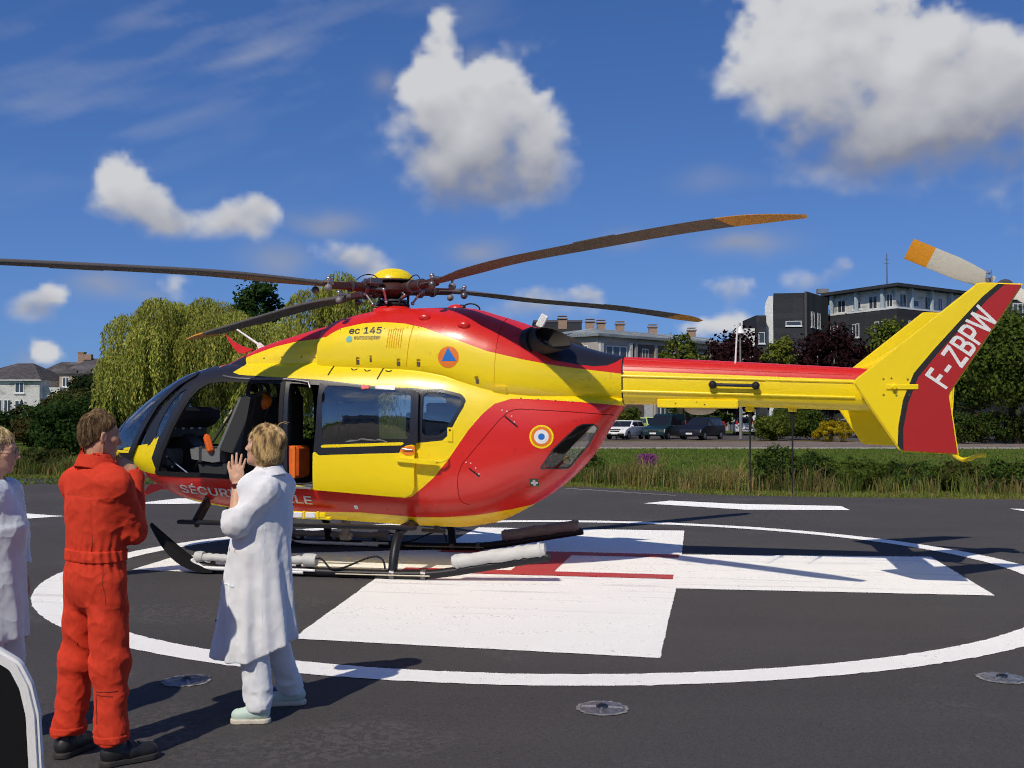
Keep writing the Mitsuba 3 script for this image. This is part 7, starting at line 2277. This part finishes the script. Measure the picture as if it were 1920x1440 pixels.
def man_collar(p):
    q = p - NBM
    t = q[..., 2] + 0.30 * (q @ fm_) - 0.012
    rad = np.sqrt(((q @ rm_) / 1.0) ** 2 + ((q @ fm_ + 0.0) / 1.05) ** 2)
    shell = np.abs(rad - (0.078 + 0.35 * np.clip(-t + 0.035, 0, 0.08))) - 0.007
    d = np.maximum(shell, np.abs(t) - 0.034)
    return np.maximum(d, (q @ fm_) - 0.07)


obj(PM, 'collar', surface(man_collar, NBM - [0.16, 0.16, 0.09], NBM + [0.16, 0.16, 0.09], 0.0045, 1), 'suit_orange', True, MX)
for heel, toe in (((0.075, -0.125), (0.295, 0.045)), ((-0.172, -0.015), (-0.098, 0.235))):
    lo, hi = np.minimum(heel, toe) - 0.09, np.maximum(heel, toe) + 0.09
    BT = obj(PM, 'boot', surface(lambda p: boot(p, heel, toe, 0.16, 0.047) - 0.003 * fold(p, (22, 22, 22), 4), (*lo, -0.01), (*hi, 0.24), 0.0055, 1), 'boot_black', True, MX)
    obj(BT, 'sole', surface(lambda p: sole_sdf(p, heel, toe, 0.050, 0.0, 0.030), (*lo, -0.012), (*hi, 0.05), 0.0055, 1), 'sole_dark', True, MX)
    hh_, tt_ = np.array([*heel, 0]), np.array([*toe, 0])
    dd_ = unit(tt_ - hh_)
    sd_ = np.array([-dd_[1], dd_[0], 0])
    for k in range(3):
        c_ = hh_ + (tt_ - hh_) * (0.48 + 0.09 * k) + [0, 0, 0.103 - 0.006 * k]
        obj(BT, 'lace', tube([c_ - sd_ * 0.022 + [0, 0, -0.008], c_, c_ + sd_ * 0.022 + [0, 0, -0.008]], 0.003, 6), 'black_rubber', True, MX)
# zips and pocket flaps on the right calf
for a_, b_ in (((0.062, -0.165, 0.36), (0.158, -0.155, 0.36)), ((0.062, -0.165, 0.345), (0.14, -0.17, 0.338)), ((0.06, -0.165, 0.335), (0.07, -0.163, 0.21))):
    P_ = np.linspace(a_, b_, 14)
    for _ in range(12):
        P_ = P_ + np.array([0, 1.0, 0]) * np.clip(man_suit(P_)[:, None], -0.01, 0.01)
    obj(PM, 'zip', tube(P_ + [0, -0.001, 0], 0.0028, 6), 'seam_dark', True, MX)

for pts_ in ([(-0.12, 1.272), (-0.05, 1.275), (0.02, 1.274), (0.095, 1.270)], [(0.103, 1.325), (0.105, 1.24), (0.104, 1.12), (0.100, 1.015)], [(0.0, 0.955), (0.004, 0.90), (0.0, 0.83), (0.0, 0.77)], [(0.150, 0.93), (0.158, 0.84), (0.160, 0.76)]):
    P_ = np.array([rm_ * a_ - fm_ * 0.20 + [0, 0, z_] for a_, z_ in spline(pts_, 24)])
    for _ in range(40):
        P_ = P_ + fm_ * np.clip(man_suit(P_)[:, None], -0.01, 0.015) * 0.8
    obj(PM, 'seam', tube(P_ - fm_ * 0.0004, 0.0017, 6), 'seam_dark', True, MX)

# ---- the woman in the long white coat
PW = thing('person', 'person in a long white coat and mint sneakers, hands raised before the face', 'person')
WX = T().translate([-1.411, 5.95, 0])
fw_ = np.array([-0.88, 0.475, 0])
rw_ = np.array([0.475, 0.88, 0])
RW_ = np.stack([rw_, fw_, [0, 0, 1.0]], 1)
HCW = np.array([0.030, 0.0, 1.478])
HRW = head_frame(math.radians(-72), math.radians(10))
NBW = np.array([0.058, 0.0, 1.345])
SHW, ELW, WRW = np.array([0.082, -0.135, 1.255]), np.array([-0.075, -0.185, 1.075]), np.array([-0.090, -0.105, 1.295])
SHW2, ELW2, WRW2 = np.array([0.02, 0.17, 1.26]), np.array([-0.13, 0.22, 1.10]), np.array([-0.012, 0.085, 1.275])
KNW, ANW = np.array([0.0, -0.085, 0.42]), np.array([0.045, -0.125, 0.075])
KNW2, ANW2 = np.array([0.06, 0.11, 0.42]), np.array([0.142, 0.235, 0.075])


def coat(p):
    z = p[..., 2]
    d = egg(p, (0.035, 0, 1.14), (0.175, 0.135, 0.22), RW_)
    d = smin(d, cap(p, np.array([0.05, 0, 1.262]) - rw_ * 0.125, np.array([0.05, 0, 1.262]) + rw_ * 0.125, 0.074), k=0.06)
    d = smin(d, cap(p, (0.055, 0, 1.27), (0.060, 0, 1.345), 0.085, 0.062), k=0.04)
    # skirt: a cone that widens to the hem, leaning a little
    t = np.clip((1.05 - z) / 0.72, -0.2, 1.15)
    c = np.stack([0.022 - 0.040 * t + 0 * z, 0.01 * t + 0 * z, z], -1)
    q = (p - c) @ RW_
    ang = np.arctan2(q[..., 0], q[..., 1])
    pleat = 0.016 * np.clip(t, 0, 1) * np.sin(ang * 7 + 1.3 * np.sin(ang * 2 + 1) + 2.4 * t) + 0.010 * np.clip(t, 0, 1) * np.sin(ang * 13 + 4 * t)
    rr = np.sqrt((q[..., 0] / (0.165 + 0.045 * t)) ** 2 + (q[..., 1] / (0.142 + 0.093 * t)) ** 2)
    cone = (rr - 1) * (0.15 + 0.06 * t) - pleat
    hem = 0.335 + 0.42 * np.clip(p[..., 0] - 0.0, 0, 1) ** 1.0
    cone = np.maximum(cone, np.maximum(hem - z, z - 1.12))
    d = smin(d, cone, k=0.05)
    fore = np.maximum(cap(p, ELW, ELW + (WRW - ELW) * 0.45, 0.066, 0.062), (p - ELW) @ unit(WRW - ELW) - 0.062)
    arm = smin(cap(p, SHW, ELW, 0.068, 0.064), fore, k=0.03)
    d = smin(d, arm - 0.012 * fold(p, (9, 9, 9), 12), k=0.03)
    arm2 = smin(cap(p, SHW2, ELW2, 0.074, 0.072), cap(p, ELW2, ELW2 + (WRW2 - ELW2) * 0.3, 0.07, 0.066), k=0.03)
    d = smin(d, arm2, k=0.03)
    d = d - 0.012 * fold(p, (6, 6, 3.2), 8) * np.clip((1.2 - z) / 0.2, 0.25, 1) - 0.005 * fold(p, (15, 15, 9), 6)
    el = np.exp(-(np.linalg.norm(p - (SHW * 0.8 + ELW * 0.2) - [0.04, -0.01, -0.06], axis=-1) / 0.10) ** 2)
    d = d - 0.016 * fold(p, (10, 10, 5), 17) * el
    return d


def woman_skin(p):
    d = head_sdf(p, HCW, HRW, 0.93, NBW, True)
    d = smin(d, cap(p, NBW, (0.05, 0, 1.26), 0.05, 0.07), k=0.03)
    d = smin(d, egg(p, (0.04, 0, 1.1), (0.12, 0.085, 0.2), RW_), k=0.04)
    d = smin(d, egg(p, (0.02, 0, 0.85), (0.13, 0.10, 0.16), RW_), k=0.05)
    for s0, e0, w0 in ((SHW, ELW, WRW), (SHW2, ELW2, WRW2)):
        d = smin(d, smin(cap(p, s0, e0, 0.042, 0.037), cap(p, e0, w0, 0.039, 0.025), k=0.02), k=0.03)
    for k0, a0, h0 in ((KNW, ANW, (0.0, -0.07, 0.8)), (KNW2, ANW2, (0.03, 0.08, 0.8))):
        d = smin(d, smin(cap(p, h0, k0, 0.075, 0.05), cap(p, k0, a0, 0.05, 0.034), k=0.02), k=0.02)
    return d


wb = surface(woman_skin, (-0.34, -0.32, 0.04), (0.34, 0.36, 1.62), 0.0085)
wh = surface(lambda p: head_sdf(p, HCW, HRW, 0.93, NBW, True), HCW - 0.15, HCW + 0.15, 0.0038)
# left hand: fingers up, its back to the camera, thumb towards the face
RH1 = hand_axes((0.05, 0.03, 1.0), (-0.15, -1.0, 0.05))
wr1 = surface(lambda p: hand_sdf(p, WRW, RH1 * [1, 1, 1], 1, (0.10, 0.06, 0.07, 0.12), 0.13, 0.96, 0.5), WRW - [0.09, 0.09, 0.06], WRW + [0.10, 0.09, 0.20], 0.0034)
RH2 = hand_axes((0.10, -0.05, 1.0), (-0.3, 1.0, 0.0))
wr2 = surface(lambda p: hand_sdf(p, WRW2, RH2, 1, (0.25, 0.25, 0.25, 0.3), 0.05, 0.95, 0.6), WRW2 - [0.10, 0.10, 0.06], WRW2 + [0.11, 0.10, 0.20], 0.004)
obj(PW, 'body', join(wb, wh, wr1, wr2), 'skin_fair', True, WX)


def bob(p, HC, HR, s, low=-0.085, puff=1.0):
    q = (p - HC) @ HR / s
    d = egg(q, (0, -0.022, 0.038), (0.090 * puff, 0.110 * puff, 0.100 * puff))
    d = smin(d, egg(q, (0, -0.042, -0.035), (0.084 * puff, 0.075 * puff, 0.080)), k=0.04)
    d = d - 0.005 * (meshkit.fbm(q * [24, 24, 6], 2, 12) - 0.5) * 2 - 0.002 * (meshkit.noise(q * [110, 110, 14], 16) - 0.5) * 2
    face = q[..., 1] - 0.026 - 0.35 * np.clip(q[..., 2], -0.2, 0.2) * 0 + 0.012 * np.sin(q[..., 2] * 60)
    open_ = np.maximum(face, q[..., 2] - 0.062 - 0.2 * np.abs(q[..., 0]))
    d = np.maximum(d, np.minimum(-face, q[..., 2] * 0 + 1) * 0 + np.minimum(face, 0.064 - q[..., 2]))
    bottom = low + 0.30 * np.clip(q[..., 1] + 0.06, 0, 1) + 0.010 * (meshkit.noise(q * 70, 3) - 0.5)
    return np.maximum(d, bottom - q[..., 2])


whair = surface(lambda p: bob(p, HCW, HRW, 0.96, -0.098, 1.03), HCW - 0.17, HCW + 0.17, 0.004, 1)
obj(PW, 'hair', whair, 'hair_blonde', True, WX)
crw = HCW + HRW @ np.array([0, -0.05, 0.13])
obj(PW, 'hair_strand', strands(whair, 4200, 0.075, crw, (0, 0, -1), 15, 0.0010), 'hair_blonde', False, WX, kind='stuff')
wisps = [tube(spline([crw + d0 * 0.2, crw + d0 * 0.6 + [0, 0, 0.012], crw + d0], 8), np.linspace(0.0018, 0.0005, 8), 5) for d0 in np.array([[0.075, -0.02, 0.010], [0.085, -0.03, 0.018], [0.06, 0.0, 0.012]])]
obj(PW, 'hair_wisp', cat(*wisps), 'hair_blonde', True, WX, kind='stuff')
obj(PW, 'coat', surface(coat, (-0.34, -0.34, 0.30), (0.34, 0.36, 1.40), 0.0085, 1), 'coat_white', True, WX)


def coat_collar(p):
    q = p - NBW - [0.004, 0, 0]
    t = q[..., 2] - 0.42 * (q @ fw_) * -1 * 0.6 + 0.010
    rad = np.sqrt((q @ rw_) ** 2 + ((q @ fw_)) ** 2)
    shell = np.abs(rad - (0.068 + 0.5 * np.clip(-t + 0.022, 0, 0.06))) - 0.006
    d = np.maximum(shell, np.abs(t) - 0.028)
    return np.maximum(d, (q @ fw_) - 0.078)


obj(PW, 'collar', surface(coat_collar, NBW - [0.15, 0.15, 0.09], NBW + [0.15, 0.15, 0.09], 0.0042, 1), 'coat_white', True, WX)


def woman_trousers(p):
    d = smin(cap(p, (0.0, -0.07, 0.75), KNW, 0.10, 0.088), cap(p, KNW, ANW + [0, 0, 0.02], 0.082, 0.064), k=0.03)
    d2 = smin(cap(p, (0.03, 0.08, 0.75), KNW2, 0.10, 0.084), cap(p, KNW2, ANW2 + [0, 0, 0.02], 0.080, 0.062), k=0.03)
    z = p[..., 2]
    low = np.exp(-((z - 0.13) / 0.08) ** 2)
    d = smin(d, d2, k=0.012)
    d = d - 0.013 * fold(p, (8, 8, 5), 23) * (0.7 + low) - 0.008 * fold(p, (13, 13, 16), 25) * (0.4 + 1.2 * low)
    return np.maximum(d, 0.062 - z)


obj(PW, 'trousers', surface(woman_trousers, (-0.22, -0.26, 0.04), (0.30, 0.36, 0.62), 0.008, 1), 'trouser_white', True, WX)
for heel, toe in (((0.115, -0.125), (-0.112, -0.135)), ((0.235, 0.245), (0.01, 0.215))):
    lo, hi = np.minimum(heel, toe) - 0.08, np.maximum(heel, toe) + 0.08
    SHO = obj(PW, 'shoe', surface(lambda p: boot(p, heel, toe, 0.085, 0.041, 0.02), (*lo, -0.01), (*hi, 0.16), 0.005, 1), 'shoe_mint', True, WX)
    obj(SHO, 'sole', surface(lambda p: sole_sdf(p, heel, toe, 0.044, 0.0, 0.026), (*lo, -0.012), (*hi, 0.045), 0.005, 1), 'sole_white', True, WX)
    hh_, tt_ = np.array([*heel, 0]), np.array([*toe, 0])
    dd_ = unit(tt_ - hh_)
    sd_ = np.array([-dd_[1], dd_[0], 0])
    for k in range(3):
        c_ = hh_ + (tt_ - hh_) * (0.46 + 0.08 * k) + [0, 0, 0.094 - 0.005 * k]
        obj(SHO, 'lace', tube([c_ - sd_ * 0.02 + [0, 0, -0.008], c_, c_ + sd_ * 0.02 + [0, 0, -0.008]], 0.0028, 6), 'sole_white', True, WX)


def on_coat(x, z):
    P_ = np.array([[x, -0.42, z]])
    for _ in range(60):
        P_[:, 1] += np.clip(coat(P_), -0.02, 0.02) * 0.7
    return P_[0]


for x, z in ((-0.205, 0.73), (-0.215, 0.63), (-0.225, 0.53), (-0.19, 0.84)):
    c_ = on_coat(x + 0.01, z)
    obj(PW, 'button', ball(c_, 0.007, 1), 'seam_dark' if False else 'dark_plastic', True, WX)
for pts_ in ([(0.085, 1.28), (0.098, 1.22), (0.094, 1.16), (0.080, 1.10)], [(0.075, 1.06), (0.072, 0.85), (0.070, 0.60), (0.072, 0.40)]):
    sm_ = np.array([on_coat(a_, z_) for a_, z_ in spline(pts_, 20)])
    obj(PW, 'seam', tube(sm_ + [0, 0.0002, 0], 0.0016, 6), 'coat_lilac', True, WX)
pk = np.array([on_coat(x, 0.738 - 0.03 * (x + 0.15)) for x in np.linspace(-0.175, -0.085, 8)])
obj(PW, 'pocket', tube(pk + [0, -0.001, 0], 0.004, 6), 'coat_lilac', True, WX)
plain('stripe_pink', (0.62, 0.40, 0.36))
pk = [on_coat(x, z) for x, z in ((-0.135, 0.935), (-0.085, 0.935), (-0.085, 0.915), (-0.135, 0.915))]
obj(PW, 'name_tag', trimesh.convex.convex_hull(np.vstack([np.array(pk) + [0, -0.004, 0], np.array(pk) + [0, 0.003, 0]])), 'stripe_pink', False, WX)
wc = WRW + (ELW - WRW) * 0.10
va = unit(WRW - ELW)
xa = unit(np.cross(va, [0, 1, 0]))
ya = np.cross(va, xa)
ringp = [wc + 0.031 * (math.cos(t_) * xa + math.sin(t_) * ya) for t_ in np.linspace(0, 2 * PI, 25)]
WT = obj(PW, 'watch', tube(ringp, 0.0055, 8, caps=False), 'watch_maroon', True, WX)
obj(WT, 'dial', cyl(wc + [-0.006, -0.036, 0], wc + [-0.005, -0.028, 0], 0.0125, 18), 'chrome', 40, WX)

# ---- the woman cut by the left edge
PL = thing('person', 'person in a white tunic with glasses, cut by the left edge of the picture', 'person')
LX = T().translate([-2.635, 5.45, 0])
fl2 = np.array([0.93, 0.367, 0])
rl2 = np.array([0.367, -0.93, 0])
RL_ = np.stack([rl2, fl2, [0, 0, 1.0]], 1)
HCL = np.array([0.012, 0.0, 1.472])
HRL = head_frame(math.radians(76), math.radians(-3))
NBL = np.array([-0.022, 0.0, 1.325])
SHLr, ELLr, WRLr = np.array([-0.055, -0.165, 1.255]), np.array([-0.235, -0.235, 1.06]), np.array([-0.045, -0.185, 1.005])
SHLl, ELLl, WRLl = np.array([-0.01, 0.17, 1.255]), np.array([0.0, 0.24, 1.02]), np.array([0.06, 0.20, 0.82])


def tunic(p):
    z = p[..., 2]
    d = egg(p, (-0.012, 0, 1.12), (0.185, 0.130, 0.22), RL_)
    d = smin(d, egg(p, (0.075, 0.03, 1.08), (0.13, 0.075, 0.10), RL_), k=0.06)
    d = smin(d, cap(p, np.array([-0.03, 0, 1.255]) - rl2 * 0.13, np.array([-0.03, 0, 1.255]) + rl2 * 0.13, 0.072), k=0.06)
    t = np.clip((1.0 - z) / 0.45, -0.2, 1.1)
    c = np.stack([0.0 * t, 0 * z, z], -1)
    q = (p - c) @ RL_
    ang = np.arctan2(q[..., 0], q[..., 1])
    pleat = 0.008 * np.clip(t, 0, 1) * np.sin(ang * 8 + 2 * t)
    rr = np.sqrt((q[..., 0] / (0.18 + 0.02 * t)) ** 2 + (q[..., 1] / (0.150 + 0.012 * t)) ** 2)
    cone = np.maximum((rr - 1) * 0.16 - pleat, np.maximum(0.535 - z, z - 1.08))
    d = smin(d, cone, k=0.05)
    for s0, e0, w0 in ((SHLr, ELLr, WRLr), (SHLl, ELLl, WRLl)):
        fore = np.maximum(cap(p, e0, w0, 0.062, 0.052), (p - w0) @ unit(w0 - e0) + 0.055)
        d = smin(d, smin(cap(p, s0, e0, 0.072, 0.063), fore, k=0.03), k=0.035)
    d = d - 0.009 * fold(p, (6, 6, 4), 31, 2) - 0.003 * fold(p, (14, 14, 10), 33)
    v = p - NBL
    d = np.maximum(d, -(np.linalg.norm(v * [1, 1, 0.8], axis=-1) - 0.070))
    return d


def left_trousers(p):
    z = p[..., 2]
    d = smin(cap(p, (0.0, -0.09, 0.75), (0.0, -0.10, 0.42), 0.105, 0.088), cap(p, (0.0, -0.10, 0.42), (-0.02, -0.10, 0.09), 0.088, 0.078), k=0.03)
    d = smin(d, smin(cap(p, (0.0, 0.09, 0.75), (0.02, 0.10, 0.42), 0.105, 0.088), cap(p, (0.02, 0.10, 0.42), (0.03, 0.10, 0.09), 0.088, 0.078), k=0.03), k=0.012)
    d = d - 0.012 * fold(p, (8, 8, 4), 43)
    return np.maximum(d, 0.055 - z)


def left_skin(p):
    d = head_sdf(p, HCL, HRL, 0.93, NBL, True)
    d = smin(d, cap(p, NBL, (-0.03, 0, 1.22), 0.05, 0.075), k=0.03)
    d = smin(d, egg(p, (-0.02, 0, 1.08), (0.12, 0.085, 0.2), RL_), k=0.04)
    d = smin(d, egg(p, (0, 0, 0.85), (0.13, 0.10, 0.16), RL_), k=0.05)
    for s0, e0, w0 in ((SHLr, ELLr, WRLr), (SHLl, ELLl, WRLl)):
        d = smin(d, smin(cap(p, s0, e0, 0.042, 0.037), cap(p, e0, w0, 0.037, 0.025), k=0.02), k=0.03)
    for y in (-0.10, 0.10):
        d = smin(d, smin(cap(p, (0, y, 0.8), (0, y, 0.42), 0.075, 0.05), cap(p, (0, y, 0.42), (0.0, y, 0.07), 0.05, 0.034), k=0.02), k=0.02)
    return d


lb = surface(left_skin, (-0.36, -0.36, 0.03), (0.30, 0.36, 1.60), 0.009)
lh = surface(lambda p: head_sdf(p, HCL, HRL, 0.93, NBL, True), HCL - 0.15, HCL + 0.15, 0.004)
LH1 = hand_axes(np.array([0.75, 0.25, -0.35]), (0.1, -1.0, 0.2))
l1 = surface(lambda p: hand_sdf(p, WRLr, LH1, 1, (0.35, 0.4, 0.4, 0.4), 0.05, 0.95), WRLr - 0.12, WRLr + 0.20, 0.004)
LH2 = hand_axes(WRLl - ELLl, (0.3, 1.0, 0.0))
l2 = surface(lambda p: hand_sdf(p, WRLl, LH2, 1, (0.3, 0.3, 0.3, 0.3), 0.03, 0.95), WRLl - 0.20, WRLl + 0.12, 0.005)
obj(PL, 'body', join(lb, lh, l1, l2), 'skin_fair', True, LX)
lhair = surface(lambda p: bob(p, HCL, HRL, 0.93, -0.060, 0.99), HCL - 0.17, HCL + 0.17, 0.0042, 1)
obj(PL, 'hair', lhair, 'hair_ash', True, LX)
obj(PL, 'hair_strand', strands(lhair, 3600, 0.06, HCL + HRL @ np.array([0, -0.05, 0.13]), (0, 0, -1), 25, 0.0010), 'hair_ash', False, LX, kind='stuff')
obj(PL, 'tunic', surface(tunic, (-0.36, -0.36, 0.48), (0.30, 0.36, 1.38), 0.0085, 1), 'coat_lilac', True, LX)
obj(PL, 'trousers', surface(left_trousers, (-0.20, -0.26, 0.03), (0.24, 0.26, 0.72), 0.009, 1), 'trouser_white', True, LX)


def on_tunic(x, z):
    P_ = np.array([[x, -0.42, z]])
    for _ in range(60):
        P_[:, 1] += np.clip(tunic(P_), -0.02, 0.02) * 0.7
    return P_[0]


pkt = np.array([[on_tunic(x, z) for x in np.linspace(-0.10, 0.09, 9)] for z in np.linspace(0.735, 0.905, 8)])
V = np.vstack([pkt.reshape(-1, 3) + [0, -0.007, 0], pkt.reshape(-1, 3) + [0, 0.004, 0]])
F = []
for i in range(7):
    for k in range(8):
        a_ = i * 9 + k
        F += [[a_, a_ + 1, a_ + 10], [a_, a_ + 10, a_ + 9], [a_ + 72, a_ + 82, a_ + 73], [a_ + 72, a_ + 81, a_ + 82]]
bd = [k for k in range(9)] + [i * 9 + 8 for i in range(1, 8)] + [63 + k for k in range(7, -1, -1)] + [i * 9 for i in range(6, 0, -1)]
for p_, q_ in zip(bd, bd[1:] + bd[:1]):
    F += [[p_, p_ + 72, q_ + 72], [p_, q_ + 72, q_]]
obj(PL, 'pocket', trimesh.Trimesh(V, F, process=False), 'coat_white', 40, LX)
obj(PL, 'pen', cyl(on_tunic(0.080, 1.215) + [0, -0.006, -0.02], on_tunic(0.080, 1.215) + [0.004, -0.006, 0.035], 0.007, 8), 'red_pen', 40, LX)
gl = []
for s in (-1, 1):
    c_ = HCL + HRL @ np.array([s * 0.031, 0.098, 0.012]) * 0.93
    ex, ez = HRL[:, 0], HRL[:, 2]
    gl.append(tube([c_ + 0.021 * math.cos(t_) * ex + 0.016 * math.sin(t_) * ez for t_ in np.linspace(0, 2 * PI, 20)], 0.0016, 6, caps=False))
    gl.append(tube([HCL + HRL @ np.array([s * 0.052, 0.096, 0.014]) * 0.93, HCL + HRL @ np.array([s * 0.079, 0.05, 0.014]) * 0.93, HCL + HRL @ np.array([s * 0.082, -0.01, 0.018]) * 0.93], 0.0018, 6))
obj(PL, 'glasses', cat(*gl), 'dark_steel', True, LX)
for y in (-0.10, 0.10):
    heel, toe = (-0.11, y), (0.13, y + 0.03)
    lo, hi = np.minimum(heel, toe) - 0.08, np.maximum(heel, toe) + 0.08
    SHO = obj(PL, 'shoe', surface(lambda p: boot(p, heel, toe, 0.085, 0.041, 0.02), (*lo, -0.01), (*hi, 0.16), 0.006, 1), 'white_plastic', True, LX)
    obj(SHO, 'sole', surface(lambda p: sole_sdf(p, heel, toe, 0.044, 0.0, 0.026), (*lo, -0.012), (*hi, 0.045), 0.006, 1), 'sole_white', True, LX)

# ------------------------------------------------------------------ lights let into the pad, the vehicle corner
mat('light_metal', proc(lambda p, n, uv: mi.Color3f(0.24, 0.25, 0.28) * (0.6 + 0.7 * noise(p.x * 60, p.y * 60))), 0.4, metal=0.7)
plain('sealant', proc(lambda p, n, uv: mi.Color3f(0.30, 0.30, 0.30) * (0.4 + 0.9 * noise(p.x * 45, p.y * 45))))
for k, (x, y, lab) in enumerate(((-2.03, 6.72, 'round recessed pad light between the orange suit and the white coat'), (0.51, 6.09, 'round recessed pad light at the bottom middle, outside the white ring'), (3.09, 6.79, 'round recessed pad light at the right edge of the picture'))):
    K = thing('pad_light', lab, 'ground light', 'lights let into the pad round the ring')
    rg_ = np.random.default_rng(60 + k)
    a_ = np.linspace(0, 2 * PI, 48, endpoint=False)
    ro_ = 0.150 + rg_.normal(0, 0.006, 48)
    obj(K, 'sealant_ring', sheet(sg.Polygon(np.c_[x + ro_ * np.cos(a_), y + ro_ * np.sin(a_)]).buffer(0).difference(sg.Point(x, y).buffer(0.127)), 0.005), 'sealant')
    obj(K, 'housing', lathe([(0.128, 0.001), (0.126, 0.010), (0.10, 0.013), (0.0, 0.014)], 40, (x, y, 0)), 'light_metal', 40)
    for q in range(4):
        t_ = q * PI / 2 + 0.4 + k
        obj(K, 'rib', bar((x + 0.02 * math.cos(t_), y + 0.02 * math.sin(t_), 0.016), (x + 0.115 * math.cos(t_), y + 0.115 * math.sin(t_), 0.013), 0.012, 0.008), 'steel', False)
    obj(K, 'lens', lathe([(0.036, 0.013), (0.033, 0.024), (0.02, 0.031), (0, 0.033)], 24, (x, y, 0)), 'car_glass', 40)
VH = thing('vehicle', 'white rimmed black vehicle mirror at the bottom left corner', 'vehicle')
mcx, mcy = -0.700, 1.40
arch = sg.Polygon([(-0.14, 1.03), (0.078, 1.03), (0.0785, 1.19), (0.0735, 1.262), (0.0645, 1.298), (0.0505, 1.324), (0.022, 1.341), (-0.03, 1.345), (-0.14, 1.345)]).buffer(-0.02).buffer(0.030, 24)
arch_in = arch.buffer(-0.015)


def facing(g_, y0, y1):
    m = trimesh.creation.extrude_polygon(g_, y1 - y0, engine='earcut')
    V = m.vertices
    m.vertices = np.stack([mcx + V[:, 0], mcy + y0 + V[:, 2], V[:, 1]], -1)
    m.fix_normals()
    return m


shell_ = to_man(facing(arch, 0.004, 0.012)) + to_man(facing(arch.buffer(-0.004), 0.0, 0.02)) - to_man(facing(arch_in, -0.01, 0.02))
for k in range(1, 7):
    shell_ = shell_ + to_man(facing(arch.buffer(-0.002 - 0.010 * k), 0.012, 0.012 + 0.016 * k))
HSG = obj(VH, 'mirror_housing', to_tri(shell_), 'car_white', 50)
mat('mirror_dark', (0.008, 0.008, 0.009), 0.6, spec=0.15)
obj(HSG, 'mirror_face', facing(arch_in.buffer(-0.001), 0.005, 0.011), 'mirror_dark', False)
obj(VH, 'door', prism([(-2.6, 1.30), (-0.92, 1.30), (-0.92, 1.75), (-2.6, 1.75)], 0.25, 1.25), 'car_white')
obj(VH, 'wheel', trimesh.creation.cylinder(0.32, 0.22, sections=32).apply_transform(trimesh.transformations.rotation_matrix(PI / 2, [1, 0, 0])).apply_translation((-1.6, 1.42, 0.32)), 'tyre', 40)
obj(VH, 'mirror_arm', bar((-0.95, 1.45, 1.15), (-0.80, 1.42, 1.15), 0.08, 0.10, 0.02), 'black_rubber', 30)
